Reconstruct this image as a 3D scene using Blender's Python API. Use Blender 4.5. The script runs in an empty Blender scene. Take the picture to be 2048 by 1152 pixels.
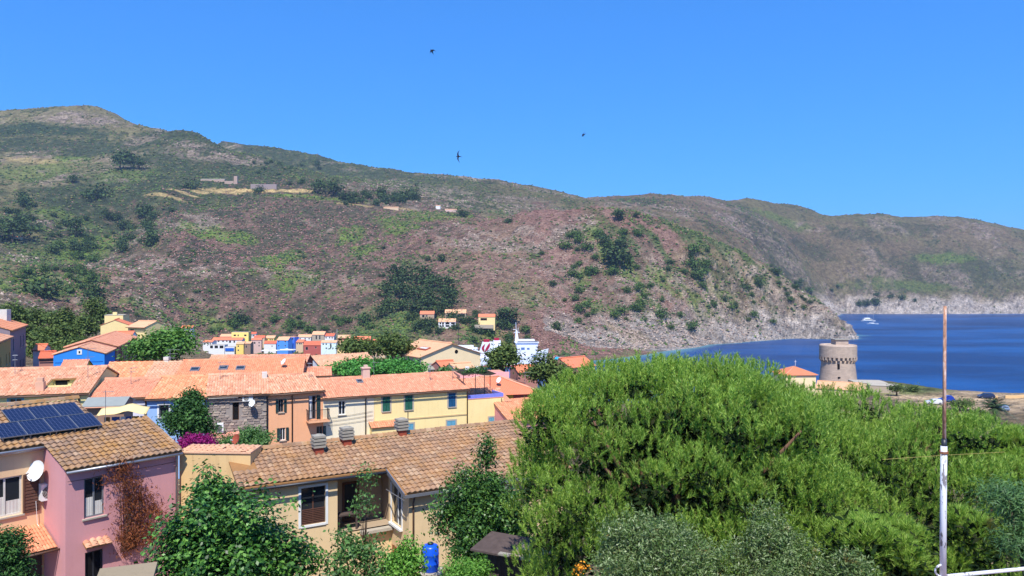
import bpy, bmesh, math, random
import numpy as np
from mathutils import Vector, Matrix

# ------------------------------------------------------------------ camera, sky, sun, exposure
scene = bpy.context.scene
C = scene.collection
F_PX, CX, CY, CAM_Z = 1479.0, 1024.0, 576.0, 60.0
cam_d = bpy.data.cameras.new("camera")
cam_d.sensor_width = 36.0
cam_d.lens = 36.0 * F_PX / 2048.0
cam_d.clip_start = 0.1
cam_d.clip_end = 60000.0
cam = bpy.data.objects.new("camera", cam_d)
cam.location = (0, 0, CAM_Z)
cam.rotation_euler = (math.radians(90), 0, 0)
C.objects.link(cam)
scene.camera = cam

SUN_EL, SUN_AZ = 56.0, 181.0       # azimuth clockwise from +Y (the view axis): the sun stands behind the camera
world = bpy.data.worlds.new("World")
scene.world = world
world.use_nodes = True
wn = world.node_tree
sky = wn.nodes.new("ShaderNodeTexSky")
sky.sky_type = 'NISHITA'
sky.sun_disc = False
sky.sun_elevation = math.radians(SUN_EL)
sky.sun_rotation = math.radians(SUN_AZ)
sky.altitude = 0
sky.air_density = 1.0
sky.dust_density = 0.0
sky.ozone_density = 3.0
gm = wn.nodes.new("ShaderNodeGamma")            # clear dry summer air: deep even blue
gm.inputs["Gamma"].default_value = 0.6
hs = wn.nodes.new("ShaderNodeMix"); hs.data_type = 'RGBA'; hs.blend_type = 'MULTIPLY'
hs.inputs[0].default_value = 1.0
hs.inputs[7].default_value = (0.33, 1.31, 2.9, 1)
wn.links.new(sky.outputs[0], gm.inputs["Color"])
wn.links.new(gm.outputs[0], hs.inputs[6])
bg = wn.nodes["Background"]
bg.inputs["Strength"].default_value = 0.1
wn.links.new(hs.outputs[2], bg.inputs["Color"])

sun_d = bpy.data.lights.new("sun", 'SUN')
sun_d.energy = 4.6
sun_d.angle = math.radians(0.53)
sun_d.color = (1.0, 0.955, 0.88)
sun = bpy.data.objects.new("sun", sun_d)
_a, _e = math.radians(SUN_AZ), math.radians(SUN_EL)
_to_sun = Vector((math.sin(_a) * math.cos(_e), math.cos(_a) * math.cos(_e), math.sin(_e)))
sun.rotation_euler = _to_sun.to_track_quat('Z', 'Y').to_euler()
sun.location = (0, -40, 120)
C.objects.link(sun)

scene.view_settings.view_transform = 'Standard'
scene.view_settings.look = 'None'
scene.view_settings.gamma = 1.0
scene.view_settings.exposure = 0.5
scene.view_settings.use_curve_mapping = False
scene.render.engine = 'CYCLES'
scene.cycles.max_bounces = 6
scene.cycles.diffuse_bounces = 3
scene.cycles.glossy_bounces = 3
scene.cycles.transmission_bounces = 4
scene.cycles.transparent_max_bounces = 6
scene.cycles.use_denoising = True

rng = np.random.default_rng(7)
random.seed(7)

# ------------------------------------------------------------------ helpers
def lin(r, g=None, b=None):
    if g is None:
        h = r.lstrip('#'); r, g, b = (int(h[i:i + 2], 16) for i in (0, 2, 4))
    return tuple(((c / 255) / 12.92 if c / 255 <= 0.04045 else ((c / 255 + 0.055) / 1.055) ** 2.4) for c in (r, g, b))

def W(px, py, D):
    """world point seen at photo position (px,py) at distance D along the view axis"""
    return Vector(((px - CX) / F_PX * D, D, CAM_Z - (py - CY) / F_PX * D))

def WX(px, D): return (px - CX) / F_PX * D
def WZ(py, D): return CAM_Z - (py - CY) / F_PX * D

def tag(o, label=None, cat=None, group=None, kind=None):
    if label: o["label"] = label
    if cat: o["category"] = cat
    if group: o["group"] = group
    if kind: o["kind"] = kind
    return o

def thing(name, label, cat, loc=(0, 0, 0), rotz=0.0, group=None):
    o = bpy.data.objects.new(name, None)
    o.empty_display_size = 0.2
    o.location = loc
    o.rotation_euler = (0, 0, rotz)
    C.objects.link(o)
    return tag(o, label, cat, group)

def np_mesh(name, verts, faces):
    """faces: (n,3) or (n,4) int array"""
    me = bpy.data.meshes.new(name)
    verts = np.ascontiguousarray(verts, dtype=np.float32).reshape(-1, 3)
    faces = np.ascontiguousarray(faces, dtype=np.int32)
    n, k = faces.shape
    me.vertices.add(len(verts)); me.vertices.foreach_set("co", verts.ravel())
    me.loops.add(n * k); me.loops.foreach_set("vertex_index", faces.ravel())
    me.polygons.add(n)
    me.polygons.foreach_set("loop_start", np.arange(0, n * k, k, dtype=np.int32))
    me.polygons.foreach_set("loop_total", np.full(n, k, dtype=np.int32))
    me.update(calc_edges=True)
    return me

def link(name, me, mat=None, parent=None, smooth=False):
    if mat is not None and not me.materials:
        me.materials.append(mat)
    if smooth:
        me.polygons.foreach_set("use_smooth", np.ones(len(me.polygons), dtype=bool)); me.update()
    o = bpy.data.objects.new(name, me)
    C.objects.link(o)
    if parent is not None:
        o.parent = parent
    return o

class MB:
    """collects polygons; build() links them as one mesh object"""
    def __init__(self):
        self.v = []; self.f = []
    def add(self, vs, fs):
        b = len(self.v)
        self.v += [tuple(p) for p in vs]
        self.f += [tuple(b + i for i in f) for f in fs]
        return self
    def quad(self, a, b, c, d): return self.add([a, b, c, d], [(0, 1, 2, 3)])
    def tri(self, a, b, c): return self.add([a, b, c], [(0, 1, 2)])
    def box(self, x0, x1, y0, y1, z0, z1):
        v = [(x0, y0, z0), (x1, y0, z0), (x1, y1, z0), (x0, y1, z0), (x0, y0, z1), (x1, y0, z1), (x1, y1, z1), (x0, y1, z1)]
        return self.add(v, [(0, 3, 2, 1), (4, 5, 6, 7), (0, 1, 5, 4), (1, 2, 6, 5), (2, 3, 7, 6), (3, 0, 4, 7)])
    def obox(self, c, ax, ay, az):
        """oriented box: centre and three half-extent vectors"""
        c, ax, ay, az = map(Vector, (c, ax, ay, az))
        v = [c + sx * ax + sy * ay + sz * az for sz in (-1, 1) for sx, sy in ((-1, -1), (1, -1), (1, 1), (-1, 1))]
        return self.add(v, [(0, 3, 2, 1), (4, 5, 6, 7), (0, 1, 5, 4), (1, 2, 6, 5), (2, 3, 7, 6), (3, 0, 4, 7)])
    def prism(self, pts, d):
        """extrude the closed polygon pts (3D) by vector d"""
        n = len(pts); d = Vector(d); p = [Vector(q) for q in pts]
        fs = [tuple(range(n - 1, -1, -1)), tuple(range(n, 2 * n))] + [(i, (i + 1) % n, n + (i + 1) % n, n + i) for i in range(n)]
        return self.add(p + [q + d for q in p], fs)
    def tube(self, path, radii, n=8, cap=True):
        path = [Vector(p) for p in path]
        if not hasattr(radii, '__len__'): radii = [radii] * len(path)
        rings = []
        for i, p in enumerate(path):
            t = (path[min(i + 1, len(path) - 1)] - path[max(i - 1, 0)]).normalized()
            u = t.cross(Vector((0, 0, 1)) if abs(t.z) < 0.9 else Vector((1, 0, 0))).normalized()
            w = t.cross(u)
            rings += [p + radii[i] * (math.cos(2 * math.pi * k / n) * u + math.sin(2 * math.pi * k / n) * w) for k in range(n)]
        fs = []
        for i in range(len(path) - 1):
            for k in range(n):
                fs.append((i * n + k, i * n + (k + 1) % n, (i + 1) * n + (k + 1) % n, (i + 1) * n + k))
        if cap:
            fs.append(tuple(range(n - 1, -1, -1))); fs.append(tuple((len(path) - 1) * n + k for k in range(n)))
        return self.add(rings, fs)
    def lathe(self, prof, n=24, c=(0, 0, 0)):
        """prof: list of (r,z)"""
        v = []
        for r, z in prof:
            v += [(c[0] + r * math.cos(2 * math.pi * k / n), c[1] + r * math.sin(2 * math.pi * k / n), c[2] + z) for k in range(n)]
        fs = [(i * n + k, i * n + (k + 1) % n, (i + 1) * n + (k + 1) % n, (i + 1) * n + k) for i in range(len(prof) - 1) for k in range(n)]
        fs.append(tuple(range(n - 1, -1, -1))); fs.append(tuple((len(prof) - 1) * n + k for k in range(n)))
        return self.add(v, fs)
    def mesh(self, name):
        me = bpy.data.meshes.new(name)
        me.from_pydata(self.v, [], self.f); me.update()
        return me
    def build(self, name, mat, parent=None, smooth=False):
        return link(name, self.mesh(name), mat, parent, smooth)

# ---- procedural materials
def new_mat(name, rough=0.8, spec=0.3, metal=0.0):
    m = bpy.data.materials.new(name); m.use_nodes = True
    nt = m.node_tree; b = nt.nodes["Principled BSDF"]
    b.inputs["Roughness"].default_value = rough
    b.inputs["Specular IOR Level"].default_value = spec
    b.inputs["Metallic"].default_value = metal
    return m, nt, b

class NT:
    """tiny node-tree builder"""
    def __init__(self, nt): self.nt = nt
    def n(self, t, **kw):
        nd = self.nt.nodes.new(t)
        for k, v in kw.items(): setattr(nd, k, v)
        return nd
    def l(self, a, b): self.nt.links.new(a, b)
    def noise(self, vec, scale, detail=4.0, rough=0.6, dist=0.0):
        t = self.n("ShaderNodeTexNoise"); t.inputs["Scale"].default_value = scale
        t.inputs["Detail"].default_value = detail; t.inputs["Roughness"].default_value = rough; t.inputs["Distortion"].default_value = dist
        if vec is not None: self.l(vec, t.inputs["Vector"])
        return t.outputs["Fac"]
    def ramp(self, fac, *stops):
        r = self.n("ShaderNodeValToRGB"); e = r.color_ramp.elements
        while len(e) < len(stops): e.new(0.5)
        for k, (p, c) in enumerate(stops):
            e[k].position = p; e[k].color = (c if hasattr(c, '__len__') else (c, c, c))[:3] + ((1,) if hasattr(c, '__len__') else (1,)) if hasattr(c, '__len__') else (c, c, c, 1)
        self.l(fac, r.inputs[0])
        return r.outputs[0]
    def mix(self, fac, a, b, mode='MIX'):
        m = self.n("ShaderNodeMix", data_type='RGBA', blend_type=mode)
        for s, v in ((0, fac), (6, a), (7, b)):
            if hasattr(v, 'node'): self.l(v, m.inputs[s])
            elif s == 0: m.inputs[0].default_value = v
            else: m.inputs[s].default_value = tuple(v)[:3] + (1,)
        return m.outputs[2]
    def math(self, op, a, b=0.0):
        m = self.n("ShaderNodeMath", operation=op)
        for s, v in ((0, a), (1, b)):
            if hasattr(v, 'node'): self.l(v, m.inputs[s])
            else: m.inputs[s].default_value = v
        return m.outputs[0]
    def bump(self, h, strength, dist, bsdf):
        b = self.n("ShaderNodeBump"); b.inputs["Strength"].default_value = strength; b.inputs["Distance"].default_value = dist
        self.l(h, b.inputs["Height"]); self.l(b.outputs[0], bsdf.inputs["Normal"])
    def pos(self): return self.n("ShaderNodeNewGeometry").outputs["Position"]
    def obj(self): return self.n("ShaderNodeTexCoord").outputs["Object"]
    def island(self): return self.n("ShaderNodeNewGeometry").outputs["Random Per Island"]
    def rnd(self):
        """a random number for each piece: per object and per mesh island"""
        a = self.n("ShaderNodeObjectInfo").outputs["Random"]
        return self.math('FRACT', self.math('ADD', a, self.island()))

_MATS = {}
def plain(key, col, rough=0.7, spec=0.3, metal=0.0, var=0.12, scale=3.0):
    """painted / coated surface with faint mottling"""
    if key in _MATS: return _MATS[key]
    m, nt, b = new_mat(key, rough, spec, metal); t = NT(nt)
    n = t.noise(t.pos(), scale, 5)
    c = t.mix(n, tuple(x * (1 - var) for x in col), tuple(min(1, x * (1 + var)) for x in col))
    t.l(c, b.inputs["Base Color"])
    _MATS[key] = m
    return m

def plaster(key, col, stain=0.35, scale=0.7, stain_col=None, bump=0.25):
    """rendered and painted masonry: blotches, vertical rain streaks, fine grain"""
    if key in _MATS: return _MATS[key]
    m, nt, b = new_mat(key, 0.92, 0.15); t = NT(nt)
    p = t.pos()
    big = t.noise(p, scale, 6, 0.65)
    mp = t.n("ShaderNodeMapping"); mp.inputs["Scale"].default_value = (3.0, 3.0, 0.25); t.l(p, mp.inputs[0])
    streak = t.noise(mp.outputs[0], 1.6, 5, 0.7)
    fine = t.noise(p, 22.0, 3)
    sc = stain_col or tuple(x * 0.62 for x in col)
    c1 = t.mix(t.ramp(big, (0.38, 0.0), (0.72, 1.0)), col, tuple(0.75 * a + 0.25 * s for a, s in zip(col, sc)))
    c2 = t.mix(t.math('MULTIPLY', t.ramp(streak, (0.52, 0.0), (0.78, 1.0)), stain), c1, sc)
    c3 = t.mix(t.math('MULTIPLY', fine, 0.25), c2, tuple(min(1, x * 1.25) for x in col))
    t.l(c3, b.inputs["Base Color"])
    t.bump(t.math('ADD', fine, big), bump, 0.012, b)
    _MATS[key] = m
    return m

def tile_mat(key, cols, lichen=None, lichen_amt=0.5, dirt=(0.06, 0.045, 0.04), dirt_amt=0.35):
    """fired clay: one tone per tile, patches of lichen and soot"""
    if key in _MATS: return _MATS[key]
    m, nt, b = new_mat(key, 0.9, 0.2); t = NT(nt)
    p = t.pos(); r = t.rnd()
    stops = [(i / (len(cols) - 1), c) for i, c in enumerate(cols)]
    c = t.ramp(r, *stops)
    n1 = t.noise(p, 0.9, 6, 0.7); n2 = t.noise(p, 5.0, 5, 0.7); n3 = t.noise(p, 26.0, 3)
    if lichen:
        f = t.ramp(t.math('ADD', t.math('MULTIPLY', n1, 0.7), t.math('MULTIPLY', n2, 0.3)), (0.5 - 0.1 * lichen_amt, 0.0), (0.62, 1.0))
        c = t.mix(t.math('MULTIPLY', f, lichen_amt * 1.3), c, lichen)
    d = t.ramp(n2, (0.5, 0.0), (0.75, 1.0))
    c = t.mix(t.math('MULTIPLY', d, dirt_amt), c, dirt)
    c = t.mix(0.35, c, t.ramp(n3, (0.3, 0.55), (0.7, 1.0)), 'MULTIPLY')
    t.l(c, b.inputs["Base Color"])
    t.bump(n3, 0.3, 0.01, b)
    _MATS[key] = m
    return m

def leaf_mat(key, cols, trans=0.35, rough=0.5, spec=0.35, clump=0.5, clump_scale=1.2, dead=None):
    """leaves: a tone for each leaf, lighter and darker clumps, light shining through"""
    if key in _MATS: return _MATS[key]
    m, nt, b = new_mat(key, rough, spec); t = NT(nt)
    r = t.island(); p = t.pos()
    c = t.ramp(r, *[(i / (len(cols) - 1), q) for i, q in enumerate(cols)])
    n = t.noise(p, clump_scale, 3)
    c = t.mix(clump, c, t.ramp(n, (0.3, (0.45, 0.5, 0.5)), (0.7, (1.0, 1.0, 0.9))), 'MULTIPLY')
    if dead:
        c = t.mix(t.ramp(t.noise(p, clump_scale * 2.3, 3), (0.61, 0.0), (0.7, 0.75)), c, dead)
    t.l(c, b.inputs["Base Color"])
    tr = t.n("ShaderNodeBsdfTranslucent"); t.l(t.mix(1.0, c, (1.0, 1.0, 0.55), 'MULTIPLY'), tr.inputs["Color"])
    ms = t.n("ShaderNodeMixShader"); ms.inputs[0].default_value = trans
    t.l(b.outputs[0], ms.inputs[1]); t.l(tr.outputs[0], ms.inputs[2])
    t.l(ms.outputs[0], nt.nodes["Material Output"].inputs["Surface"])
    _MATS[key] = m
    return m
# ------------------------------------------------------------------ terrain: one height function for the whole island
def _hash(ix, iy, s):
    h = (ix.astype(np.int64) * 374761393 + iy.astype(np.int64) * 668265263 + s * 1442695041) & 0xffffffff
    h = ((h ^ (h >> 13)) * 1274126177) & 0xffffffff
    return ((h ^ (h >> 16)) & 0xffff) / 65535.0

def vnoise(x, y, s=0):
    ix, iy = np.floor(x), np.floor(y); fx, fy = x - ix, y - iy
    fx = fx * fx * (3 - 2 * fx); fy = fy * fy * (3 - 2 * fy)
    a, b = _hash(ix, iy, s), _hash(ix + 1, iy, s); c, d = _hash(ix, iy + 1, s), _hash(ix + 1, iy + 1, s)
    return (a + (b - a) * fx) * (1 - fy) + (c + (d - c) * fx) * fy

def fbm(x, y, octv=5, s=0, ridged=False):
    o = np.zeros_like(x); amp, tot = 1.0, 0.0
    for k in range(octv):
        v = vnoise(x * 2 ** k + 17.3 * k, y * 2 ** k - 9.1 * k, s + k)
        if ridged: v = 1 - np.abs(2 * v - 1)
        o += amp * v; tot += amp; amp *= 0.52
    return o / tot

def smooth(a, b, x):
    t = np.clip((x - a) / (b - a), 0, 1)
    return t * t * (3 - 2 * t)

def _P(px, py, D): return (WX(px, D), D, WZ(py, D))
def _Z(px, D, z): return (WX(px, D), D, z)

FAR_PTS = [
    # harbour strip and hill foot
    _Z(300, 560, 8), _Z(420, 590, 3), _Z(560, 590, 3), _Z(700, 600, 3), _Z(850, 620, 6), _Z(1000, 650, 8), _Z(420, 520, 2), _Z(560, 500, 1), _Z(700, 500, 0),
    _Z(850, 560, 0), _Z(1000, 590, -1), _Z(1060, 600, 1.5), _Z(1100, 605, 2), _Z(1150, 620, 2.5), _Z(1200, 640, 2.5), _Z(1245, 672, 2.5), _Z(1275, 700, 3), _Z(1180, 690, 5), _Z(-150, 420, 60), _Z(0, 420, 42), _Z(120, 420, 32), _Z(250, 450, 20),
    _P(420, 692, 640), _P(500, 692, 645), _P(560, 692, 640), _P(640, 690, 645), _P(710, 690, 640), _P(420, 658, 700), _P(560, 658, 710), _P(690, 655, 710), _P(780, 650, 680), _P(855, 643, 668), _P(895, 657, 652), _P(925, 640, 675), _P(975, 651, 665), _P(860, 690, 610), _P(940, 690, 620),
    # central face with the heather
    _P(600, 600, 760), _P(600, 500, 930), _P(600, 400, 1130), _P(640, 379, 1200), _P(500, 375, 1200), _P(420, 370, 1200), _P(740, 400, 1180), _P(840, 420, 1150), _P(920, 425, 1150),
    _P(450, 600, 740), _P(450, 500, 920), _P(450, 410, 1110), _P(760, 600, 740), _P(760, 500, 900), _P(900, 600, 730), _P(900, 520, 850), _P(900, 460, 980), _P(1000, 445, 1050), _P(1000, 560, 790), _P(1000, 620, 710),
    # left valley
    _P(0, 580, 540), _P(0, 520, 700), _P(0, 440, 900), _P(0, 340, 1220), _P(120, 600, 620), _P(120, 540, 800), _P(120, 440, 1010), _P(120, 340, 1240), _P(220, 620, 620), _P(290, 540, 770), _P(190, 520, 880), _P(250, 460, 1040), _P(340, 470, 890), _P(380, 420, 1020), _P(300, 600, 690), _P(300, 400, 1090),
    _P(300, 330, 1300), _P(420, 330, 1330), _P(540, 345, 1330), _P(650, 368, 1260),
    # mountain skyline
    _P(-250, 255, 1600), _P(-120, 240, 1600), _P(0, 227, 1620), _P(60, 222, 1640), _P(120, 218, 1650), _P(190, 217, 1650), _P(240, 235, 1620), _P(330, 263, 1560), _P(385, 267, 1500), _P(420, 286, 1500), _P(450, 296, 1480), _P(520, 314, 1450), _P(600, 335, 1420),
    _P(100, 280, 1420), _P(250, 290, 1420), _P(0, 280, 1420), _Z(430, 1640, 300), _Z(480, 1680, 285), _Z(560, 1650, 265), _Z(640, 1590, 240), _P(360, 268, 1520), _P(405, 272, 1490),
    _Z(0, 2000, 330), _Z(200, 2000, 330), _Z(-250, 2000, 300), _Z(380, 1900, 280),
    # second ridge
    _P(420, 306, 1930), _P(470, 289, 1900), _P(530, 295, 1880), _P(600, 306, 1860), _P(700, 330, 1820), _P(800, 341, 1800), _P(900, 351, 1780), _P(1000, 361, 1760), _P(1100, 380, 1740), _P(1190, 398, 1720),
    _Z(600, 2300, 260), _Z(800, 2250, 240), _Z(1000, 2200, 210), _P(760, 365, 1560), _P(900, 385, 1500), _P(1000, 400, 1450), _P(1100, 410, 1500), _P(700, 362, 1480),
    # headland hill above the bay
    _P(1080, 428, 1010), _P(1170, 420, 980), _P(1240, 422, 970), _P(1300, 432, 960), _P(1400, 470, 930), _P(1450, 500, 920), _P(1500, 535, 910), _P(1560, 570, 905), _P(1620, 600, 900), _P(1660, 622, 905),
    _P(1080, 520, 860), _P(1080, 600, 760), _P(1080, 660, 690), _P(1170, 560, 820), _P(1170, 640, 730), _P(1280, 540, 850), _P(1280, 620, 780), _P(1280, 665, 750), _P(1400, 620, 825), _P(1400, 545, 875), _P(1400, 660, 805), _P(1500, 640, 858), _P(1500, 590, 885), _P(1600, 640, 888),
    _Z(1260, 660, 1), _Z(1300, 682, .5), _Z(1345, 712, 0), _Z(1400, 755, 0), _Z(1500, 829, 0), _Z(1600, 878, 0), _Z(1670, 912, 0), _Z(1700, 924, -0.5), _Z(1690, 960, -3), _Z(1650, 990, -6),
    # cove behind it
    _Z(1100, 1220, 150), _Z(1180, 1180, 120), _Z(1250, 1150, 95), _Z(1330, 1130, 70), _Z(1420, 1130, 35), _Z(1500, 1130, 5), _Z(1580, 1150, -8), _Z(1640, 1250, -15), _Z(1540, 1230, 0), _Z(1600, 1350, 0), _Z(1640, 1560, 0),
    # far hills
    _P(1220, 396, 1850), _P(1290, 393, 1850), _P(1350, 389, 1850), _P(1420, 395, 1950), _P(1500, 399, 2040), _P(1570, 408, 2090), _P(1620, 420, 2090), _P(1655, 435, 2060), _P(1520, 435, 1860), _P(1600, 480, 1880), _P(1640, 480, 1900), _P(1300, 430, 1500), _P(1400, 450, 1480), _P(1480, 470, 1500), _P(1560, 470, 1740), _P(1540, 530, 1570), _P(1600, 530, 1760), _P(1630, 565, 1720), _P(1655, 602, 1700), _P(1490, 520, 1420), _P(1690, 520, 1830),
    _Z(1350, 2300, 180), _Z(1550, 2500, 170),
    _P(1700, 437, 1990), _P(1760, 434, 2020), _P(1800, 432, 2050), _P(1900, 432, 2050), _P(1960, 441, 2050), _P(2048, 459, 2050), _P(2200, 500, 2060), _P(2350, 555, 2050),
    _P(1800, 500, 1890), _P(1800, 560, 1790), _P(1800, 592, 1745), _P(1920, 500, 1890), _P(1920, 560, 1790), _P(1920, 592, 1745), _P(2048, 510, 1890), _P(2048, 560, 1790), _P(2048, 588, 1750), _P(2200, 590, 1780),
    _Z(1680, 1706, 0), _Z(1740, 1706, 0), _Z(1800, 1706, 0), _Z(1860, 1706, 0), _Z(1920, 1706, 0), _Z(1980, 1712, 0), _Z(2048, 1720, 0), _Z(2200, 1740, 0), _Z(2400, 1780, 0), _Z(2600, 2000, -10),
    _Z(1800, 2500, 100), _Z(2048, 2500, 80), _Z(2300, 2500, 0),
    # sea bed
    _Z(1750, 1500, -22), _Z(1900, 1500, -22), _Z(2200, 1500, -25), _Z(1900, 1100, -25), _Z(1800, 900, -22), _Z(2200, 900, -25), _Z(1600, 760, -14), _Z(1450, 720, -9), _Z(1390, 650, -7), _Z(1330, 625, -6), _Z(1220, 590, -5), _Z(1150, 545, -5), _Z(2200, 500, -20), _Z(1700, 500, -14), _Z(1400, 520, -9),
]
NEAR_PTS = [
    (0, 2, 57), (-12, 2, 56), (12, 2, 56), (0, 10, 51.5), (-10, 10, 50), (10, 11, 51), (0, 20, 48), (-20, 20, 48), (20, 20, 49), (0, 35, 46.5), (-25, 35, 46.5), (25, 35, 47), (0, 60, 44.5), (-40, 60, 45.5), (30, 60, 44),
    (0, 100, 42), (-60, 100, 44), (40, 100, 38), (-110, 100, 46), (0, 150, 38), (-90, 150, 44), (50, 150, 32), (0, 200, 31), (-50, 200, 38), (-120, 200, 44), (-180, 200, 50), (80, 150, 31), (90, 200, 29), (100, 175, 29), (130, 190, 28.4), (150, 200, 28.3), (125, 215, 28.2), (140, 232, 28.0), (165, 225, 28), (200, 215, 28), (260, 210, 27),
    (118, 262, 26.6), (105, 255, 26.5), (135, 262, 26), (119, 300, 17), (119, 340, -4), (165, 262, 4), (205, 255, 3), (270, 245, 0), (150, 300, -6), (220, 300, -10), (300, 260, -12), (300, 180, 24), (170, 150, 33), (120, 100, 40), (80, 60, 46), (80, 30, 48), (-80, 30, 49), (-80, 60, 48),
    (0, 260, 18), (0, 330, 5), (0, 400, -2), (60, 300, 10), (60, 360, -4), (120, 400, -9), (-60, 280, 24), (-60, 340, 12), (-60, 420, 3), (-140, 280, 40), (-140, 340, 30), (-140, 420, 16), (-220, 300, 50), (-250, 420, 38), (-330, 420, 46), (-400, 300, 70), (-300, 200, 62), (0, 480, -3), (-100, 480, 2), (-200, 500, 6), (100, 500, -8), (250, 500, -15), (250, 350, -15), (400, 300, -12), (-330, 520, 50), (-450, 520, 75), (-200, 620, 6), (0, 620, 2), (200, 620, -6), (-420, 640, 100),
]

class RBF:
    def __init__(self, pts, c):
        p = np.array(pts, float); self.xy = p[:, :2]; self.c2 = c * c
        d = np.sqrt(((self.xy[:, None] - self.xy[None]) ** 2).sum(-1) + self.c2)
        n = len(p); A = np.zeros((n + 1, n + 1)); A[:n, :n] = d; A[n, :n] = 1; A[:n, n] = 1
        A[:n, :n] -= np.eye(n) * 0.5
        self.w = np.linalg.solve(A, np.append(p[:, 2], 0.0))
    def __call__(self, x, y):
        out = np.full(x.shape, self.w[-1]); q = self.xy
        for i in range(len(q)):
            out += self.w[i] * np.sqrt((x - q[i, 0]) ** 2 + (y - q[i, 1]) ** 2 + self.c2)
        return out

_far, _near = RBF(FAR_PTS, 25.0), RBF(NEAR_PTS, 6.0)

def height(x, y, detail=True):
    x = np.asarray(x, float); y = np.asarray(y, float)
    shp = x.shape; x = x.ravel(); y = y.ravel()
    w = smooth(400, 560, y)
    h = np.zeros_like(x)
    a = w < 1; b = w > 0
    if a.any(): h[a] += (1 - w[a]) * _near(x[a], y[a])
    if b.any():
        hf = _far(x[b], y[b])
        if detail:
            xb, yb = x[b], y[b]
            up = smooth(2, 40, hf)
            hf = hf + up * 11.0 * (fbm(xb / 60, yb / 60, 5, 3) - 0.5) * smooth(500, 800, yb)
            hf = hf + up * 16.0 * smooth(1150, 1350, yb) * (fbm(xb / 140 + .2 * yb / 140, yb / 170, 4, 15) - 0.5)
            # spurs and gullies running down the slopes, then crags
            hf += smooth(25, 70, hf) * (1 - smooth(210, 330, hf)) * (1 - smooth(1050, 1200, yb)) * 20.0 * (0.62 - fbm(xb / 120 + .004 * yb, yb / 330, 3, 19, True))
            crag = smooth(0.45, 0.7, fbm(xb / 110 + 5, yb / 110, 3, 11))
            hf += smooth(1, 14, hf) * (0.4 + crag) * 7.0 * (fbm(xb / 22, yb / 22, 4, 23, True) - 0.55)
            # sea cliffs: jagged rock close to the waterline
            cl = smooth(-1, 6, hf) * (1 - smooth(28, 60, hf)) * smooth(690, 760, yb) * smooth(120, 220, xb + 0.0 * yb)
            far_c = smooth(1450, 1600, yb)
            hf += cl * far_c * 26.0 * (fbm(xb / 20, yb / 26, 4, 37, True) - .5)
            hf += cl * (1 - far_c) * 24.0 * (fbm((xb + .5 * yb) / 20, (yb - .4 * xb) / 46, 5, 31, True) - 0.5)
        h[b] += w[b] * hf
    if detail:
        h += (1 - w) * 0.5 * (fbm(x / 6, y / 6, 3, 41) - 0.5) * smooth(30, 60, y)
    return h.reshape(shp)

def ground_z(x, y): return float(height(np.array([x]), np.array([y]))[0])

def hit(px, py, d0=450.0, d1=2600.0):
    """where the line of sight through photo position (px,py) first meets the land"""
    D = np.linspace(d0, d1, 1600)
    z = height((px - CX) / F_PX * D, D)
    k = np.argmax(z >= CAM_Z - (py - CY) / F_PX * D)
    D = D[k]
    return Vector((WX(px, D), D, float(z[k])))
# ---- land sheet
_ang = np.concatenate([np.linspace(-62, -37, 40)[:-1], np.linspace(-37, 37, 560), np.linspace(37, 62, 40)[1:]])
_rad = np.concatenate([np.linspace(1.5, 60, 40), np.linspace(60, 420, 110)[1:], np.linspace(420, 640, 60)[1:], np.geomspace(640, 2150, 400)[1:], np.linspace(2150, 3600, 26)[1:]])
_A, _R = np.meshgrid(np.radians(_ang), _rad)
TX, TY = np.tan(_A) * _R, _R + 0 * _A            # rows of constant depth
TZ = height(TX, TY)
nr, nc = TX.shape
_i = np.arange(nr * nc).reshape(nr, nc)
_q = np.stack([_i[:-1, :-1], _i[:-1, 1:], _i[1:, 1:], _i[1:, :-1]], -1).reshape(-1, 4)
tv = np.stack([TX, TY, TZ], -1).reshape(-1, 3)

# ground cover: which plants and rock grow where (world positions)
HEATHER, OLIVE, GREEN, DARK, ROCK, DRY, SOIL = (np.array(lin(*c)) for c in ((148, 112, 100), (124, 120, 80), (112, 134, 58), (60, 74, 50), (198, 174, 152), (204, 176, 120), (190, 164, 130)))
fx, fy = TX.ravel(), TY.ravel(); fz = TZ.ravel()
gx = np.gradient(TZ, axis=1) / np.maximum(1e-6, np.gradient(TX, axis=1)); gy = np.gradient(TZ, axis=0) / np.gradient(TY, axis=0)
steep = np.hypot(gx, gy).ravel()
n1 = fbm(fx / 90, fy / 90, 4, 51); n2 = fbm(fx / 30 + 9, fy / 30, 4, 57); n3 = fbm(fx / 9, fy / 9, 3, 61)
wt = {'heather': np.full(fx.shape, 0.12), 'green': np.zeros_like(fx), 'dark': np.zeros_like(fx), 'rock': np.zeros_like(fx), 'dry': np.zeros_like(fx)}
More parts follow.
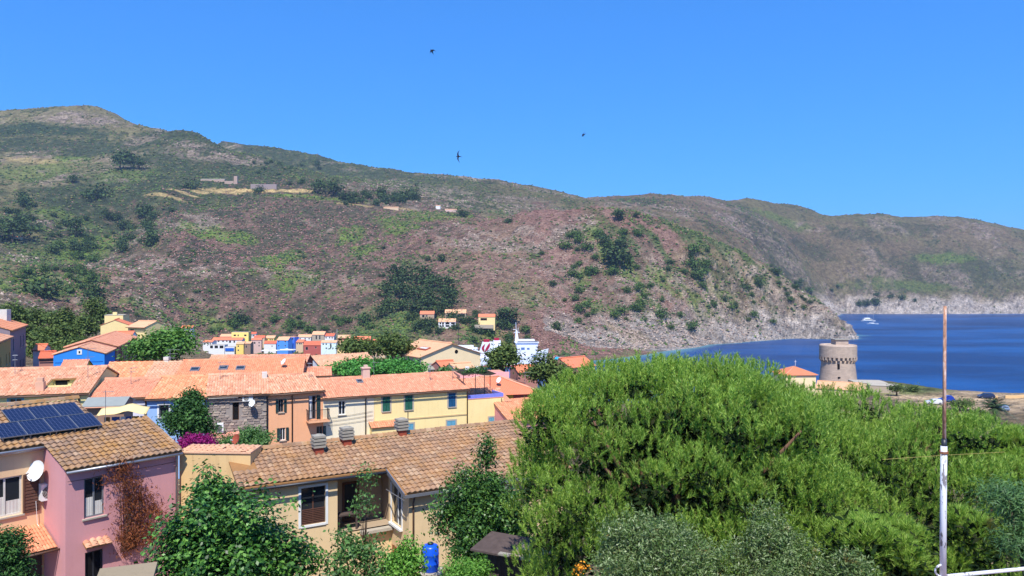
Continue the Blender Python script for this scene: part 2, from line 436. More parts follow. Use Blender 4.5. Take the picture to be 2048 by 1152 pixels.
PATCHES = [  # kind, photo position, half-size, amount
    ('heather', 600, 470, 380, 120, 1.0), ('heather', 330, 570, 220, 110, .8), ('heather', 700, 430, 300, 40, 1.0), ('heather', 500, 600, 260, 70, .8), ('heather', 960, 500, 160, 70, .7), ('heather', 1120, 445, 90, 30, .9), ('heather', 1260, 440, 90, 20, .9), ('heather', 1330, 500, 80, 60, .5), ('heather', 1700, 500, 220, 60, .35), ('heather', 1950, 470, 130, 30, .35), ('heather', 1350, 405, 200, 15, .4), ('heather', 300, 430, 90, 25, .6),
    ('green', 400, 462, 50, 16, 1), ('green', 470, 478, 45, 18, 1), ('green', 555, 520, 45, 22, 1), ('green', 590, 555, 50, 18, 1), ('green', 700, 470, 35, 16, .9), ('green', 720, 500, 40, 12, .9), ('green', 800, 452, 40, 8, .8), ('green', 120, 560, 60, 30, .9), ('green', 170, 500, 55, 35, .9), ('green', 60, 520, 50, 30, .8), ('green', 300, 625, 70, 22, .6), ('green', 430, 650, 90, 18, .7), ('green', 130, 440, 80, 20, .6), ('green', 60, 345, 90, 25, .5), ('green', 250, 350, 60, 20, .5), ('green', 150, 320, 40, 6, .8), ('green', 850, 430, 90, 7, .9), ('green', 620, 395, 120, 5, .9), ('green', 1060, 590, 60, 30, .4),
    ('green', 1180, 465, 26, 18, .9), ('green', 1220, 500, 32, 26, .9), ('green', 1250, 540, 30, 30, .8), ('green', 1160, 560, 20, 25, .8), ('green', 1290, 590, 26, 20, .8), ('green', 1190, 615, 26, 18, .9), ('green', 1330, 560, 40, 30, .7), ('green', 1400, 610, 30, 18, .8), ('green', 1290, 640, 22, 20, .8), ('green', 1450, 600, 30, 20, .6), ('green', 1880, 520, 70, 14, .8), ('green', 1560, 440, 60, 10, .6), ('green', 1800, 570, 120, 14, .5), ('green', 780, 655, 90, 25, .8), ('green', 960, 660, 70, 16, .6),
    ('dark', 60, 258, 190, 16, 1.0), ('dark', 120, 292, 260, 26, .9), ('dark', 60, 440, 80, 60, .6), ('dark', 150, 520, 70, 50, .5), ('dark', 560, 305, 140, 12, .9), ('dark', 230, 222, 60, 6, .8), ('dark', 250, 450, 60, 30, .5), ('dark', 650, 318, 160, 10, .9), ('dark', 560, 345, 90, 15, .5), ('dark', 800, 345, 200, 7, .8), ('dark', 1280, 403, 60, 10, .8), ('dark', 1900, 540, 160, 40, .6), ('dark', 1520, 440, 60, 14, .7), ('dark', 1620, 500, 50, 20, .6), ('dark', 1720, 470, 60, 14, .6), ('dark', 1830, 460, 70, 12, .5), ('rock', 1770, 455, 40, 8, .7), ('rock', 1950, 450, 50, 8, .7), ('rock', 1620, 455, 40, 10, .7), ('dark', 1780, 575, 90, 20, .6), ('dark', 1450, 560, 60, 30, .4), ('dark', 830, 600, 100, 50, .5), ('dark', 1260, 520, 60, 60, .5), ('dark', 1200, 590, 60, 40, .4), ('dark', 1600, 560, 90, 25, .4),
    ('rock', 170, 236, 120, 14, .9), ('rock', 300, 245, 60, 10, .8), ('rock', 400, 300, 90, 22, .7), ('rock', 480, 318, 70, 10, .8), ('rock', 850, 385, 160, 24, .7), ('rock', 1040, 405, 110, 16, .6), ('rock', 1470, 450, 80, 24, .9), ('rock', 1560, 470, 60, 20, .6), ('rock', 1080, 580, 80, 60, .35), ('rock', 1170, 440, 30, 14, .5), ('rock', 1310, 520, 24, 24, .6), ('rock', 1740, 590, 60, 10, .9), ('rock', 110, 450, 70, 30, .6), ('rock', 280, 480, 60, 20, .4), ('rock', 1450, 640, 190, 45, .85), ('rock', 1330, 610, 120, 60, .55), ('rock', 1560, 600, 70, 30, .6), ('rock', 1230, 660, 120, 20, .5), ('rock', 1040, 540, 120, 40, .35),
    ('dry', 480, 381, 60, 3.5, 1), ('dry', 600, 381, 45, 3.5, 1), ('dry', 400, 384, 40, 3, .7), ('dry', 330, 391, 50, 2.5, .7), ('dry', 370, 387, 45, 2.5, .9), ('dry', 440, 383, 50, 2.5, .9), ('dry', 545, 381, 45, 3, .9), ('dry', 650, 386, 35, 2.5, .8), ('dry', 60, 320, 60, 6, .4), ('dry', 1260, 672, 50, 12, .5), ('dry', 800, 417, 30, 2, .8), ('dry', 700, 408, 40, 2, .6),
]
for kind, px, py, rx, ry, amt in PATCHES:
    c = hit(px, py); up = hit(px, py - ry)
    ax = max(4.0, rx / F_PX * c.y); ay = max(6.0, abs(up.y - c.y))
    dd = np.hypot((fx - c.x) / ax, (fy - c.y) / ay) + 1.1 * (n2 - 0.5) + 0.7 * (n3 - 0.5)
    wt[kind] = np.maximum(wt[kind], amt * (1 - smooth(0.65, 1.1, dd)))
cover = OLIVE[None] * (0.75 + 0.5 * n1[:, None])
def _lay(c, w): return cover + (c[None] * (0.85 + 0.3 * n2[:, None]) - cover) * np.clip(w, 0, 1)[:, None]
cover = _lay(HEATHER, wt['heather'] * smooth(0.1, 0.42, n2 + 0.2 * n3))
cover = _lay(DARK, np.maximum(wt['dark'] * smooth(0.12, 0.4, n3), 0.7 * smooth(0.62, 0.72, n2) * smooth(0.3, 0.5, n3)))
_hd = smooth(60, 150, fx) * (1 - smooth(520, 640, fx)) * smooth(690, 730, fy) * (1 - smooth(960, 1010, fy)) * smooth(8, 26, fz)
_st = fbm((fx + .55 * fy) / 17, (fy - .5 * fx) / 75, 4, 83)
cover = _lay(np.array(lin(78, 98, 52)), _hd * smooth(.52, .6, _st) * .9)
cover = _lay(ROCK, _hd * smooth(.5, .58, fbm((fx + .55 * fy) / 11 + 40, (fy - .5 * fx) / 60, 4, 87)) * .45 * (1 - smooth(60, 140, fz)))
cover = _lay(GREEN, wt['green'] * smooth(0.12, 0.36, n3))
rocky = np.clip(np.maximum(wt['rock'], 0.65 * smooth(0.54, 0.68, n1)) * smooth(0.4, 0.58, 0.5 * n3 + 0.5 * n2), 0, 1)
rocky = np.maximum(rocky, smooth(0.95, 1.6, steep) * 0.75 * smooth(.42, .56, n3) * (fy > 640))
shore = (1 - smooth(np.where(fy > 1500, 22, 12), np.where(fy > 1500, 52, 44), fz + 44 * (n2 - 0.5))) * (fy > 690) * (fx > 30)
rocky = np.maximum(rocky, shore)
_crevice_tone = fbm(fx / 15 + .3 * fz, (fy + 2.5 * fz) / 19, 4, 93, True)  # sunlit faces and dark crevices of the rock put into its colour
_rk = (ROCK[None] + (np.array(lin(222, 206, 190))[None] - ROCK[None]) * np.clip(shore, 0, 1)[:, None]) * np.clip(-.05 + 1.55 * _crevice_tone, .4, 1.15)[:, None]
cover = cover + (_rk - cover) * np.clip(rocky, 0, 1)[:, None]
cover *= (1 - .28 * smooth(1200, 1500, fy) * (fx > -80) * (1 - shore))[:, None]      # denser, darker maquis on the far hills
cover = _lay(DRY, wt['dry'])
near_w = 1 - smooth(420, 520, fy)
cover = cover + (SOIL[None] * 0.55 * (0.7 + 0.6 * n3[:, None]) - cover) * (near_w * smooth(26, 30, fz) * 0 + near_w * 0.85)[:, None]
lot = np.clip(1 - smooth(0.8, 1.05, np.hypot((fx - 175) / 75, (fy - 208) / 30) + .3 * (n3 - .5)), 0, 1)
cover = cover + (SOIL[None] * 1.15 - cover) * lot[:, None]
lawn = np.clip(1 - smooth(0.7, 1.1, np.hypot((fx - 118) / 22, (fy - 234) / 16) + .5 * (n3 - .5)), 0, 1)
cover = cover + (np.array(lin(128, 134, 84))[None] - cover) * lawn[:, None]

land_me = np_mesh("land", tv, _q)
_ca = land_me.color_attributes.new("cover", 'FLOAT_COLOR', 'POINT')
_ca.data.foreach_set("color", np.concatenate([cover, rocky[:, None]], 1).astype(np.float32).ravel())
m_land, _nt, _b = new_mat("hill_ground", 0.95, 0.1); t = NT(_nt)
at = t.n("ShaderNodeAttribute", attribute_name="cover"); p = t.pos()
s1 = t.noise(p, 0.11, 5, 0.75); s2 = t.noise(p, 0.55, 3, 0.7)
c = t.mix(0.75, at.outputs["Color"], t.ramp(s1, (0.38, 0.4), (0.62, 1.3)), 'MULTIPLY')
c = t.mix(0.6, c, t.ramp(s2, (0.38, 0.45), (0.62, 1.3)), 'MULTIPLY')
spk = t.ramp(t.noise(p, 0.3, 4, 0.8), (0.6, 0.0), (0.68, 0.45))
c = t.mix(spk, c, lin(150, 130, 112))
t.l(c, _b.inputs["Base Color"])
mp = t.n("ShaderNodeMapping"); mp.inputs["Scale"].default_value = (1, 1, 0.35); t.l(p, mp.inputs[0])
rockn = t.noise(mp.outputs[0], 0.16, 6, 0.72)
hgt = t.math('ADD', t.math('MULTIPLY', s2, 1.0), t.math('MULTIPLY', rockn, t.math('ADD', 0.6, t.math('MULTIPLY', at.outputs["Alpha"], 5.0))))
t.bump(hgt, 1.0, 3.2, _b)
land = link("land", land_me, m_land, smooth=True); tag(land, kind="structure")

# ---- sea: a sheet to the horizon; the shallows over pale rock are turquoise
_sa = np.radians(np.linspace(-75, 75, 240)); _sr = np.concatenate([np.linspace(150, 1900, 200), np.geomspace(1900, 20000, 24)[1:]])
_A, _R = np.meshgrid(_sa, _sr); sx, sy = np.tan(_A) * _R, _R + 0 * _A
sd = np.where(sy < 2600, height(sx, sy, False), -40.0)
_i = np.arange(sx.size).reshape(sx.shape)
sea_me = np_mesh("sea", np.stack([sx, sy, 0 * sx], -1), np.stack([_i[:-1, :-1], _i[:-1, 1:], _i[1:, 1:], _i[1:, :-1]], -1).reshape(-1, 4))
sh = (smooth(-5.5, 0.0, sd + 1.6 * (fbm(sx / 40, sy / 40, 3, 71) - 0.5))).ravel()
_ca = sea_me.color_attributes.new("shallow", 'FLOAT_COLOR', 'POINT')
_ca.data.foreach_set("color", np.stack([sh, sh, sh, np.ones_like(sh)], 1).astype(np.float32).ravel())
m_sea, _nt, _b = new_mat("sea_water", 0.3, 0.5); t = NT(_nt)
at = t.n("ShaderNodeAttribute", attribute_name="shallow"); p = t.pos()
mp = t.n("ShaderNodeMapping"); mp.inputs["Scale"].default_value = (0.35, 1.0, 1.0); t.l(p, mp.inputs[0])
band = t.noise(mp.outputs[0], 0.012, 4, 0.6)
deep = t.mix(t.ramp(band, (0.4, 0.0), (0.6, 1.0)), (0.002, 0.031, 0.12), (0.006, 0.072, 0.24))
c = t.mix(at.outputs["Fac"], deep, (0.09, 0.22, 0.26))
t.l(c, _b.inputs["Base Color"])
_b.inputs["IOR"].default_value = 1.33
_b.inputs["Specular IOR Level"].default_value = 0.07
w1 = t.noise(p, 0.9, 5, 0.65); w2 = t.noise(mp.outputs[0], 0.12, 4, 0.6)
t.bump(t.math('ADD', t.math('MULTIPLY', w2, 2.0), w1), 0.6, 0.6, _b)
tag(link("sea", sea_me, m_sea), kind="structure")

# ---- low scrub and loose rock on the slopes (too many to count)
inview = (np.abs(fx) < fy * 0.72) & (fy > 520) & (fy < 2120) & (fz > 2.0)
def scatter(name, weight, n, smin, smax, flat, cols, label, cat, jag=0.35, seed=1):
    r = np.random.default_rng(seed)
    w = np.where(inview, weight, 0.0); w /= w.sum()
    k = r.choice(len(fx), n, p=w)
    jx = r.uniform(-3, 3, n); jy = r.uniform(-4, 4, n)
    cx, cy = fx[k] + jx, fy[k] + jy; cz = height(cx, cy) - 0.25
    s = r.uniform(smin, smax, n) * (0.75 + 0.25 * cy / 900)
    ph = r.uniform(0, 6.28, n); m = 6
    V = np.zeros((n, m + 1, 3))
    for j in range(m):
        rr = s * 0.5 * r.uniform(1 - jag, 1 + jag, n)
        V[:, j, 0] = cx + rr * np.cos(ph + j * 2 * np.pi / m); V[:, j, 1] = cy + rr * np.sin(ph + j * 2 * np.pi / m); V[:, j, 2] = cz + s * flat * r.uniform(0.0, 0.45, n)
    V[:, m, 0] = cx + s * r.uniform(-.2, .2, n); V[:, m, 1] = cy + s * r.uniform(-.2, .2, n); V[:, m, 2] = cz + s * flat * r.uniform(.7, 1.2, n)
    base = (np.arange(n) * (m + 1))[:, None]
    Fc = np.concatenate([np.stack([base[:, 0] + j, base[:, 0] + (j + 1) % m, base[:, 0] + m], 1) for j in range(m)])
    me = np_mesh(name, V, Fc)
    mm, nt, b = new_mat(name + "_cover", 0.95, 0.1); t = NT(nt)
    t.l(t.ramp(t.island(), *[(i / (len(cols) - 1), q) for i, q in enumerate(cols)]), b.inputs["Base Color"])
    return tag(link(name, me, mm, smooth=True), label, cat, kind="stuff")
_wh = wt['heather'] * (1 - rocky)
scatter("heather", _wh * smooth(.3, .6, n3), 24000, 1.2, 3.0, 0.55, [lin(114, 80, 74), lin(142, 104, 95), lin(122, 90, 74), lin(160, 130, 118)], "low red brown heather covering the open slopes", "heather", seed=2)
scatter("scrub", (0.12 + 1.2 * _hd * smooth(.52, .6, _st) + wt['green'] + 0.6 * wt['dark'] + smooth(.5, .6, n2)) * (1 - 0.6 * rocky) * (1 - .7 * np.clip(wt['heather'] - wt['green'] - _hd, 0, 1)) * (1 - wt['dry']), 34000, 1.4, 4.2, 0.65, [lin(48, 62, 38), lin(66, 84, 46), lin(94, 114, 54), lin(54, 72, 48), lin(84, 98, 54), lin(110, 106, 64)], "low green scrub scattered over the hills", "scrub", seed=3)
scatter("loose_rock", np.maximum(rocky, 0.02) ** 2, 7500, 1.2, 3.0, 0.75, [lin(160, 140, 126), lin(138, 120, 108), lin(176, 158, 142), lin(116, 100, 90)], "pale grey and pinkish rock outcrops on slopes and shore", "rock", 0.6, seed=4)
# ------------------------------------------------------------------ building kit
CAMV = Vector((0, 0, CAM_Z))
class Frame:
    """local frame of a building: x along the front wall, y into the building, z up from the eave"""
    def __init__(self, o, alpha):
        self.o = Vector(o); self.a = math.radians(alpha)
        self.ux = Vector((math.cos(self.a), math.sin(self.a), 0)); self.uy = Vector((-math.sin(self.a), math.cos(self.a), 0))
    def loc(self, w):
        d = Vector(w) - self.o; return Vector((d.dot(self.ux), d.dot(self.uy), d.z))
    def world(self, x, y, z): return self.o + self.ux * x + self.uy * y + Vector((0, 0, z))
    def cut(self, px, py, p, n):
        o = self.loc(CAMV); q = W(px, py, 1.0) - CAMV; d = Vector((q.dot(self.ux), q.dot(self.uy), q.z))
        p, n = Vector(p), Vector(n); t = (p - o).dot(n) / d.dot(n)
        return o + d * t
    def front(self, px, py, y=0.0): v = self.cut(px, py, (0, y, 0), (0, 1, 0)); return v.x, v.z
    def side(self, px, py, x=0.0): v = self.cut(px, py, (x, 0, 0), (1, 0, 0)); return v.y, v.z
    def roof(self, px, py, k, up=0.0): return self.cut(px, py, (0, 0, up), (0, -k, 1))

def FR(px, py, D, alpha): return Frame(W(px, py, D), alpha)

G_GLASS = None
def mats():
    global M
    M = {}
    M['glass'], nt, b = new_mat("window_glass", 0.08, 0.6); b.inputs["Base Color"].default_value = (0.02, 0.024, 0.03, 1)
    M['dark'] = plain("dark_interior", (0.012, 0.011, 0.012), 0.9, 0.1)
    M['white'] = plain("white_paint", lin(226, 226, 222), 0.5)
    M['offwhite'] = plain("weathered_white", lin(205, 200, 190), 0.6, var=0.2)
    M['grey'] = plain("grey_metal", lin(128, 130, 134), 0.45, 0.5, 0.3)
    M['dgrey'] = plain("dark_grey_metal", lin(50, 52, 58), 0.45, 0.5, 0.2)
    M['zinc'] = plain("zinc_gutter", lin(150, 152, 158), 0.4, 0.5, 0.6)
    M['copper'] = plain("brown_downpipe", lin(96, 72, 58), 0.5, 0.4)
    M['green_sh'] = plain("green_shutter_paint", lin(36, 92, 72), 0.5, 0.4, var=0.2)
    M['dgreen_sh'] = plain("dark_green_shutter_paint", lin(28, 54, 50), 0.5, 0.4, var=0.2)
    M['blue_sh'] = plain("blue_shutter_paint", lin(20, 78, 118), 0.5, 0.4, var=0.2)
    M['lblue_sh'] = plain("faded_blue_shutter_paint", lin(96, 156, 180), 0.55, 0.3, var=0.25)
    M['brown_sh'] = plain("brown_wood", lin(92, 62, 50), 0.7, 0.3, var=0.3, scale=6)
    M['wood'] = plain("bare_wood", lin(150, 110, 70), 0.8, 0.2, var=0.3, scale=6)
    M['oldwood'] = plain("weathered_plank", lin(86, 74, 70), 0.9, 0.1, var=0.45, scale=5)
    M['concrete'] = plain("concrete", lin(176, 166, 150), 0.95, 0.1, var=0.22, scale=4)
    M['slab'] = plain("concrete_slab", lin(150, 144, 132), 0.95, 0.1, var=0.3, scale=5)
    M['curtain'] = plain("white_curtain", lin(220, 220, 222), 0.9, 0.1)
    M['cable'] = plain("black_cable", lin(46, 42, 40), 0.7)
    M['rust'] = plain("rusty_iron", lin(150, 92, 58), 0.85, 0.2, var=0.45, scale=14)
    M['brick'] = plain("red_brick", lin(150, 74, 56), 0.9, 0.15, var=0.3, scale=9)
    # clay tiles
    M['t_brown'] = tile_mat("brown_roof_tile", [lin(142, 116, 96), lin(164, 132, 106), lin(128, 106, 90), lin(176, 148, 122)], lin(182, 132, 62), 0.55, dirt_amt=0.3)
    M['t_red'] = tile_mat("red_brown_roof_tile", [lin(154, 122, 96), lin(174, 138, 108), lin(142, 114, 92), lin(188, 156, 124)], lin(186, 134, 72), 0.4, dirt_amt=0.3)
    M['t_pink'] = tile_mat("pink_clay_tile", [lin(208, 141, 109), lin(222, 161, 125), lin(196, 130, 100), lin(231, 182, 148), lin(213, 149, 114), lin(226, 171, 136)], lin(226, 179, 148), 0.35, dirt_amt=0.2)
    M['t_coral'] = tile_mat("coral_clay_tile", [lin(215, 144, 113), lin(222, 156, 123), lin(206, 135, 105), lin(228, 167, 134)], lin(222, 159, 130), 0.2, dirt_amt=0.12)
    M['t_orange'] = tile_mat("orange_clay_tile", [lin(221, 143, 105), lin(228, 153, 114), lin(215, 136, 100), lin(229, 161, 121)], dirt_amt=0.12)
    M['t_tan'] = tile_mat("tan_clay_tile", [lin(213, 159, 127), lin(224, 171, 137), lin(203, 153, 121), lin(229, 182, 148)], lin(208, 166, 130), 0.3, dirt_amt=0.25)
    M['t_stripe'] = tile_mat("sun_bleached_orange_tile", [lin(233, 163, 116), lin(223, 142, 102), lin(239, 180, 134), lin(228, 148, 107)], dirt_amt=0.15)
    for key, cols in (('f_orange', ((220, 118, 84), (234, 142, 104))), ('f_tan', ((220, 160, 120), (236, 186, 144))), ('f_red', ((206, 98, 70), (222, 122, 90)))):
        m, nt, b = new_mat(key + "_roof", 0.9, 0.2); t = NT(nt)
        o = t.obj(); wv = t.n("ShaderNodeTexWave"); wv.inputs["Scale"].default_value = 1.6; wv.inputs["Distortion"].default_value = 0.6; t.l(o, wv.inputs[0])
        c = t.mix(t.noise(t.pos(), 0.8, 5, 0.7), lin(*cols[0]), lin(*cols[1]))
        c = t.mix(0.35, c, t.ramp(wv.outputs[1], (0.2, 0.6), (0.7, 1.0)), 'MULTIPLY')
        t.l(c, b.inputs["Base Color"]); t.bump(wv.outputs[1], 0.6, 0.06, b)
        M[key] = m
mats()

def barrel_tiles(x0, x1, y0, y1, k, w, l, skip=(), seed=0, up=0.05, jit=1.0):
    """rows of half-round clay tiles on the slope z=k*y; one mesh, every tile its own island"""
    r = np.random.default_rng(seed)
    nx, ny = max(1, int(round((x1 - x0) / w))), max(1, int(round((y1 - y0) / l)))
    w, l = (x1 - x0) / nx, (y1 - y0) / ny
    gx, gy = np.meshgrid(x0 + (np.arange(nx) + 0.5) * w, y0 + np.arange(ny) * l)
    gx, gy = gx.ravel(), gy.ravel()
    keep = np.ones(len(gx), bool)
    for (a, b, c, d) in skip: keep &= ~((gx > a) & (gx < b) & (gy + l * .5 > c) & (gy + l * .5 < d))
    gx, gy = gx[keep], gy[keep]; n = len(gx)
    prof = [(-0.52, 0.0), (-0.3, 0.36), (0.0, 0.5), (0.3, 0.36), (0.52, 0.0)]
    V = np.zeros((n, 10, 3)); ln = l * 1.18
    jx = r.normal(0, 0.02 * w * jit, n); jz = r.normal(0, 0.010 * jit, n); sk = r.normal(0, 0.03 * w * jit, n)
    for e in (0, 1):
        for q, (a, h) in enumerate(prof):
            s = 1.0 if e == 0 else 0.88
            yy = gy + e * ln
            V[:, e * 5 + q, 0] = gx + a * w * s + jx + e * sk; V[:, e * 5 + q, 1] = yy
            V[:, e * 5 + q, 2] = k * yy + up + h * w * 0.72 * s + jz + (0.03 if e == 0 else 0.0)
    b = (np.arange(n) * 10)[:, None]
    fs = [b + np.array([[q, q + 1, q + 6, q + 5]]) for q in range(4)] + [b + np.array([[0, 4, 3, 1]]), b + np.array([[1, 3, 2, 2]])][:1]
    me = np_mesh("roof_tiles", V, np.concatenate(fs))
    return me

def wall_sheet(mb, p0, u, L, z0, z1, holes, n_in, depth=0.16):
    """upright wall with rectangular openings and their reveals"""
    p0, u, n_in = Vector(p0), Vector(u), Vector(n_in)
    us = sorted({0.0, L} | {min(max(h[i], 0), L) for h in holes for i in (0, 1)})
    zs = sorted({z0, z1} | {min(max(h[i], z0), z1) for h in holes for i in (2, 3)})
    P = lambda a, z, d=0.0: p0 + u * a + Vector((0, 0, z)) + n_in * d
    for i in range(len(us) - 1):
        for j in range(len(zs) - 1):
            cu, cz = (us[i] + us[i + 1]) / 2, (zs[j] + zs[j + 1]) / 2
            if any(h[0] < cu < h[1] and h[2] < cz < h[3] for h in holes): continue
            mb.quad(P(us[i], zs[j]), P(us[i + 1], zs[j]), P(us[i + 1], zs[j + 1]), P(us[i], zs[j + 1]))
    for h in holes:
        a, b, c, d = h[:4]
        mb.quad(P(a, c), P(a, c, depth), P(b, c, depth), P(b, c)); mb.quad(P(a, d), P(b, d), P(b, d, depth), P(a, d, depth))
        mb.quad(P(a, c), P(a, d), P(a, d, depth), P(a, c, depth)); mb.quad(P(b, c), P(b, c, depth), P(b, d, depth), P(b, d))

class House:
    def __init__(self, name, label, F, L, H, k, ridge, wall, roofm, depth=None, cat="house", group=None, over=0.3, side_over=0.1, tile=None, tile_kind='stuff', wall_side=None, gutter=True, skip=(), seed=1, ridge_cap=True):
        self.F, self.L, self.H, self.k, self.ridge = F, L, H, k, ridge
        self.depth = depth or 2 * ridge
        self.wall, self.roofm, self.over, self.so = wall, roofm, over, side_over
        self.tile, self.skip, self.seed, self.gutter, self.ridge_cap = tile, list(skip), seed, gutter, ridge_cap
        self.wall_side = wall_side or wall
        b = F.world(0, 0, -H)
        self.root = thing(name, label, cat, b, F.a, group)
        self.holes = {'front': [], 'left': [], 'right': []}
        self.wins = []
    def part(self, mb, name, mat, parent=None, smooth=False):
        o = mb.build(name, mat, parent or self.root, smooth)
        if parent is None: o.location.z = self.H
        return o
    def win(self, px0, py0, px1, py1, wall='front', **kw):
        if wall == 'front':
            a, d = self.F.front(px0, py0); b, c = self.F.front(px1, py1)
        else:
            x = 0.0 if wall == 'left' else self.L
            a, d = self.F.side(px0, py0, x); b, c = self.F.side(px1, py1, x)
        a, b = min(a, b), max(a, b); c, d = min(c, d), max(c, d)
        self.wins.append((wall, a, b, c, d, kw)); self.holes[wall].append((a, b, c, d))
        return self
    def hole(self, wall, a, b, c, d, **kw):
        self.wins.append((wall, a, b, c, d, kw)); self.holes[wall].append((a, b, c, d)); return self
    def build(self):
        F, L, H, k, R, Dp = self.F, self.L, self.H, self.k, self.ridge, self.depth
        mb = MB(); wall_sheet(mb, (0, 0, 0), (1, 0, 0), L, -H, 0.0, self.holes['front'], (0, 1, 0))
        self.part(mb, "wall", self.wall)
        zb = k * R - k * (Dp - R)                      # eave height at the back
        mb = MB()
        for x, nm, sgn in ((0.0, 'left', 1), (L, 'right', -1)):
            hs = self.holes[nm]; zt = min(0.0, zb)
            wall_sheet(mb, (x, 0, 0), (0, 1, 0), Dp, -H, zt, hs, (sgn, 0, 0))
            tri = [(x, 0, zt), (x, Dp, zt)] + ([(x, Dp, zb)] if zb > zt else []) + [(x, R, k * R)] + ([(x, 0, 0)] if zt < 0 else [])
            mb.add(tri, [tuple(range(len(tri)))])
        mb.quad((0, Dp, -H), (L, Dp, -H), (L, Dp, zb), (0, Dp, zb))
        self.part(mb, "side_wall", self.wall_side)
        # roof deck
        o, s, th = self.over, self.so, 0.07
        mb = MB()
        e = 0.03
        prof = [(-o, -k * o + e), (R, k * R + e), (Dp + o, k * R - k * (Dp + o - R) + e)]
        pts = [(-s, y, z) for y, z in prof] + [(-s, y, z + th) for y, z in reversed(prof)]
        if self.skip:                      # leave the roof terrace open
            a_, b_, c_, d_ = self.skip[0]
            zf = lambda y: k * y + e
            def slab(xa, xb, ya, yb): mb.prism([(xa, ya, zf(ya)), (xa, yb, zf(yb)), (xa, yb, zf(yb) + th), (xa, ya, zf(ya) + th)], (xb - xa, 0, 0))
            slab(-s, a_, -o, R); slab(b_, L + s, -o, R); slab(a_, b_, -o, c_); slab(a_, b_, d_, R)
            mb.prism([(-s, R, zf(R)), prof2(s, prof[2]), prof2(s, prof[2], th), (-s, R, zf(R) + th)], (L + 2 * s, 0, 0))
        else: mb.prism(pts, (L + 2 * s, 0, 0))
        self.roof = self.part(mb, "roof", self.roofm if not self.tile else M['wood'])
        if self.tile:
            w, l = self.tile
            me = barrel_tiles(-s, L + s, -o - 0.05, R, k, w, l, self.skip, self.seed, up=th + e)
            tag(link("roof_tiles", me, self.roofm, self.roof), kind="stuff")
            yb = Dp + o - R
            me = barrel_tiles(-L - s, s, -yb, 0.0, k, w * 1.6, l * 1.6, (), self.seed + 5, up=th + e + k * R)
            ob = tag(link("roof_tiles", me, self.roofm, self.roof), kind="stuff")
            ob.rotation_euler.z = math.pi; ob.location.y = R
            ob.location.x = 0.0
        if self.ridge_cap:
            mb = MB(); nseg = max(2, int(L / 0.45))
            for i in range(nseg):
                xa = -s + (L + 2 * s) * i / nseg; xb = -s + (L + 2 * s) * (i + 1.08) / nseg
                z = k * R + e + th + 0.06 + random.uniform(-.012, .012)
                pr = [(-.17, -.06), (-.1, .06), (0, .1), (.1, .06), (.17, -.06)]
                mb.add([(xa, R + a, z + h) for a, h in pr] + [(xb, R + a * .9, z + h * .9) for a, h in pr], [(q, q + 5, q + 6, q + 1) for q in range(4)] + [(0, 1, 2, 3, 4)])
            tag(self.part(mb, "ridge_tiles", self.roofm, self.roof), kind="stuff")
        if self.gutter:
            mb = MB().tube([(-s, -o - .09, -k * o - .01), (L + s, -o - .09, -k * o - .03)], 0.065, 6)
            self.part(mb, "gutter", M['copper'] if self.gutter is True else M[self.gutter], self.roof, True)
        for wl, a, b, c, d, kw in self.wins: self._window(wl, a, b, c, d, **kw)
        return self
    def _xf(self, wl):
        if wl == 'front': return lambda u, d, z: (u, d, z)
        if wl == 'left': return lambda u, d, z: (d, u, z)
        return lambda u, d, z: (self.L - d, u, z)
    def _bx(self, wl, a, b, d0, d1, c, e, mb=None):
        X = self._xf(wl); p, q = X(a, d0, c), X(b, d1, e)
        mb = mb or MB()
        return mb.box(min(p[0], q[0]), max(p[0], q[0]), min(p[1], q[1]), max(p[1], q[1]), min(p[2], q[2]), max(p[2], q[2]))
    def _window(self, wl, a, b, c, d, shutters=None, col='green_sh', frame='white', sill=True, surround=None, door=False, glass='glass', split=True, curtain=False, lace=False):
        fw = min(0.07, (b - a) * 0.1); g = 0.12
        mb = MB()
        self._bx(wl, a, a + fw, g - .04, g + .02, c, d, mb); self._bx(wl, b - fw, b, g - .04, g + .02, c, d, mb)
        self._bx(wl, a + fw, b - fw, g - .04, g + .02, d - fw, d, mb); self._bx(wl, a + fw, b - fw, g - .04, g + .02, c, c + fw, mb)
        if split: self._bx(wl, (a + b) / 2 - fw * .5, (a + b) / 2 + fw * .5, g - .035, g + .015, c + fw, d - fw, mb)
        w = self.part(mb, "door" if door else "window", M[frame])
        X = self._xf(wl)
        mb = MB().quad(X(a + fw, g, c + fw), X(b - fw, g, c + fw), X(b - fw, g, d - fw), X(a + fw, g, d - fw))
        self.part(mb, "pane", M[glass], w)
        if lace:
            for q in (0, 1):
                u0 = a + fw + .02 + q * ((b - a) / 2 - fw * .5); u1 = u0 + (b - a) / 2 - fw * 1.6; nn = 8
                mb = MB()
                for i in range(nn):
                    v0, v1 = u0 + (u1 - u0) * i / nn, u0 + (u1 - u0) * (i + 1) / nn; f0, f1 = g - .012 + .008 * (i % 2), g - .012 + .008 * ((i + 1) % 2)
                    zt = c + fw + (d - c) * (.46 if q == 0 else .34)
                    mb.quad(X(v0, f0, c + fw), X(v1, f1, c + fw), X(v1, f1, zt), X(v0, f0, zt))
                self.part(mb, "lace_curtain", M['offwhite'], w)
        if sill and not door: self.part(self._bx(wl, a - .08, b + .08, -.09, .02, c - .07, c - .005), "sill", M['concrete'], w)
        if surround:
            mb = MB(); q = 0.13
            for r in ((a - q, a, c - q * .3, d + q), (b, b + q, c - q * .3, d + q), (a, b, d, d + q)): self._bx(wl, r[0], r[1], -.022, .004, r[2], r[3], mb)
            self.part(mb, "surround", M[surround], w)
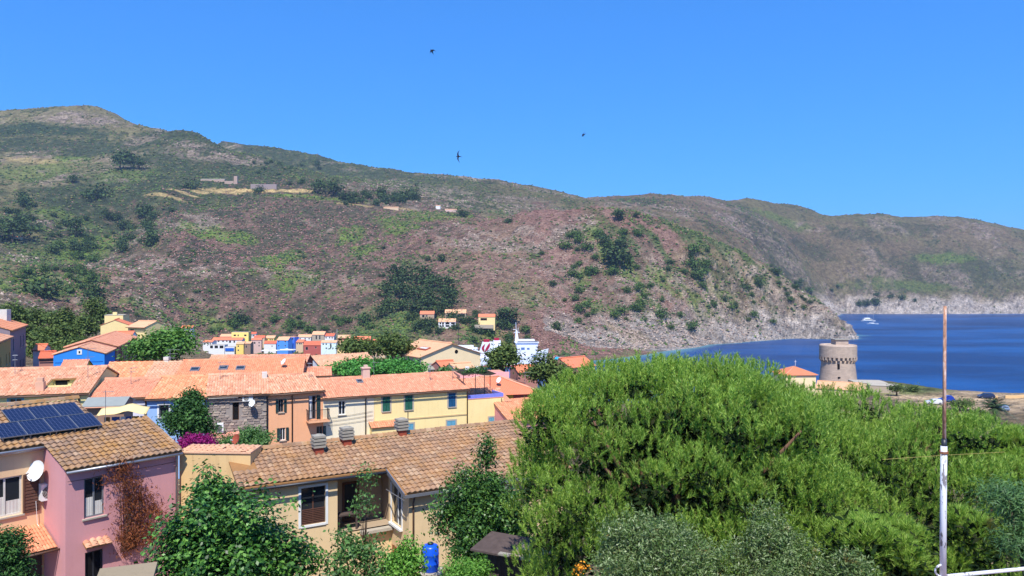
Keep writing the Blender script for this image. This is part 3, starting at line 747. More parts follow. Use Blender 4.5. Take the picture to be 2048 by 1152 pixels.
        if shutters:
            pw = (b - a) / 2
            for sd in (0, 1):
                if shutters == 'closed': x0, x1, y0 = a + sd * pw + .01, a + (sd + 1) * pw - .01, -0.03
                else: x0, x1, y0 = ((a - pw - .03, a - .03) if sd == 0 else (b + .03, b + pw + .03)) + (-0.075,)
                if shutters == 'left' and sd == 1: continue
                if shutters == 'right' and sd == 0: continue
                mb = MB(); f = min(.06, pw * .14)
                self._bx(wl, x0, x0 + f, y0, y0 + .045, c + .01, d - .01, mb); self._bx(wl, x1 - f, x1, y0, y0 + .045, c + .01, d - .01, mb)
                for zz in (c + .01, (c + d) / 2 - f / 2, d - .01 - f): self._bx(wl, x0 + f, x1 - f, y0 + .003, y0 + .042, zz, zz + f, mb)
                ns = 12
                for i in range(ns):
                    z = c + (d - c) * (i + .5) / ns; dz = (d - c) / ns * .55
                    X2 = [X(x0 + f, y0 + .036, z + dz), X(x1 - f, y0 + .036, z + dz), X(x1 - f, y0 + .008, z - dz), X(x0 + f, y0 + .008, z - dz)]
                    mb.quad(*X2)
                self.part(mb, "shutter", M[col], w)
        if curtain:
            mb = MB()
            n = 10
            for i in range(n):
                u0, u1 = a + .05 + (b - a) * .42 * i / n, a + .05 + (b - a) * .42 * (i + 1) / n
                f0, f1 = .05 + .03 * (i % 2), .05 + .03 * ((i + 1) % 2)
                um = a + .05 + (b - a) * .21
                for z0, z1, s0, s1 in ((d - .05, d - .5 * (d - c), 1, .35), (d - .5 * (d - c), c + .1, .35, .6)):
                    mb.quad(X(um + (u0 - um) * s0, f0, z0), X(um + (u1 - um) * s0, f1, z0), X(um + (u1 - um) * s1, f1, z1), X(um + (u0 - um) * s1, f0, z1))
            self.part(mb, "curtain", M['curtain'], w)
    def pipe(self, px, mat='copper', top=-0.1, bot=None):
        x, _ = self.F.front(px, 800); mb = MB().tube([(x, -self.over, -self.k * self.over - .05), (x, -.07, -.35), (x, -.07, bot if bot is not None else -self.H)], .05, 6)
        self.part(mb, "downpipe", M[mat], None, True)

def prof2(s, q, up=0.0): return (-s, q[0], q[1] + up)
def at_len(F, px): return F.front(px, 780)[0]

# small repeated fittings, each a thing of its own
def ac_unit(F, x, y, z, label, w=.85, h=.6, d=.32):
    t = thing("air_conditioner", label, "air conditioner", F.world(x, y, z), F.a)
    mb = MB().box(0, w, -d, 0, 0, h); mb.box(.03, .09, -.02, .12, .05, .09); mb.box(w - .09, w - .03, -.02, .12, .05, .09)
    mb.build("casing", M['white'], t)
    mb = MB(); n = 20; cx, cz, r = w * .36, h * .5, h * .38
    mb.add([(cx + r * math.cos(6.283 * i / n), -d - .008, cz + r * math.sin(6.283 * i / n)) for i in range(n)], [tuple(range(n))])
    f = mb.build("fan_opening", M['dgrey'], t)
    mb = MB()
    for i in range(5):
        rr = r * (i + 1) / 5
        mb.tube([(cx + rr * math.cos(6.283 * j / 14), -d - .016, cz + rr * math.sin(6.283 * j / 14)) for j in range(15)], .008, 4, False)
    mb.build("grille", M['offwhite'], f)
    return t

def dish(p, az, el, r, label, mat='white', mast=0.6, back=0.25):
    """satellite dish on a bent arm; p is where its mast is fixed"""
    t = thing("satellite_dish", label, "satellite dish", p, 0)
    d = Vector((math.sin(math.radians(az)) * math.cos(math.radians(el)), math.cos(math.radians(az)) * math.cos(math.radians(el)), math.sin(math.radians(el))))
    c = Vector((0, 0, mast)) + d * 0.12
    u = d.cross(Vector((0, 0, 1))).normalized(); v = u.cross(d)
    n, mrings = 20, 5; V = [c]; Fc = []
    for i in range(1, mrings + 1):
        rr = r * i / mrings
        V += [c + (math.cos(6.283 * j / n) * u + math.sin(6.283 * j / n) * v) * rr + d * (0.28 * rr * rr / r) for j in range(n)]
    Fc += [(0, 1 + j, 1 + (j + 1) % n) for j in range(n)]
    for i in range(mrings - 1):
        Fc += [(1 + i * n + j, 1 + (i + 1) * n + j, 1 + (i + 1) * n + (j + 1) % n, 1 + i * n + (j + 1) % n) for j in range(n)]
    mb = MB().add(V, Fc); mb.add([q - d * 0.012 for q in V], [tuple(reversed(f)) for f in Fc])
    mb.build("reflector", M[mat], t, True)
    f = c + d * r * 1.0 - v * r * .35
    MB().tube([c - v * r * .95 + d * .25 * r, f - v * r * .25, f], .014, 5).build("feed_arm", M['grey'], t)
    MB().obox(f, u * .035, v * .03, d * .05).build("receiver_head", M['offwhite'], t)
    MB().tube([(0, 0, 0), (0, 0, mast * .9), c], .022, 6).build("mast", M['grey'], t)
    return t

def aerial(p, h, label, rot=0.0, arms=((.95, .7), (.7, .5))):
    t = thing("roof_aerial", label, "aerial", p, rot)
    MB().tube([(0, 0, 0), (0, 0, h)], .02, 5).build("mast", M['grey'], t)
    for fr, ln in arms:
        mb = MB().tube([(-ln * .3, 0, h * fr), (ln, 0, h * fr)], .013, 4)
        for i in range(7):
            x = -ln * .25 + ln * 1.2 * i / 6; mb.tube([(x, -.2 + .012 * i, h * fr), (x, .2 - .012 * i, h * fr)], .008, 4)
        mb.build("boom", M['grey'], t)
    return t
# ------------------------------------------------------------------ the row of painted houses across the middle
PL = lambda key, rgb, **kw: plaster("plaster_" + key, lin(*rgb), **kw)
T2 = (0.2, 0.36)

# pale yellow house far left
F1 = FR(-60, 793.5, 54.4, 16)
h = House("house", "pale yellow house with a roof terrace cut into pink tiles", F1, at_len(F1, 177), 6.6, .25, F1.roof(90, 739, .25).y, PL('paleyellow', (226, 212, 150)), M['t_pink'], tile=T2, seed=11)
a, b = F1.roof(92, 777, .25), F1.roof(150, 763, .25)
h.skip.append((a.x, b.x, a.y - .1, b.y + .3))
h.win(18, 797, 44, 812, frame='lblue_sh', surround='lblue_sh')
h.build(); h.pipe(158)
# sunken roof terrace
x0, x1, y0, y1 = a.x, b.x, a.y, b.y + .5
mb = MB(); z1 = .25 * y1 + .12
mb.quad((x0, y1, .25 * y0 - .6), (x1, y1, .25 * y0 - .6), (x1, y1, z1), (x0, y1, z1)); mb.quad((x0, y0, .25 * y0 - .6), (x1, y0, .25 * y0 - .6), (x1, y1, .25 * y0 - .6), (x0, y1, .25 * y0 - .6))
mb.quad((x0, y0, .25 * y0 - .6), (x0, y1, .25 * y0 - .6), (x0, y1, z1), (x0, y0, .25 * y0 + .12)); mb.quad((x1, y1, .25 * y0 - .6), (x1, y0, .25 * y0 - .6), (x1, y0, .25 * y0 + .12), (x1, y1, z1))
mb.box(x0 - .1, x1 + .1, y0 - .12, y0 + .0, .25 * y0 + .05, .25 * y0 + .22)
tr = h.part(mb, "roof_terrace", PL('paleyellow', (226, 212, 150)), h.roof)
mb = MB().box(x0 + .15, x0 + (x1 - x0) * .6, y1 - .06, y1 - .01, .25 * y0 + .02, z1 - .1); h.part(mb, "terrace_door", M['dark'], h.roof)
mb = MB().box(x1 - .75, x1 - .5, y1 - .06, y1 - .01, .25 * y0 + .28, .25 * y0 + .5); h.part(mb, "vent", M['dark'], h.roof)
# chimney pot beside it
c = F1.roof(81, 783, .25)
mb = MB().box(c.x - .28, c.x + .28, c.y - .28, c.y + .28, c.z - .3, c.z + .75); mb.box(c.x - .2, c.x + .2, c.y - .2, c.y + .2, c.z + .75, c.z + 1.05); h.part(mb, "chimney", PL('chim', (214, 168, 140)), h.roof)

# coral roofed house
F2 = FR(180, 797, 56.6, 11)
h = House("house", "white walled house under a smooth coral tile roof", F2, at_len(F2, 294), 6.6, .25, F2.roof(235, 761, .25).y, PL('lilacwhite', (216, 214, 226)), M['t_coral'], tile=(0.16, .3), seed=12, wall_side=PL('lilacwhite', (216, 214, 226)))
h.build(); h.pipe(292)
# pale blue house
F3 = FR(294.5, 797.5, 57.2, 13)
h = House("house", "pale blue house under orange tiles behind dark conifer", F3, at_len(F3, 413), 6.6, .25, F3.roof(352, 756, .25).y, PL('paleblue', (150, 184, 230)), M['t_stripe'], tile=(.24, .36), seed=13)
h.win(318, 810, 338, 834, surround='white', frame='grey', split=False)
h.build(); h.pipe(411)

# stone house
F4 = FR(413.5, 791.5, 58.2, 19)
H4 = House("house", "rough grey stone house with two air conditioners", F4, at_len(F4, 536), 6.8, .27, F4.roof(470, 751, .27).y, PL('mortar', (150, 140, 132), stain=.5), M['t_pink'], tile=T2, seed=14)
H4.win(465, 805, 478, 840, door=True, frame='brown_sh', glass='dark', split=False, sill=False)
H4.build(); H4.pipe(534, 'dgrey')
m_st, _nt, _b = new_mat("rubble_stone", 0.95, 0.15); t = NT(_nt)
c = t.ramp(t.rnd(), (0, lin(150, 138, 128)), (.35, lin(176, 160, 146)), (.7, lin(134, 122, 116)), (1, lin(192, 174, 156)))
n = t.noise(t.pos(), 7.0, 5, .7); c = t.mix(.5, c, t.ramp(n, (.3, .6), (.7, 1.05)), 'MULTIPLY'); t.l(c, _b.inputs["Base Color"]); t.bump(n, .5, .03, _b)
def stone_mesh(seed):
    r = random.Random(seed); mb = MB()
    pr = [(-.5, -.42), (-.42, -.5), (.4, -.5), (.5, -.38), (.5, .4), (.42, .5), (-.4, .5), (-.5, .36)]
    a = [(x + r.uniform(-.06, .06), 0.0, z + r.uniform(-.06, .06)) for x, z in pr]
    b = [(x * .84, -1.0 - r.uniform(0, .35), z * .8) for x, y, z in a]
    mb.add(a + b, [(i, (i + 1) % 8, 8 + (i + 1) % 8, 8 + i) for i in range(8)] + [tuple(range(8, 16))])
    me = mb.mesh("stone"); me.materials.append(m_st); return me
ST = [stone_mesh(s) for s in range(6)]
wallo = [o for o in H4.root.children if o.name.startswith("wall")][0]
r = random.Random(4); z = -.12; cnt = 0
while z > -4.3 and cnt < 296:
    hh = r.uniform(.13, .22); x = r.uniform(-.1, .1)
    while x < H4.L - .1 and cnt < 296:
        ww = r.uniform(.25, .55); cx, cz = x + ww / 2, z - hh / 2
        if cx + ww / 2 < H4.L + .02 and cx - ww / 2 > -.02 and not any(q[0] - .1 < cx + ww * .4 and cx - ww * .4 < q[1] + .1 and q[2] - .05 < cz < q[3] + .1 for q in H4.holes['front']):
            o = bpy.data.objects.new("stone", r.choice(ST)); C.objects.link(o); o.parent = wallo
            o.location = (cx, 0.004, cz); o.scale = (ww * .95, r.uniform(.03, .06), hh * .93); o.rotation_euler.y = r.uniform(-.03, .03); cnt += 1
        x += ww + .02
    z -= hh + .018
# awning roller, terrace, railing
xa, za = F4.front(416, 793); xb, _ = F4.front(476, 793)
t0 = thing("roller_awning", "rolled white awning under the eave of the stone house", "awning", F4.world(xa, -.14, za - .12), F4.a)
MB().tube([(0, 0, 0), (xb - xa, 0, 0)], .085, 8).build("roll", M['white'], t0, True); MB().box(.05, .13, -.03, .14, -.02, .12).box(xb - xa - .13, xb - xa - .05, -.03, .14, -.02, .12).build("bracket", M['grey'], t0)
xa, za = F4.front(420, 866); xb, _ = F4.front(484, 862)
mb = MB().box(xa, xb, -1.25, 0.02, za - .2, za); trc = H4.part(mb, "terrace", PL('terrace', (214, 150, 128)))
mb = MB().box(xa, xb, -1.2, -.02, za - 3, za - .2); H4.part(mb, "terrace_base", PL('beige0', (206, 176, 140)))
mb = MB()
for i in range(9): mb.box(xa + .02 + i * .11, xa + .04 + i * .11, -1.2, -1.18, za, za + .75)
mb.box(xa, xa + .95, -1.205, -1.175, za + .75, za + .78); H4.part(mb, "railing", M['dgrey'], trc)
xa, za = F4.front(432, 863, -.6); ac_unit(F4, xa, -.55, za - .06, "white air conditioner standing on the terrace of the stone house", .55, .72, .3)
xa, za = F4.front(485, 802); ac_unit(F4, xa, -.02, za, "white air conditioner high on stone wall beside the white dish", .78, .5, .3)
xa, za = F4.front(507, 812, -.5); dish(F4.world(xa, -.45, za - .45), 205, 28, .3, "white satellite dish mounted on grey stone house wall")
MB().tube([F4.world(xa, -.02, za - .4), F4.world(xa, -.45, za - .4)], .02, 5).build("dish_bracket", M['grey'])
bpy.data.objects["dish_bracket"]["label"] = "short iron bracket carrying dish on stone wall"; bpy.data.objects["dish_bracket"]["category"] = "bracket"
c = F4.roof(529, 757, .27)
mb = MB().box(c.x - .2, c.x + .2, c.y - .3, c.y + .3, c.z - .3, c.z + .55); H4.part(mb, "chimney", M['offwhite'], H4.roof)

# orange house with balcony
F5 = FR(536.5, 787, 59.8, 30)
H5 = House("house", "apricot orange house with dark green shutters and iron balcony", F5, at_len(F5, 646), 7.0, .27, F5.roof(592, 752, .27).y, PL('apricot', (236, 174, 132), stain=.3), M['t_pink'], tile=T2, seed=15, over=.35)
H5.win(557, 799, 567, 824, shutters='open', col='dgreen_sh', frame='grey', glass='dark')
H5.win(617, 792, 632, 838, shutters='right', col='dgreen_sh', frame='grey', door=True, glass='dark', curtain=True)
H5.win(560, 856, 571, 880, shutters='open', col='dgreen_sh', frame='white', glass='glass')
H5.win(633, 853, 645, 880, shutters='right', col='dgreen_sh', frame='grey', glass='glass')
H5.build(); H5.pipe(584)
xa, za = F5.front(612, 840); xb, _ = F5.front(654, 838); dp = .85
mb = MB().box(xa, xb, -dp, .02, za - .16, za - .02); bal = H5.part(mb, "balcony", PL('apricot', (236, 174, 132), stain=.3))
mb = MB(); nb = 16
for i in range(nb + 1):
    x = xa + .02 + (xb - xa - .06) * i / nb; mb.box(x, x + .022, -dp + .02, -dp + .042, za - .02, za + .85)
for i in range(1, 6):
    for x in (xa + .02, xb - .042): mb.box(x, x + .022, -dp + .02 + dp * i / 6, -dp + .042 + dp * i / 6, za - .02, za + .85)
mb.box(xa, xb, -dp + .01, -dp + .05, za + .85, za + .89); mb.box(xa, xa + .04, -dp + .05, 0, za + .85, za + .89); mb.box(xb - .04, xb, -dp + .05, 0, za + .85, za + .89)
H5.part(mb, "railing", M['dgrey'], bal)

# cream and yellow houses under one long ridge
F6 = FR(646.5, 796, 62.0, 26)
R6 = F6.roof(720, 757, .25).y
L6 = at_len(F6, 748)
H6 = House("house", "cream house with a small dark window beside the yellow house", F6, L6, 6.8, .25, R6, PL('cream', (238, 222, 190), stain=.38), M['t_coral'], tile=T2, seed=16, ridge_cap=True)
H6.win(677, 802, 691, 829, frame='white', glass='glass')
H6.win(678, 860, 690, 884, frame='grey', glass='dark')
H6.build(); H6.pipe(731, 'dgrey')
F7 = Frame(F6.world(L6 + .02, 0, 0), 26)
H7 = House("house", "butter yellow house with green and blue shutters in the row", F7, at_len(F7, 935), 6.8, .25, R6, PL('yellow', (244, 217, 154), stain=.38), M['t_coral'], tile=T2, seed=17)
H7.win(765, 794, 780, 822, shutters='closed', col='green_sh', surround='concrete'); H7.win(810, 791, 825, 819, shutters='closed', col='green_sh', surround='concrete')
H7.win(897, 787, 911, 813, shutters='closed', col='blue_sh', surround='concrete')
H7.win(894, 842, 911, 860, shutters='closed', col='lblue_sh', surround='concrete'); H7.win(813, 848, 827, 868, shutters='closed', col='lblue_sh', surround='concrete')
H7.build(); H7.pipe(934, 'copper')
xa, za = F7.front(749, 843); xb, zb_ = F7.front(934, 822)
H7.part(MB().box(0.0, H7.L, -.05, .03, za - .06, za + .06), "string_course", PL('band', (206, 178, 130)))
# lean-to roof on it
xa, za = F7.front(737, 853); xb, _ = F7.front(800, 848)
mb = MB().prism([(xa, 0.0, za + .35), (xa, -.95, za), (xa, -.95, za - .07), (xa, 0.0, za + .27)], (xb - xa, 0, 0)); lt = H7.part(mb, "lean_to_roof", M['wood'])
me = barrel_tiles(xa, xb, -1.0, -.02, .37, .2, .33, seed=3, up=za + .37); ob = tag(link("roof_tiles", me, M['t_orange'], lt), kind="stuff")
H7.part(MB().box(xa + .1, xb - .05, -.8, 0, za - 2.6, za - .05), "lean_to", PL('yellow', (244, 217, 154), stain=.38))
# chimney with cowl, skylight and aerial on the long ridge
c = F6.roof(731, 757, .25); c.y = R6 - .1; c.z = .25 * c.y
mb = MB().box(c.x - .32, c.x + .32, c.y - .3, c.y + .3, c.z - .3, c.z + .95); mb.box(c.x - .4, c.x + .4, c.y - .38, c.y + .38, c.z + .95, c.z + 1.03); mb.box(c.x - .16, c.x + .16, c.y - .16, c.y + .16, c.z + 1.03, c.z + 1.25)
H6.part(mb, "chimney", PL('chim2', (206, 176, 158)), H6.roof)
def skylight(hs, px, py, w=.6, hgt=.5, mat='glass', nm="skylight"):
    c = hs.F.roof(px, py, hs.k, .2); k = hs.k
    mb = MB()
    for xa, xb, ya, yb in ((-w / 2 - .08, w / 2 + .08, -hgt / 2 - .08, -hgt / 2), (-w / 2 - .08, w / 2 + .08, hgt / 2, hgt / 2 + .08), (-w / 2 - .08, -w / 2, -hgt / 2, hgt / 2), (w / 2, w / 2 + .08, -hgt / 2, hgt / 2)):
        P = lambda x, y, u: (c.x + x, c.y + y, c.z + k * y + u)
        mb.add([P(xa, ya, -.2), P(xb, ya, -.2), P(xb, yb, -.2), P(xa, yb, -.2), P(xa, ya, .06), P(xb, ya, .06), P(xb, yb, .06), P(xa, yb, .06)], [(4, 5, 6, 7), (0, 1, 5, 4), (1, 2, 6, 5), (2, 3, 7, 6), (3, 0, 4, 7)])
    s = hs.part(mb, nm, M['grey'], hs.roof)
    hs.part(MB().quad(*[(c.x + x, c.y + y, c.z + k * y + .02) for x, y in ((-w / 2, -hgt / 2), (w / 2, -hgt / 2), (w / 2, hgt / 2), (-w / 2, hgt / 2))]), "skylight_pane", M[mat], hs.roof)
skylight(H6, 719, 762, .4, .5)
q = F6.world(F6.roof(745, 752, .25).x, R6, .25 * R6); aerial(q, 2.0, "tall roof aerial beside the chimney of the cream house", .4)
# washing lines on the facades
def wire(label, pts, r=.012, mat='cable', sag=.0, cat="cable", name="cable"):
    P = []
    for a, b in zip(pts[:-1], pts[1:]):
        a, b = Vector(a), Vector(b)
        for i in range(8): f = i / 8; P.append(a.lerp(b, f) - Vector((0, 0, 4 * sag * f * (1 - f))))
    P.append(Vector(pts[-1]))
    o = MB().tube(P, r, 4).build(name, M[mat]); return tag(o, label, cat)
for i, (p0, p1) in enumerate((((654, 837), (746, 822)), ((655, 843), (746, 830)), ((656, 851), (748, 838)))):
    a = F6.front(*p0, y=-.06); b = F6.front(*p1, y=-.06)
    wire(("topmost", "middle", "lowest")[i] + " of three thin cables strung across the cream house", [F6.world(a[0], -.06, a[1]), F6.world(b[0], -.06, b[1])], .012, sag=.03)

# lower yellow house with the blue roof terrace
F8 = Frame(F7.world(H7.L + .05, 0, F7.front(938, 800)[1]), 26)
L8 = at_len(F8, 1007)
h = House("house", "lower yellow house with a blue tiled roof terrace", F8, L8, 5.6, 0.02, 2.6, PL('yellow', (244, 217, 154), stain=.38), PL('terrace', (214, 150, 128)), depth=6.0, over=.02, side_over=.02, gutter=False, ridge_cap=False)
h.win(978, 835, 988, 849, shutters='closed', col='lblue_sh', surround='concrete'); h.build(); h.pipe(1003)
mb = MB().box(0, L8, 0, .14, .1, .42).box(0, .14, .14, 2.4, .1, .42).box(L8 - .14, L8, .14, 2.4, .1, .42)
h.part(mb, "parapet", plain("blue_glazed_tile", lin(122, 130, 214), .4, .5, var=.25, scale=5))
F8b = Frame(F8.world(.3, 2.3, .05), 26)
hb = House("house", "small pink tiled roof rising behind the blue terrace", F8b, L8 - .2, 4.5, .42, 2.6, PL('cream', (238, 222, 190), stain=.38), M['t_coral'], tile=T2, seed=19, gutter=False)
hb.build()
# pergola on the terrace
pg = thing("pergola", "dark reed pergola with a green creeper on the blue terrace", "pergola", F8.world(0, 0, .1), F8.a)
for x, y in ((.95, .5), (2.4, .4), (.25, 1.7), (2.4, 1.7)): MB().tube([(x, y, 0), (x, y, 2.15)], .035, 6).build("post", M['dgrey'], pg)
mb = MB()
for i in range(26): x = -.35 + 3.1 * i / 25; mb.obox((x, 1.0, 2.25 + .1 * math.sin(i * .25)), (.05, 0, 0), (0, 1.15, .06), (0, 0, .02))
tag(mb.build("reed_mat", plain("reed", lin(64, 60, 48), .9, .1, var=.4, scale=10), pg), kind="stuff")
# narrow white strip, orange lower roof, pink wall on the right
FA = Frame(F8.world(L8 + .1, .2, -.4), 26)
h = House("house", "narrow white house squeezed between yellow and pink houses", FA, .6, 5.2, .3, 2.4, PL('white', (226, 224, 222)), M['t_coral'], tile=T2, seed=21, gutter=False); h.win(1011, 819, 1015, 832, split=False, frame='grey'); h.build()
FB = FR(1017, 842, 66, 24)
h = House("house", "rose pink house with green shutters and bright orange roof", FB, at_len(FB, 1110), 4.5, .33, FB.roof(1040, 801, .33).y, PL('rose', (216, 150, 150)), M['t_orange'], tile=T2, seed=22)
h.win(1030, 848, 1043, 875, shutters='closed', col='green_sh'); h.build()
# hipped orange house
def hip_house(name, label, F, L, Dp, H, k, wall, roofm, over=.5, tile=T2, back=False):
    root = thing(name, label, "house", F.world(0, 0, -H), F.a)
    mb = MB(); wall_sheet(mb, (0, 0, 0), (1, 0, 0), L, -H, 0, [], (0, 1, 0)); wall_sheet(mb, (0, 0, 0), (0, 1, 0), Dp, -H, 0, [], (1, 0, 0)); wall_sheet(mb, (L, 0, 0), (0, 1, 0), Dp, -H, 0, [], (-1, 0, 0)); wall_sheet(mb, (0, Dp, 0), (1, 0, 0), L, -H, 0, [], (0, -1, 0))
    w = mb.build("wall", wall, root); w.location.z = H
    o = over; hx = Dp / 2; z0 = -k * o; zr = k * hx
    a, b, c, d = (-o, -o, z0), (L + o, -o, z0), (L + o, Dp + o, z0), (-o, Dp + o, z0); e, f = (hx, hx, zr), (L - hx, hx, zr)
    mb = MB().quad(a, b, f, e).tri(b, c, f).quad(c, d, e, f).tri(d, a, e).quad(a, d, c, b)
    rf = mb.build("roof", roofm, root); rf.location.z = H
    mb = MB()
    for p, q in ((a, e), (b, f), (c, f), (d, e), (e, f)): mb.tube([Vector(p) + Vector((0, 0, .04)), Vector(q) + Vector((0, 0, .04))], .11, 6)
    mb.build("ridge_tiles", M['t_tan'], rf, True)
    return root, rf
FC = FR(905, 789, 80, 14)
hr, hrf = hip_house("house", "hipped bright orange roof house behind the blue terrace", FC, at_len(FC, 1078), 7.5, 6.0, .36, PL('brickred', (186, 92, 82)), M['f_orange'])
xa, za = FC.front(1030, 788); xb, _ = FC.front(1078, 786)
o = MB().box(xa + 1.6, xb - .2, -.02, .3, za - 1.3, za - .35).build("loggia", M['dark'], hr); o.location.z = 6.0
o = MB().box(xa - 1.35, xa - .2, -.03, .2, -2.2, -.1).build("yellow_panel", PL('ochre', (236, 190, 70)), hr); o.location.z = 6.0
q = FC.roof(1000, 772, .36); dish(FC.world(q.x, q.y, q.z), 228, 30, .36, "white satellite dish on hipped orange roof")
aerial(FC.world(*FC.roof(1050, 770, .36)), 1.5, "square framed aerial on the hipped orange roof", .2)
# ------------------------------------------------------------------ roofs behind the row
def simple(label, px0, py, D, al, px1, ridge_px, H, k, wall, roofm, tile=None, over=.3, seed=1, name="house", cat="house", gutter=True, **kw):
    F = FR(px0, py, D, al)
    h = House(name, label, F, at_len(F, px1), H, k, F.roof(*ridge_px, k).y, wall, roofm, tile=tile, over=over, seed=seed, gutter=gutter, cat=cat, **kw)
    return h
h = simple("house with bold striped orange tiles behind the coral roof", 192, 763, 64.5, 11, 287, (240, 728), 6, .3, PL('cream', (238, 222, 190)), M['t_stripe'], (.3, .42), seed=31); h.build()
c = h.F.roof(186, 745, .3)
h = simple("house with faded tan tiles between striped and skylight roofs", 287.5, 759, 65.3, 11, 351, (320, 727), 6, .3, PL('cream', (238, 222, 190)), M['t_tan'], (.3, .42), seed=32); h.build()
HS = simple("long house with a plain orange roof and three skylights", 352, 753.5, 66.0, 12, 604, (420, 723), 6, .3, PL('apricot', (236, 174, 132)), M['t_orange'], (.17, .34), seed=33); HS.build()
for px, py in ((390, 738), (447, 735), (481, 735.5)): skylight(HS, px, py, .62, .62, 'glass')
c = HS.F.roof(570, 738, .3); dish(HS.F.world(c.x, c.y, c.z), 228, 35, .33, "white satellite dish on the long orange roof")
h = simple("small orange roof stepping down beside the cream house", 566, 753.5, 70, 16, 662, (610, 738.5), 6, .3, PL('cream', (238, 222, 190)), M['t_coral'], (.2, .36), seed=34); h.build()
h = simple("dark red house with its gable end under a coral roof", 444, 731, 86, 6, 611, (540, 712.5), 5, .3, PL('oxblood', (150, 62, 56)), M['t_coral'], (.24, .4), seed=35); h.build()
F = FR(647, 741, 96, 36)
h = House("house", "house with white gable and pale tan roof behind the bright pine", F, at_len(F, 760), 5, .34, 4.2, PL('white', (226, 224, 222)), M['t_tan'], tile=(.24, .4), seed=36); h.build()
h = simple("low weedy tan roof above the skylight roof", 418, 722.5, 92, 8, 470, (440, 713), 4, .3, PL('ochre', (236, 190, 70)), M['t_tan'], (.24, .4), seed=37); h.build()
# aerials and chimneys along those roofs
q = F1.world(*F1.roof(176, 760, .25)); aerial(q, 2.6, "tall thin aerial standing between yellow house and coral roof", 1.2)
q = FR(340, 727, 69, 11).o; aerial(q, 1.3, "wide comb aerial beside small white chimney", 0.1, ((.98, .9), (.7, .7), (.4, .5)))
c = W(334, 727, 69); tag(MB().box(-.2, .2, -.2, .2, -.4, .35).box(-.24, .24, -.24, .24, .35, .62).build("chimney", M['offwhite']), "small white and orange chimney on the tan roof", "chimney").location = c

# ------------------------------------------------------------------ blue house and its neighbours
Fb = FR(209, 707.5, 110.0, 110)
R_ = 3.3
hb = House("house", "bright blue house with gable end and white framed window", Fb, 9.5, 6.5, .3, R_, PL('azure', (52, 136, 220), stain=.1), M['t_pink'], tile=(.24, .4), seed=41, wall_side=PL('azure', (52, 136, 220), stain=.1), over=.2)
hb.build()
ya, za = Fb.side(154, 699.5, 0); yb, zb_ = Fb.side(164, 709, 0)
y0, y1 = min(ya, yb), max(ya, yb)
w = hb.part(MB().box(-.06, .0, y0, y1, zb_, za), "window", M['white']); hb.part(MB().box(-.08, -.05, y0 + .22, y1 - .22, zb_ + .2, za - .2), "pane", M['dark'], w)
hb.part(MB().box(-.04, .0, .2, 6.4, -1.15, -1.08), "string_course", PL('azure2', (30, 100, 190)))
Fb2 = Frame(Fb.world(9.5, -.25, .35), 110)
h = House("house", "mauve brown terrace house joined behind the blue house", Fb2, 24, 6.5, .3, 3.6, PL('mauve', (176, 124, 112)), M['t_coral'], tile=(.26, .45), seed=42, over=.3)
for x in (2.2, 6.5, 11, 15.5, 20): h.hole('front', x, x + .9, -2.6, -1.0, shutters='closed', col='brown_sh', frame='grey')
h.build()
for x in (4.2, 13.2): h.part(MB().tube([(x, -.08, 0), (x, -.08, -6)], .07, 6), "downpipe", M['brick'], None, True)
h = simple("small orange roof in front of the blue house", 118, 741, 98, 14, 168, (160, 722), 3, .5, PL('ochre', (236, 190, 70)), M['t_coral'], (.24, .4), seed=43); h.build()
# houses on the left edge
Fl = FR(-8, 685, 95, 117)
h = House("house", "old ochre house in shade at the picture's left edge", Fl, 12.6, 11, .3, 4.6, PL('oldochre', (196, 158, 96), stain=.5), M['t_pink'], tile=(.24, .4), seed=44)
for z in (-2.9, -6.4):
    for x in (3.4, 8.2, 11.0): h.hole('front', x, x + .75, z - .75, z + .75, frame='grey', glass='dark', split=False)
h.build()
Fl2 = Frame(Fl.world(12.8, 0.1, .9), 117)
h = House("house", "tall grey rendered house with an orange roof", Fl2, 17, 11.5, .34, 4.6, PL('greyrender', (138, 128, 134), stain=.5), M['t_orange'], tile=(.3, .5), seed=45)
for z in (-2.3, -6.1, -9.4):
    for x in (2.8, 10.5, 13.6): h.hole('front', x, x + 1.0, z - .9, z + .9, frame='grey', glass='dark', split=False)
h.build()
q = Fl2.world(14, 2.5, 1.0); tag(MB().box(-.7, .7, -.5, .5, -.3, 1.7).build("chimney", M['offwhite']), "broad pale chimney on the grey house roof", "chimney").location = q
aerial(Fl2.world(11, 3, 1.1), 2.2, "roof aerial on the tall grey house", .8)
h = simple("small white lean-to house beside the grey house", 66, 700, 122, 20, 88, (76, 690), 4, .3, PL('white', (226, 224, 222)), M['f_orange'], seed=46); h.build()
h = simple("low brown roofed porch beside the grey house", 78, 716, 112, 25, 108, (95, 704), 3, .35, PL('mauve', (176, 124, 112)), M['f_red'], seed=47); h.build()
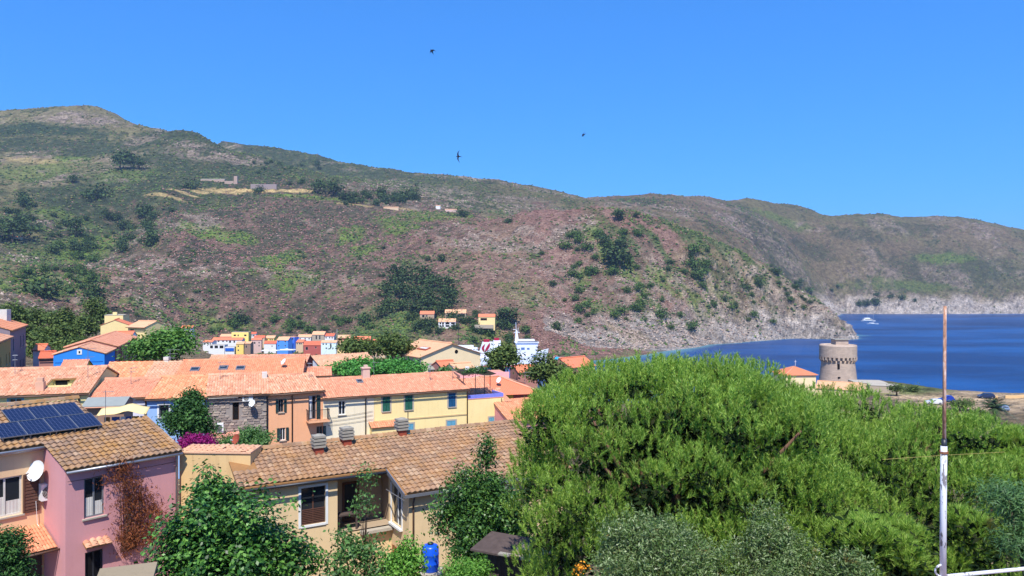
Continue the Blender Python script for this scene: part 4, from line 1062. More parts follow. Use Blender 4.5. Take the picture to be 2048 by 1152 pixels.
# cream house above the trees
CRM = PL('creamy', (240, 212, 150))
F = FR(258, 650, 168, 112)
h = House("house", "cream stuccoed house with plain gable above the blue house", F, 8, 8, .4, 2.85, CRM, M['f_orange'], over=.2); h.build()
F = FR(209, 631, 177, 14)
h = House("house", "tall flat topped cream block with a chimney behind the gable", F, at_len(F, 246), 10, .02, 3, CRM, M['concrete'], over=.05, gutter=False, ridge_cap=False); h.build()
h.part(MB().box(h.L * .38, h.L * .38 + .9, 1, 1.9, 0, .75), "chimney", CRM, h.roof)
F = FR(256, 653, 166, -20)
h2 = House("house", "cream house wing with a low hipped tan roof", F, 5.2, 6, .36, 3.0, PL('creamy', (240, 212, 150)), M['f_tan'], over=.5); h2.hole('front', .6, 1.7, -2.0, -.6, frame='brown_sh', glass='dark'); h2.build()
h = simple("white terrace house with slanting wall below the cream house", 226, 675, 150, 18, 262, (240, 664), 4, .25, PL('white', (226, 224, 222)), M['f_orange'], seed=49); h.build()
h = simple("low house with orange roof peeping over the round tree", 290, 656, 182, 5, 322, (305, 651), 3, .3, PL('white', (226, 224, 222)), M['f_orange'], gutter=False); h.build()
h = simple("farther low orange roof behind the round green tree", 362, 656, 185, 5, 384, (372, 653), 3, .3, PL('white', (226, 224, 222)), M['f_orange'], gutter=False); h.build()

# ------------------------------------------------------------------ big cream house in the middle distance
o = W(842, 713.5, 130.0)
Fm = Frame(o, -55); Lm = 12.0
Fm = Frame(o - Fm.ux * Lm, -55)
hm = House("house", "large pale peach house with broad gable and round vent", Fm, Lm, 7, .32, 6.2, PL('offw', (222, 212, 196)), M['f_tan'], wall_side=PL('peach', (240, 214, 170), stain=.1), over=.5, side_over=.35, gutter=True)
for x in (1.5, 4.6, 7.6, 10.6): hm.hole('front', x - .45, x + .45, -2.9, -1.1, frame='grey', glass='dark')
hm.build()
c = Vector((Lm + .03, 7.2, .55)); n = 14
hm.part(MB().add([(c.x, c.y + .36 * math.cos(6.283 * i / n), c.z + .36 * math.sin(6.283 * i / n)) for i in range(n)], [tuple(range(n))]), "round_vent", M['dark'])
c = Fm.roof(848, 699, .32)
hm.part(MB().obox((c.x, c.y, c.z + .18), (1.6, 0, 0), (0, .55, .55 * .32), (0, 0, .1)), "skylight", M['brick'], hm.roof); hm.part(MB().obox((c.x, c.y, c.z + .3), (1.3, 0, 0), (0, .3, .3 * .32), (0, 0, .03)), "skylight_pane", M['offwhite'], hm.roof)
# clutter of little roofs in front of it
h = simple("small grey canopy roof before the peach gable", 858, 738, 112, 10, 884, (870, 729), 3, .4, PL('offw', (222, 212, 196)), M['slab'], gutter=False); h.build()
h = simple("jumbled little orange roof before the peach gable", 882, 734, 110, 30, 914, (898, 722), 3, .4, PL('mauve', (176, 124, 112)), M['f_orange'], gutter=False); h.build()
h = simple("cream lean-to with orange edge below the peach gable", 908, 737, 106, 28, 948, (925, 727), 3, .35, PL('peach', (240, 214, 170), stain=.1), M['f_tan'], gutter=False); h.hole('front', .7, 1.3, -1.6, -.3, door=True, frame='brick', glass='brick', split=False); h.build()
tb = thing("roof_terrace", "pink washed terrace wall with white chairs behind the long ridge", "terrace", W(920, 752, 88), math.radians(14))
MB().box(0, 6, 0, 5, -3, .05).build("floor", PL('terrace', (214, 150, 128)), tb); MB().box(0, 6, -.1, .02, -3.05, .35).build("parapet", PL('palepink', (226, 170, 168)), tb)
MB().box(.9, 1.4, 1.0, 1.5, .05, .5).box(.9, 1.4, 1.4, 1.5, .5, .95).build("chair", M['white'], tb); MB().box(2.2, 2.7, 1.0, 1.5, .05, .5).box(2.2, 2.7, 1.4, 1.5, .5, .95).build("chair", M['white'], tb)
h = simple("little orange roof half hidden among the dark conifers", 1036, 744, 120, 20, 1075, (1060, 731), 3, .4, PL('mauve', (176, 124, 112)), M['f_orange'], gutter=False); h.build()
h = simple("orange roof peeping between conifers and the big pine", 1140, 735, 150, 40, 1190, (1160, 714), 3, .5, PL('mauve', (176, 124, 112)), M['f_orange'], gutter=False); h.build()
# ------------------------------------------------------------------ nearest houses: every visible roof tile is a piece
def wave_tile(w, l, amp, seed):
    r = random.Random(seed); n = 7; V = []; Fc = []
    for e in (0, 1):
        for i in range(n):
            u = i / (n - 1)
            z = amp * (0.5 - 0.5 * math.cos(2 * math.pi * (u + .08))) + r.uniform(-.003, .003)
            V.append((u * w * 1.06 - .03 * w, e * l * 1.12, z + (.05 if e == 0 else 0)))
    for i in range(n): V.append((V[i][0], 0.004, V[i][2] - .045))
    Fc += [(i, i + 1, n + i + 1, n + i) for i in range(n - 1)] + [(2 * n + i, 2 * n + i + 1, i + 1, i) for i in range(n - 1)]
    mb = MB().add(V, Fc); return mb
def lay_tiles(parent, cells, w, l, k, amp, mat, zoff, limit=300, seed=0):
    """cells: list of (x,y) lower-left corners in the building frame; the nearest ones as pieces, any rest as one mesh"""
    cosk = math.cos(math.atan(k)); ls = l / cosk
    protos = []
    for s in range(5):
        me = wave_tile(w, ls, amp, seed + s).mesh("tile"); me.materials.append(mat); protos.append(me)
    r = random.Random(seed + 9)
    cells = sorted(cells, key=lambda c: c[1])
    for x, y in cells[:limit]:
        o = bpy.data.objects.new("tile", r.choice(protos)); C.objects.link(o); o.parent = parent
        o.location = (x + r.uniform(-.006, .006), y + r.uniform(-.008, .008), k * y + zoff + r.uniform(-.006, .008))
        o.rotation_euler = (math.atan(k), r.uniform(-.02, .02), r.uniform(-.012, .012))
    rest = cells[limit:]
    if rest:
        mb = MB(); R = Matrix.Rotation(math.atan(k), 4, 'X')
        for x, y in rest:
            p = protos[r.randrange(5)]
            vs = [R @ v.co + Vector((x + r.uniform(-.006, .006), y, k * y + zoff + r.uniform(-.006, .008))) for v in p.vertices]
            mb.add(vs, [tuple(f.vertices) for f in p.polygons])
        tag(mb.build("tiles", mat, parent), kind="stuff")
def grid_cells(x0, x1, y0, y1, w, l, keep=None, brick=False):
    out = []; ny = int(round((y1 - y0) / l)); nx = int(round((x1 - x0) / w))
    for j in range(ny):
        for i in range(nx):
            x, y = x0 + i * w, y0 + j * l
            if keep is None or keep(x + w / 2, y + l / 2): out.append((x, y))
    return out

KP = .3
Pk = FR(131, 940, 31.0, 50)
PINK = PL('pink', (206, 150, 150), stain=.3, stain_col=lin(176, 120, 122)); BEI = PL('beigewall', (226, 188, 146), stain=.3)
# --- pink house
hp = House("house", "dusty pink house with a lichened brown roof and dead creeper", Pk, 4.78, 6.2, KP, 3.45, PINK, M['t_brown'], depth=6.6, over=.22, side_over=.06, tile=None, gutter='zinc', ridge_cap=False)
Pw = Frame(Pk.world(0, 0, 0), 50)
hp.win(168, 958, 209, 1029, frame='grey', glass='glass', split=True, lace=True)
a, d = Pk.front(170, 1106); b, c = Pk.front(206, 1160)
hp.hole('front', a, b, c - .6, d, frame='dgrey', glass='dark', sill=False, split=True)
hp.build()
hp.roof.data.materials.clear(); hp.roof.data.materials.append(M['wood'])
W1, L1 = .25, .345
lay_tiles(hp.roof, grid_cells(-.1, 4.86, -.3, 3.5, W1, L1), W1, L1, KP, .06, M['t_brown'], .105, 300, 100)
mb = MB()
for i in range(6):
    x = 4.66; mb.obox((x + .12, .2 + i * .6, KP * (.2 + i * .6) + .17), (.1, 0, 0), (0, .33, .33 * KP), (0, 0, .03))
hp.part(mb, "verge_tiles", M['t_brown'], hp.roof)
# little tiled canopy over the lower window
xa, za = Pk.front(165, 1093); xb, _ = Pk.front(217, 1090)
cp = hp.part(MB().prism([(xa, 0, za + .16), (xa, -.4, za), (xa, -.4, za - .04), (xa, 0, za + .12)], (xb - xa, 0, 0)), "canopy", M['wood'])
tag(link("roof_tiles", barrel_tiles(xa, xb, -.45, 0, .4, .24, .24, seed=5, up=za + .18), M['t_pink'], cp), kind="stuff")
# --- beige house with the solar panels
Bk = Frame(Pk.world(-6, 2.5, KP * 2.5), 50)
hb = House("house", "cream beige house carrying solar panels on its brown roof", Bk, 8.6, 6.6, KP, 3.95, BEI, M['t_brown'], depth=8, over=.2, side_over=.05, gutter='zinc', ridge_cap=False)
hb.win(-25, 961, 44, 1027, frame='offwhite', glass='glass', shutters='right', col='brown_sh', lace=True)
hb.build()
hb.roof.data.materials.clear(); hb.roof.data.materials.append(M['wood'])
cells = grid_cells(-.1 + 6 - W1 * 11, 8.7, -.3, 3.95, W1, L1, lambda x, y: not (x > 5.9 and y < .98))
lay_tiles(hb.roof, cells, W1, L1, KP, .06, M['t_brown'], .105, 300, 120)
mb = MB(); R_ = 3.95
for i in range(18):
    x = 3.2 + i * .31; pr = [(-.16, -.05), (-.09, .07), (0, .11), (.09, .07), (.16, -.05)]; z = KP * R_ + .2
    mb.add([(x, R_ + q, z + hh) for q, hh in pr] + [(x + .34, R_ + q * .85, z + hh * .85 - .01) for q, hh in pr], [(q, q + 5, q + 6, q + 1) for q in range(4)] + [(4, 3, 2, 1, 0)])
hb.part(mb, "ridge_tiles", M['t_brown'], hb.roof)
hb.part(MB().tube([(-.1 + 3, -.25, -.12), (6.02, -.25, -.14)], .06, 6), "rain_pipe", M['zinc'], hb.roof, True)
# solar panels, seven seen
m_cell, nt, b = new_mat("solar_cells", 0.12, 0.6); t = NT(nt)
o = t.obj(); br = t.n("ShaderNodeTexBrick"); br.offset = 0.0; t.l(o, br.inputs["Vector"])
br.inputs["Scale"].default_value = 1.0; br.inputs["Brick Width"].default_value = .16; br.inputs["Row Height"].default_value = .16; br.inputs["Mortar Size"].default_value = .006
br.inputs["Color1"].default_value = (.006, .008, .03, 1); br.inputs["Color2"].default_value = (.008, .010, .036, 1); br.inputs["Mortar"].default_value = (.09, .10, .17, 1)
t.l(br.outputs[0], b.inputs["Base Color"])
def solar(x0, x1, y0, y1, label):
    p = Bk.world(x0, y0, KP * y0 + .36)
    t0 = thing("solar_panel", label, "solar panel", p, Bk.a, "solar panels on the beige roof")
    w, l = x1 - x0, (y1 - y0) / math.cos(math.atan(KP)); f = .014
    def R(o): o.rotation_euler.x = math.atan(KP); return o
    R(MB().box(f, w - f, f, l - f, -.01, .022).build("cells", m_cell, t0))
    R(MB().box(0, w, 0, f, -.02, .03).box(0, w, l - f, l, -.02, .03).box(0, f, f, l - f, -.02, .03).box(w - f, w, f, l - f, -.02, .03).build("frame", M['grey'], t0))
    R(MB().box(.1, .14, .05, l - .05, -.2, -.021).box(w - .14, w - .1, .05, l - .05, -.2, -.021).build("rail", M['grey'], t0))
for i, nm in enumerate(("upper solar panel nearest the roof edge, by the dish side of the wing", "middle solar panel of the upper row of three", "leftmost solar panel of the upper row of three")):
    solar(6 + 2.27 - 1.02 * (i + 1) + .003, 6 + 2.27 - 1.02 * i - .003, 4.18 - 2.5, 5.5 - 2.5, nm)
for i, nm in enumerate(("lower solar panel at the end nearest the pink house ridge", "second solar panel from the pink end of the lower row", "third solar panel from the pink end of the lower row", "lower solar panel cut off by the picture's left edge")):
    solar(6 + 2.52 - 1.02 * (i + 1) + .003, 6 + 2.52 - 1.02 * i - .003, 2.77 - 2.5, 4.15 - 2.5, nm)
# air conditioner, dish and cables in the corner
xa, za = Bk.front(77, 1000, -.05); ac_unit(Bk, xa, -.06, za, "white air conditioner on beige wall under the big dish", .82, .72, .36)
xa, za = Bk.front(81, 962, -.35); dish(Bk.world(xa, -.3, za - .1), 198, 22, .45, "large white satellite dish at the corner of pink and beige houses", mast=.5)
wire("white cable dangling from air conditioner to the porch roof", [Bk.world(xa - .1, -.1, za - .9), Bk.world(xa - .05, -.12, za - 1.9), Bk.world(xa + .1, -.6, za - 2.35), Bk.world(xa + .75, -1.3, za - 2.5), Bk.world(xa + .3, -1.5, za - 2.55)], .012, 'white')
wire("white cable loop lying on the orange porch roof", [Bk.world(xa + .3, -.7, za - 2.36), Bk.world(xa + .9, -.9, za - 2.4), Bk.world(xa + .5, -1.3, za - 2.5)], .012, 'white')
# porch with orange tiles
xa, za = Bk.front(30, 1052, 0); xb, zb_ = Bk.front(92, 1046, 0)
xa -= .6; zt = zb_
pk = .36; yy = -1.75
pr = thing("porch", "open porch with bright orange tile roof below beige wall", "porch", Bk.world(0, 0, zt - 2.6), Bk.a)
def PP(mb, n, m, par=None, sm=False):
    o = mb.build(n, m, par or pr, sm)
    if par is None: o.location.z = 2.6
    return o
rf = PP(MB().prism([(xa, 0, 0), (xa, yy, yy * pk), (xa, yy, yy * pk - .07), (xa, 0, -.07)], (5.93 - xa, 0, 0)), "roof", M['wood'])
tag(link("roof_tiles", barrel_tiles(xa, 5.93, yy - .05, -.02, pk, .12, .3, seed=8, up=.02, jit=.6), M['t_orange'], rf), kind="stuff")
PP(MB().tube([(xa, yy - .1, yy * pk - .06), (6.0, yy - .1, yy * pk - .08)], .05, 6), "gutter", M['copper'], rf, True)
for x in (xa + .1, 4.6): PP(MB().box(x, x + .12, yy + .1, yy + .22, -3.2, yy * pk - .08), "post", M['brown_sh'])
PP(MB().box(xa, 5.9, -.05, .0, -3.2, -.3), "porch_shade_panel", M['oldwood'])  # dark panel stands in for the shadow on the wall under the porch
# --- tan end wall
Ft = FR(359, 907, 34.9, -3); Lt = at_len(Ft, 501) if False else Ft.front(501, 908)[0]
ht = House("outbuilding", "windowless tan walled outbuilding between pink and beige houses", Ft, Lt, 6.2, .06, 1.1, PL('tan', (214, 180, 128), stain=.55, stain_col=lin(160, 130, 92)), M['t_tan'], depth=1.3, cat="building", over=.06, side_over=.03, gutter=False, ridge_cap=False)
ht.build()
tag(link("roof_tiles", barrel_tiles(0, Lt, 0, 1.1, .06, .24, .36, seed=77, up=.08, jit=2.0), M['t_tan'], ht.roof), kind="stuff")

# --- big beige house with the wide brown roof
KB = .3
Bg = FR(501, 978, 33.0, 31)
HB_ = 4.9; RB = 3.12; TV = 6.42; SW = -2.3; XE = 16.0
BW = PL('sand', (222, 194, 150), stain=.3)
root = thing("house", "beige house with wide brown tile roof and shaded loggia", "house", Bg.world(0, 0, -HB_), Bg.a)
def BP(mb, n, m, par=None, sm=False):
    o = mb.build(n, m, par or root, sm)
    if par is None: o.location.z = HB_
    return o
def P1(px, py, y): return Bg.front(px, py, y)
yw = .32; yf = SW + .4
wx0, wz1 = P1(602, 977, yw); wx1, wz0 = P1(651, 1044, yw)
lx0, lz1 = P1(675, 955, yw); lx1 = TV + .2; lz0 = P1(690, 1066, yw)[1]
mb = MB(); wall_sheet(mb, (-.3, yw, 0), (1, 0, 0), TV + .68, -HB_, .1, [(wx0 + .3, wx1 + .3, wz0, wz1), (lx0 + .3, TV + .6, lz0, -.12)], (0, 1, 0))
BP(mb, "wall", BW)
yb_ = 1.9
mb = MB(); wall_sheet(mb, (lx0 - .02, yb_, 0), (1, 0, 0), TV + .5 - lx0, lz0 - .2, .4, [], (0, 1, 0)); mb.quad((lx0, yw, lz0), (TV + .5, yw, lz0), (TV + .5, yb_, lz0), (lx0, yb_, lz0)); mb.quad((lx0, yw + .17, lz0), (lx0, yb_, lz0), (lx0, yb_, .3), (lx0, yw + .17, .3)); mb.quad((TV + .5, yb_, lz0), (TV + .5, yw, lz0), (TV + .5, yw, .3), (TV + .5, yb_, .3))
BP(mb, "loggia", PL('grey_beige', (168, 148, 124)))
dr = BP(MB().box(lx0 + .75, lx0 + 1.6, yb_ - .05, yb_ - .005, lz0, lz0 + 2.0), "door", M['brown_sh']); BP(MB().box(lx0 + .85, lx0 + 1.5, yb_ - .07, yb_ - .045, lz0 + .2, lz0 + 1.9), "door_pane", M['glass'], dr)
BP(MB().box(lx0 + .05, lx0 + 1.15, yw + .2, yw + .7, lz0 + .75, lz0 + .82).box(lx0 + .1, lx0 + .18, yw + .25, yw + .33, lz0, lz0 + .75).box(lx0 + 1.0, lx0 + 1.08, yw + .25, yw + .33, lz0, lz0 + .75), "bench", M['oldwood'])
# window with white surround and half-drawn brown blind
wn_ = BP(MB().box(wx0 - .12, wx0, yw - .03, yw + .01, wz0 - .1, wz1 + .12).box(wx1, wx1 + .12, yw - .03, yw + .01, wz0 - .1, wz1 + .12).box(wx0, wx1, yw - .03, yw + .01, wz1, wz1 + .12).box(wx0, wx1, yw - .06, yw + .01, wz0 - .1, wz0), "window", M['white'])
BP(MB().quad((wx0, yw + .12, wz0), (wx1, yw + .12, wz0), (wx1, yw + .12, wz1), (wx0, yw + .12, wz1)), "pane", M['glass'], wn_)
mb = MB(); nsl = 9
for i in range(nsl):
    z = wz0 + .02 + (wz1 - wz0) * .42 * i / nsl; mb.box(wx0 + .02, wx1 - .02, yw + .05, yw + .08, z, z + .045)
BP(mb, "blind", M['brown_sh'], wn_)
mb = MB().box((wx0 + wx1) / 2 - .03, (wx0 + wx1) / 2 + .03, yw + .07, yw + .11, wz0, wz1); BP(mb, "mullion", M['brown_sh'], wn_)
# wing: side wall with window, front wall
xw = TV + .38
def S1(px, py): v = Bg.cut(px, py, (xw, 0, 0), (1, 0, 0)); return v.y, v.z
sy0, sz1 = S1(804, 976); sy1, sz0 = S1(777, 1038)
sy0, sy1 = min(sy0, sy1), max(sy0, sy1)
mb = MB(); zt = KB * yf
wall_sheet(mb, (xw, yf, 0), (0, 1, 0), yw - yf, -HB_, zt, [(max(.1, sy0 - yf), min(sy1 - yf, yw - yf - .1), sz0, min(sz1, zt - .02))], (1, 0, 0)); mb.tri((xw, yf, zt), (xw, yw, zt), (xw, yw, KB * yw))
wall_sheet(mb, (xw, yf, 0), (1, 0, 0), XE - xw - .4, -HB_, zt, [], (0, 1, 0)); mb.quad((XE - .4, yf, -HB_), (XE - .4, 6, -HB_), (XE - .4, 6, 0), (XE - .4, yf, zt))
mb.quad((XE - .4, 6.0, -HB_), (-.3, 6.0, -HB_), (-.3, 6.0, .2), (XE - .4, 6.0, .2)); mb.quad((-.3, 6, -HB_), (-.3, yw, -HB_), (-.3, yw, .1), (-.3, 6, .2)); mb.tri((-.3, yw, .1), (-.3, RB, KB * RB), (-.3, 6, .2))
BP(mb, "wing_wall", BW)
a0, a1, c0, c1 = max(yf + .1, sy0), min(sy1, yw - .1), sz0, min(sz1, zt - .02)
w2 = BP(MB().box(xw - .05, xw + .04, a0 - .1, a0, c0, c1).box(xw - .05, xw + .04, a1, a1 + .1, c0, c1).box(xw + .06, xw + .1, (a0 + a1) / 2 - .03, (a0 + a1) / 2 + .03, c0, c1).box(xw - .16, xw + .02, a0 - .1, a1 + .1, c0 - .1, c0), "window", M['white'])
BP(MB().quad((xw + .12, a0, c0), (xw + .12, a1, c0), (xw + .12, a1, c1), (xw + .12, a0, c1)), "pane", M['glass'], w2)
BP(MB().box(xw - .03, xw - .005, a0 + .1, a1 - .1, c0 - 1.7, c0 - 1.1), "low_window", M['brick'])
BP(MB().box(lx0 + 1.1, xw - .02, yw - .35, yw, lz0 - .14, lz0 + .0), "ledge", M['concrete'])
# roof deck, tiles, gutters
mb = MB(); e, th = .03, .07
zz = lambda y: KB * y + e
mb.prism([(-.5, -.05, zz(-.05)), (-.5, RB, zz(RB)), (-.5, RB, zz(RB) + th), (-.5, -.05, zz(-.05) + th)], (TV + .5, 0, 0))
mb.prism([(TV, SW, zz(SW)), (TV, RB, zz(RB)), (TV, RB, zz(RB) + th), (TV, SW, zz(SW) + th)], (XE - TV, 0, 0))
mb.prism([(-.5, RB, zz(RB)), (-.5, 6.3, zz(RB) - KB * (6.3 - RB)), (-.5, 6.3, zz(RB) - KB * (6.3 - RB) + th), (-.5, RB, zz(RB) + th)], (XE + .5, 0, 0))
rf = BP(mb, "roof", M['wood'])
W2, L2 = .27, .335
cells = grid_cells(-.5, XE, SW - .05, RB - .05, W2, L2, lambda x, y: (x > TV or y > -.1) and not (x < .62 and y > 1.25))
# those that show largest first: near rows of both parts
lay_tiles(rf, cells, W2, L2, KB, .06, M['t_red'], .105, 300, 140)
mb = MB()
for i in range(int((XE - .6) / .31)):
    x = .6 + i * .31; pr_ = [(-.17, -.05), (-.1, .07), (0, .11), (.1, .07), (.17, -.05)]; z = KB * RB + .2 + random.uniform(-.01, .01)
    mb.add([(x, RB + q, z + hh) for q, hh in pr_] + [(x + .35, RB + q * .85, z + hh * .85 - .01) for q, hh in pr_], [(q, q + 5, q + 6, q + 1) for q in range(4)] + [(4, 3, 2, 1, 0)])
tag(BP(mb, "ridge_tiles", M['t_red'], rf), kind="stuff")
BP(MB().tube([(-.5, -.14, -.02), (TV, -.14, -.05)], .07, 6), "gutter", M['dgrey'], rf, True)
BP(MB().box(TV - .06, TV - .005, SW, -.05, -.9, -.9 + .01).prism([(TV - .05, SW, zz(SW) - .12), (TV - .05, .3, zz(.3) - .12), (TV - .05, .3, zz(.3) + .09), (TV - .05, SW, zz(SW) + .09)], (.04, 0, 0)), "bargeboard", M['zinc'], rf)
BP(MB().box(TV, XE, SW - .1, SW - .02, KB * SW - .1, KB * SW + .03), "fascia", M['zinc'], rf)
def slab_chimney(px, py, w=.58):
    c = Bg.roof(px, py, KB); c.y = min(c.y, RB + .1); c.z = KB * c.y
    ch = BP(MB().box(c.x - w * .36, c.x + w * .36, c.y - w * .36, c.y + w * .36, c.z - .25, c.z + .42), "chimney", M['brick'], rf)
    mb = MB(); z = c.z + .40
    for i in range(4):
        s = w * (.5 + .05 * (i in (1, 2))); mb.box(c.x - s, c.x + s, c.y - s, c.y + s, z, z + .11); z += .11
        if i < 3: mb.box(c.x - w * .28, c.x + w * .28, c.y - w * .28, c.y + w * .28, z, z + .05); z += .05
    mb.lathe([(.2, 0), (.12, .06)], 8, (c.x, c.y, z))
    BP(mb, "chimney_slabs", M['slab'], rf)
slab_chimney(637, 910); slab_chimney(693, 893); slab_chimney(803, 874)
c = Bg.roof(815, 870, KB); mb = MB().tube([(c.x, RB, KB * RB), (c.x, RB, KB * RB + 1.3)], .025, 5); BP(mb, "flue_pipe", M['dgrey'], rf)
# red satellite dish behind
dish(W(477, 908, 37.5), 215, 25, .27, "rust red satellite dish above the tan outbuilding", 'brick', mast=.7)

# --- stone capped chimney stack in the foreground, seen from above
cs = thing("chimney_stack", "flat slab capped masonry chimney stack in the foreground", "chimney", W(253, 1152, 19.5) - Vector((0, 0, 3.9)), .38)
MB().box(-.5, .5, -.42, .42, 0, 3.55).build("stack", PL('stackp', (206, 184, 160)), cs)
for sx in (-.4, .4):
    for sy in (-.32, .32): MB().box(sx - .09, sx + .09, sy - .09, sy + .09, 3.55, 3.86).build("pier", M['slab'], cs)
MB().prism([(-.68, -.58, 3.86), (.68, -.58, 3.86), (.70, .56, 3.86), (-.69, .58, 3.86)], (0, 0, .13)).build("cap_slab", PL('cap', (150, 134, 108), stain=.6), cs)
MB().box(-.6, .6, -.5, .5, 3.45, 3.56).build("lower_slab", M['slab'], cs)
# --- blue water barrel
br = thing("water_barrel", "bright blue plastic water barrel by the beige wall", "barrel", W(861, 1141, 32.0), 0)
MB().lathe([(.33, 0), (.36, .05), (.36, .3), (.375, .33), (.36, .36), (.36, .7), (.375, .73), (.36, .76), (.36, 1.02), (.30, 1.1), (.13, 1.14)], 24).build("body", plain("blue_plastic", lin(20, 84, 214), .35, .5, var=.1), br, True)
MB().lathe([(.13, 1.13), (.13, 1.2), (.1, 1.22)], 16).build("lid", M['dgrey'], br, True)
MB().box(-.5, .5, -.45, .45, -3, -.005).build("plinth", M['concrete'], br)

# --- dark wooden hut under the trees
hh_ = thing("hut", "dark weathered plank hut with canvas and slabs on its roof", "hut", W(1052, 1180, 25) - Vector((0, 0, 1.85)), math.radians(-28))
for i in range(16): MB().box(-1.5 + i * .19, -1.5 + i * .19 + .178, 0, .03, 0, 3.1 - .012 * i).build("plank", M['oldwood'], hh_)
for i in range(4): MB().box(1.54, 1.57, i * .23, i * .23 + .215, 0, 2.9).build("plank", M['oldwood'], hh_)
MB().box(-1.5, 1.54, .03, .9, 0, 2.95).build("inner_wall", M['dark'], hh_)
wnd = MB().box(.72, .78, -.03, 0, 1.7, 2.5).box(1.22, 1.28, -.03, 0, 1.7, 2.5).box(.78, 1.22, -.03, 0, 2.44, 2.5).box(.78, 1.22, -.03, 0, 1.7, 1.76).box(.98, 1.02, -.025, 0, 1.76, 2.44).box(.78, .98, -.02, 0, 2.08, 2.12).build("window", M['offwhite'], hh_)
MB().box(.78, 1.22, -.012, -.004, 1.76, 2.44).build("pane", M['glass'], wnd)
MB().prism([(-1.9, -.5, 3.02), (-1.9, 1.0, 3.2), (-1.9, 1.0, 3.26), (-1.9, -.5, 3.08)], (3.8, 0, 0)).build("roof", M['oldwood'], hh_)
n = 9; V = [(-.3 + 1.3 * i / (n - 1) + .05 * math.sin(j), -.62 + .9 * j / (n - 1), 3.16 + .16 * (j / (n - 1)) + .04 * math.sin(i * 1.3 + j)) for j in range(n) for i in range(n)]
cv = link("canvas_sheet", np_mesh("canvas_sheet", np.array(V), np.array([(j * n + i, j * n + i + 1, (j + 1) * n + i + 1, (j + 1) * n + i) for j in range(n - 1) for i in range(n - 1)])), plain("canvas", lin(176, 152, 132), .9, .1, var=.2), hh_)
for x in (-.75, .1, .75): MB().box(x, x + .42, -.62, -.42, 3.10, 3.16).build("roof_slab", M['slab'], hh_)
# ------------------------------------------------------------------ trees and shrubs
def _unit(v): return v / np.maximum(1e-9, np.linalg.norm(v, axis=-1, keepdims=True))
def leaf_cloud(lobes, n, size, aspect=.5, up=.5, out=.6, wild=.8, seed=0, shell=(.62, 1.03), droop=0.0, low=-.6, per=26, sprig=1.25):
    """n separate leaves spread through the outer part of the lobes (cx,cy,cz,rx,ry,rz)"""
    r = np.random.default_rng(seed); L = np.array(lobes, float)
    area = L[:, 3] * L[:, 4] + L[:, 3] * L[:, 5] + L[:, 4] * L[:, 5]
    nc = max(12, n // per)                       # leaves sit in sprigs, the sprigs on the clumps
    k = r.choice(len(L), nc, p=area / area.sum())
    d = _unit(r.normal(size=(nc, 3))); d[:, 2] = np.where(d[:, 2] < low, -d[:, 2], d[:, 2])
    rad = shell[0] + (shell[1] - shell[0]) * r.random(nc) ** .6
    rad *= 1 + .1 * r.normal(size=nc)
    cc = L[k, :3] + d * L[k, 3:] * rad[:, None]
    j = r.integers(0, nc, n); off = r.normal(size=(n, 3)) * np.array([1, 1, .75]) * size * sprig
    c = cc[j] + off; d = _unit(d[j] + .5 * _unit(off))
    nor = _unit(d * out + np.array([0, 0, up]) + r.normal(size=(n, 3)) * wild)
    tan = _unit(np.cross(nor, r.normal(size=(n, 3)))); tan[:, 2] -= droop; tan = _unit(tan)
    bit = np.cross(nor, tan)
    s = size * r.uniform(.65, 1.3, n)[:, None]; w = s * aspect * .5
    V = np.stack([c - tan * s * .5, c + bit * w + nor * s * .06, c + tan * s * .5 - nor * s * .08, c - bit * w + nor * s * .06], 1)
    Fc = np.arange(4 * n).reshape(n, 4)
    return V.reshape(-1, 3), Fc
def tufts(lobes, n, seed, nl=30, ln=.12, wd=.019, axis_len=.29, up=1.0, out=.42, low=-.3, spread=.62):
    """upright shoots of pine needles over the lobes"""
    r = np.random.default_rng(seed); L = np.array(lobes, float)
    area = L[:, 3] * L[:, 4] + L[:, 3] * L[:, 5]
    k = r.choice(len(L), n, p=area / area.sum())
    d = _unit(r.normal(size=(n, 3))); d[:, 2] = np.where(d[:, 2] < low, -d[:, 2], d[:, 2])
    c = L[k, :3] + d * L[k, 3:] * (0.82 + .2 * r.random((n, 1)))
    ax = _unit(d * out + np.array([0, 0, up]) + r.normal(size=(n, 3)) * .22)
    sc = r.uniform(.65, 1.3, n) * r.uniform(.75, 1.25, len(L))[k]
    c = np.repeat(c, nl, 0); ax = np.repeat(ax, nl, 0); sc = np.repeat(sc, nl)[:, None]; m = n * nl
    rad = _unit(np.cross(ax, r.normal(size=(m, 3))))
    b = c + ax * axis_len * sc * r.random((m, 1))
    dr = _unit(ax * .8 + rad * spread * r.uniform(.5, 1.5, (m, 1)))
    tip = b + dr * ln * sc * r.uniform(.75, 1.2, (m, 1))
    side = _unit(np.cross(dr, r.normal(size=(m, 3)))) * wd * .5
    V = np.stack([b - side, b + side, tip], 1).reshape(-1, 3)
    return V, np.arange(3 * m).reshape(m, 3)

def lobes_in(c, rad, k, seed, size=(.34, .5), flat=.8, top=True):
    """k overlapping clumps that make up an uneven crown"""
    r = np.random.default_rng(seed); out = []
    for i in range(k):
        d = _unit(r.normal(size=3)); 
        if top and d[2] < -.35: d[2] *= -.6
        f = r.uniform(.4, .84); s = r.uniform(*size)
        p = np.array(c) + d * np.array(rad) * f
        out.append((*p, rad[0] * s, rad[1] * s, rad[2] * s * flat * r.uniform(.85, 1.2)))
    return out

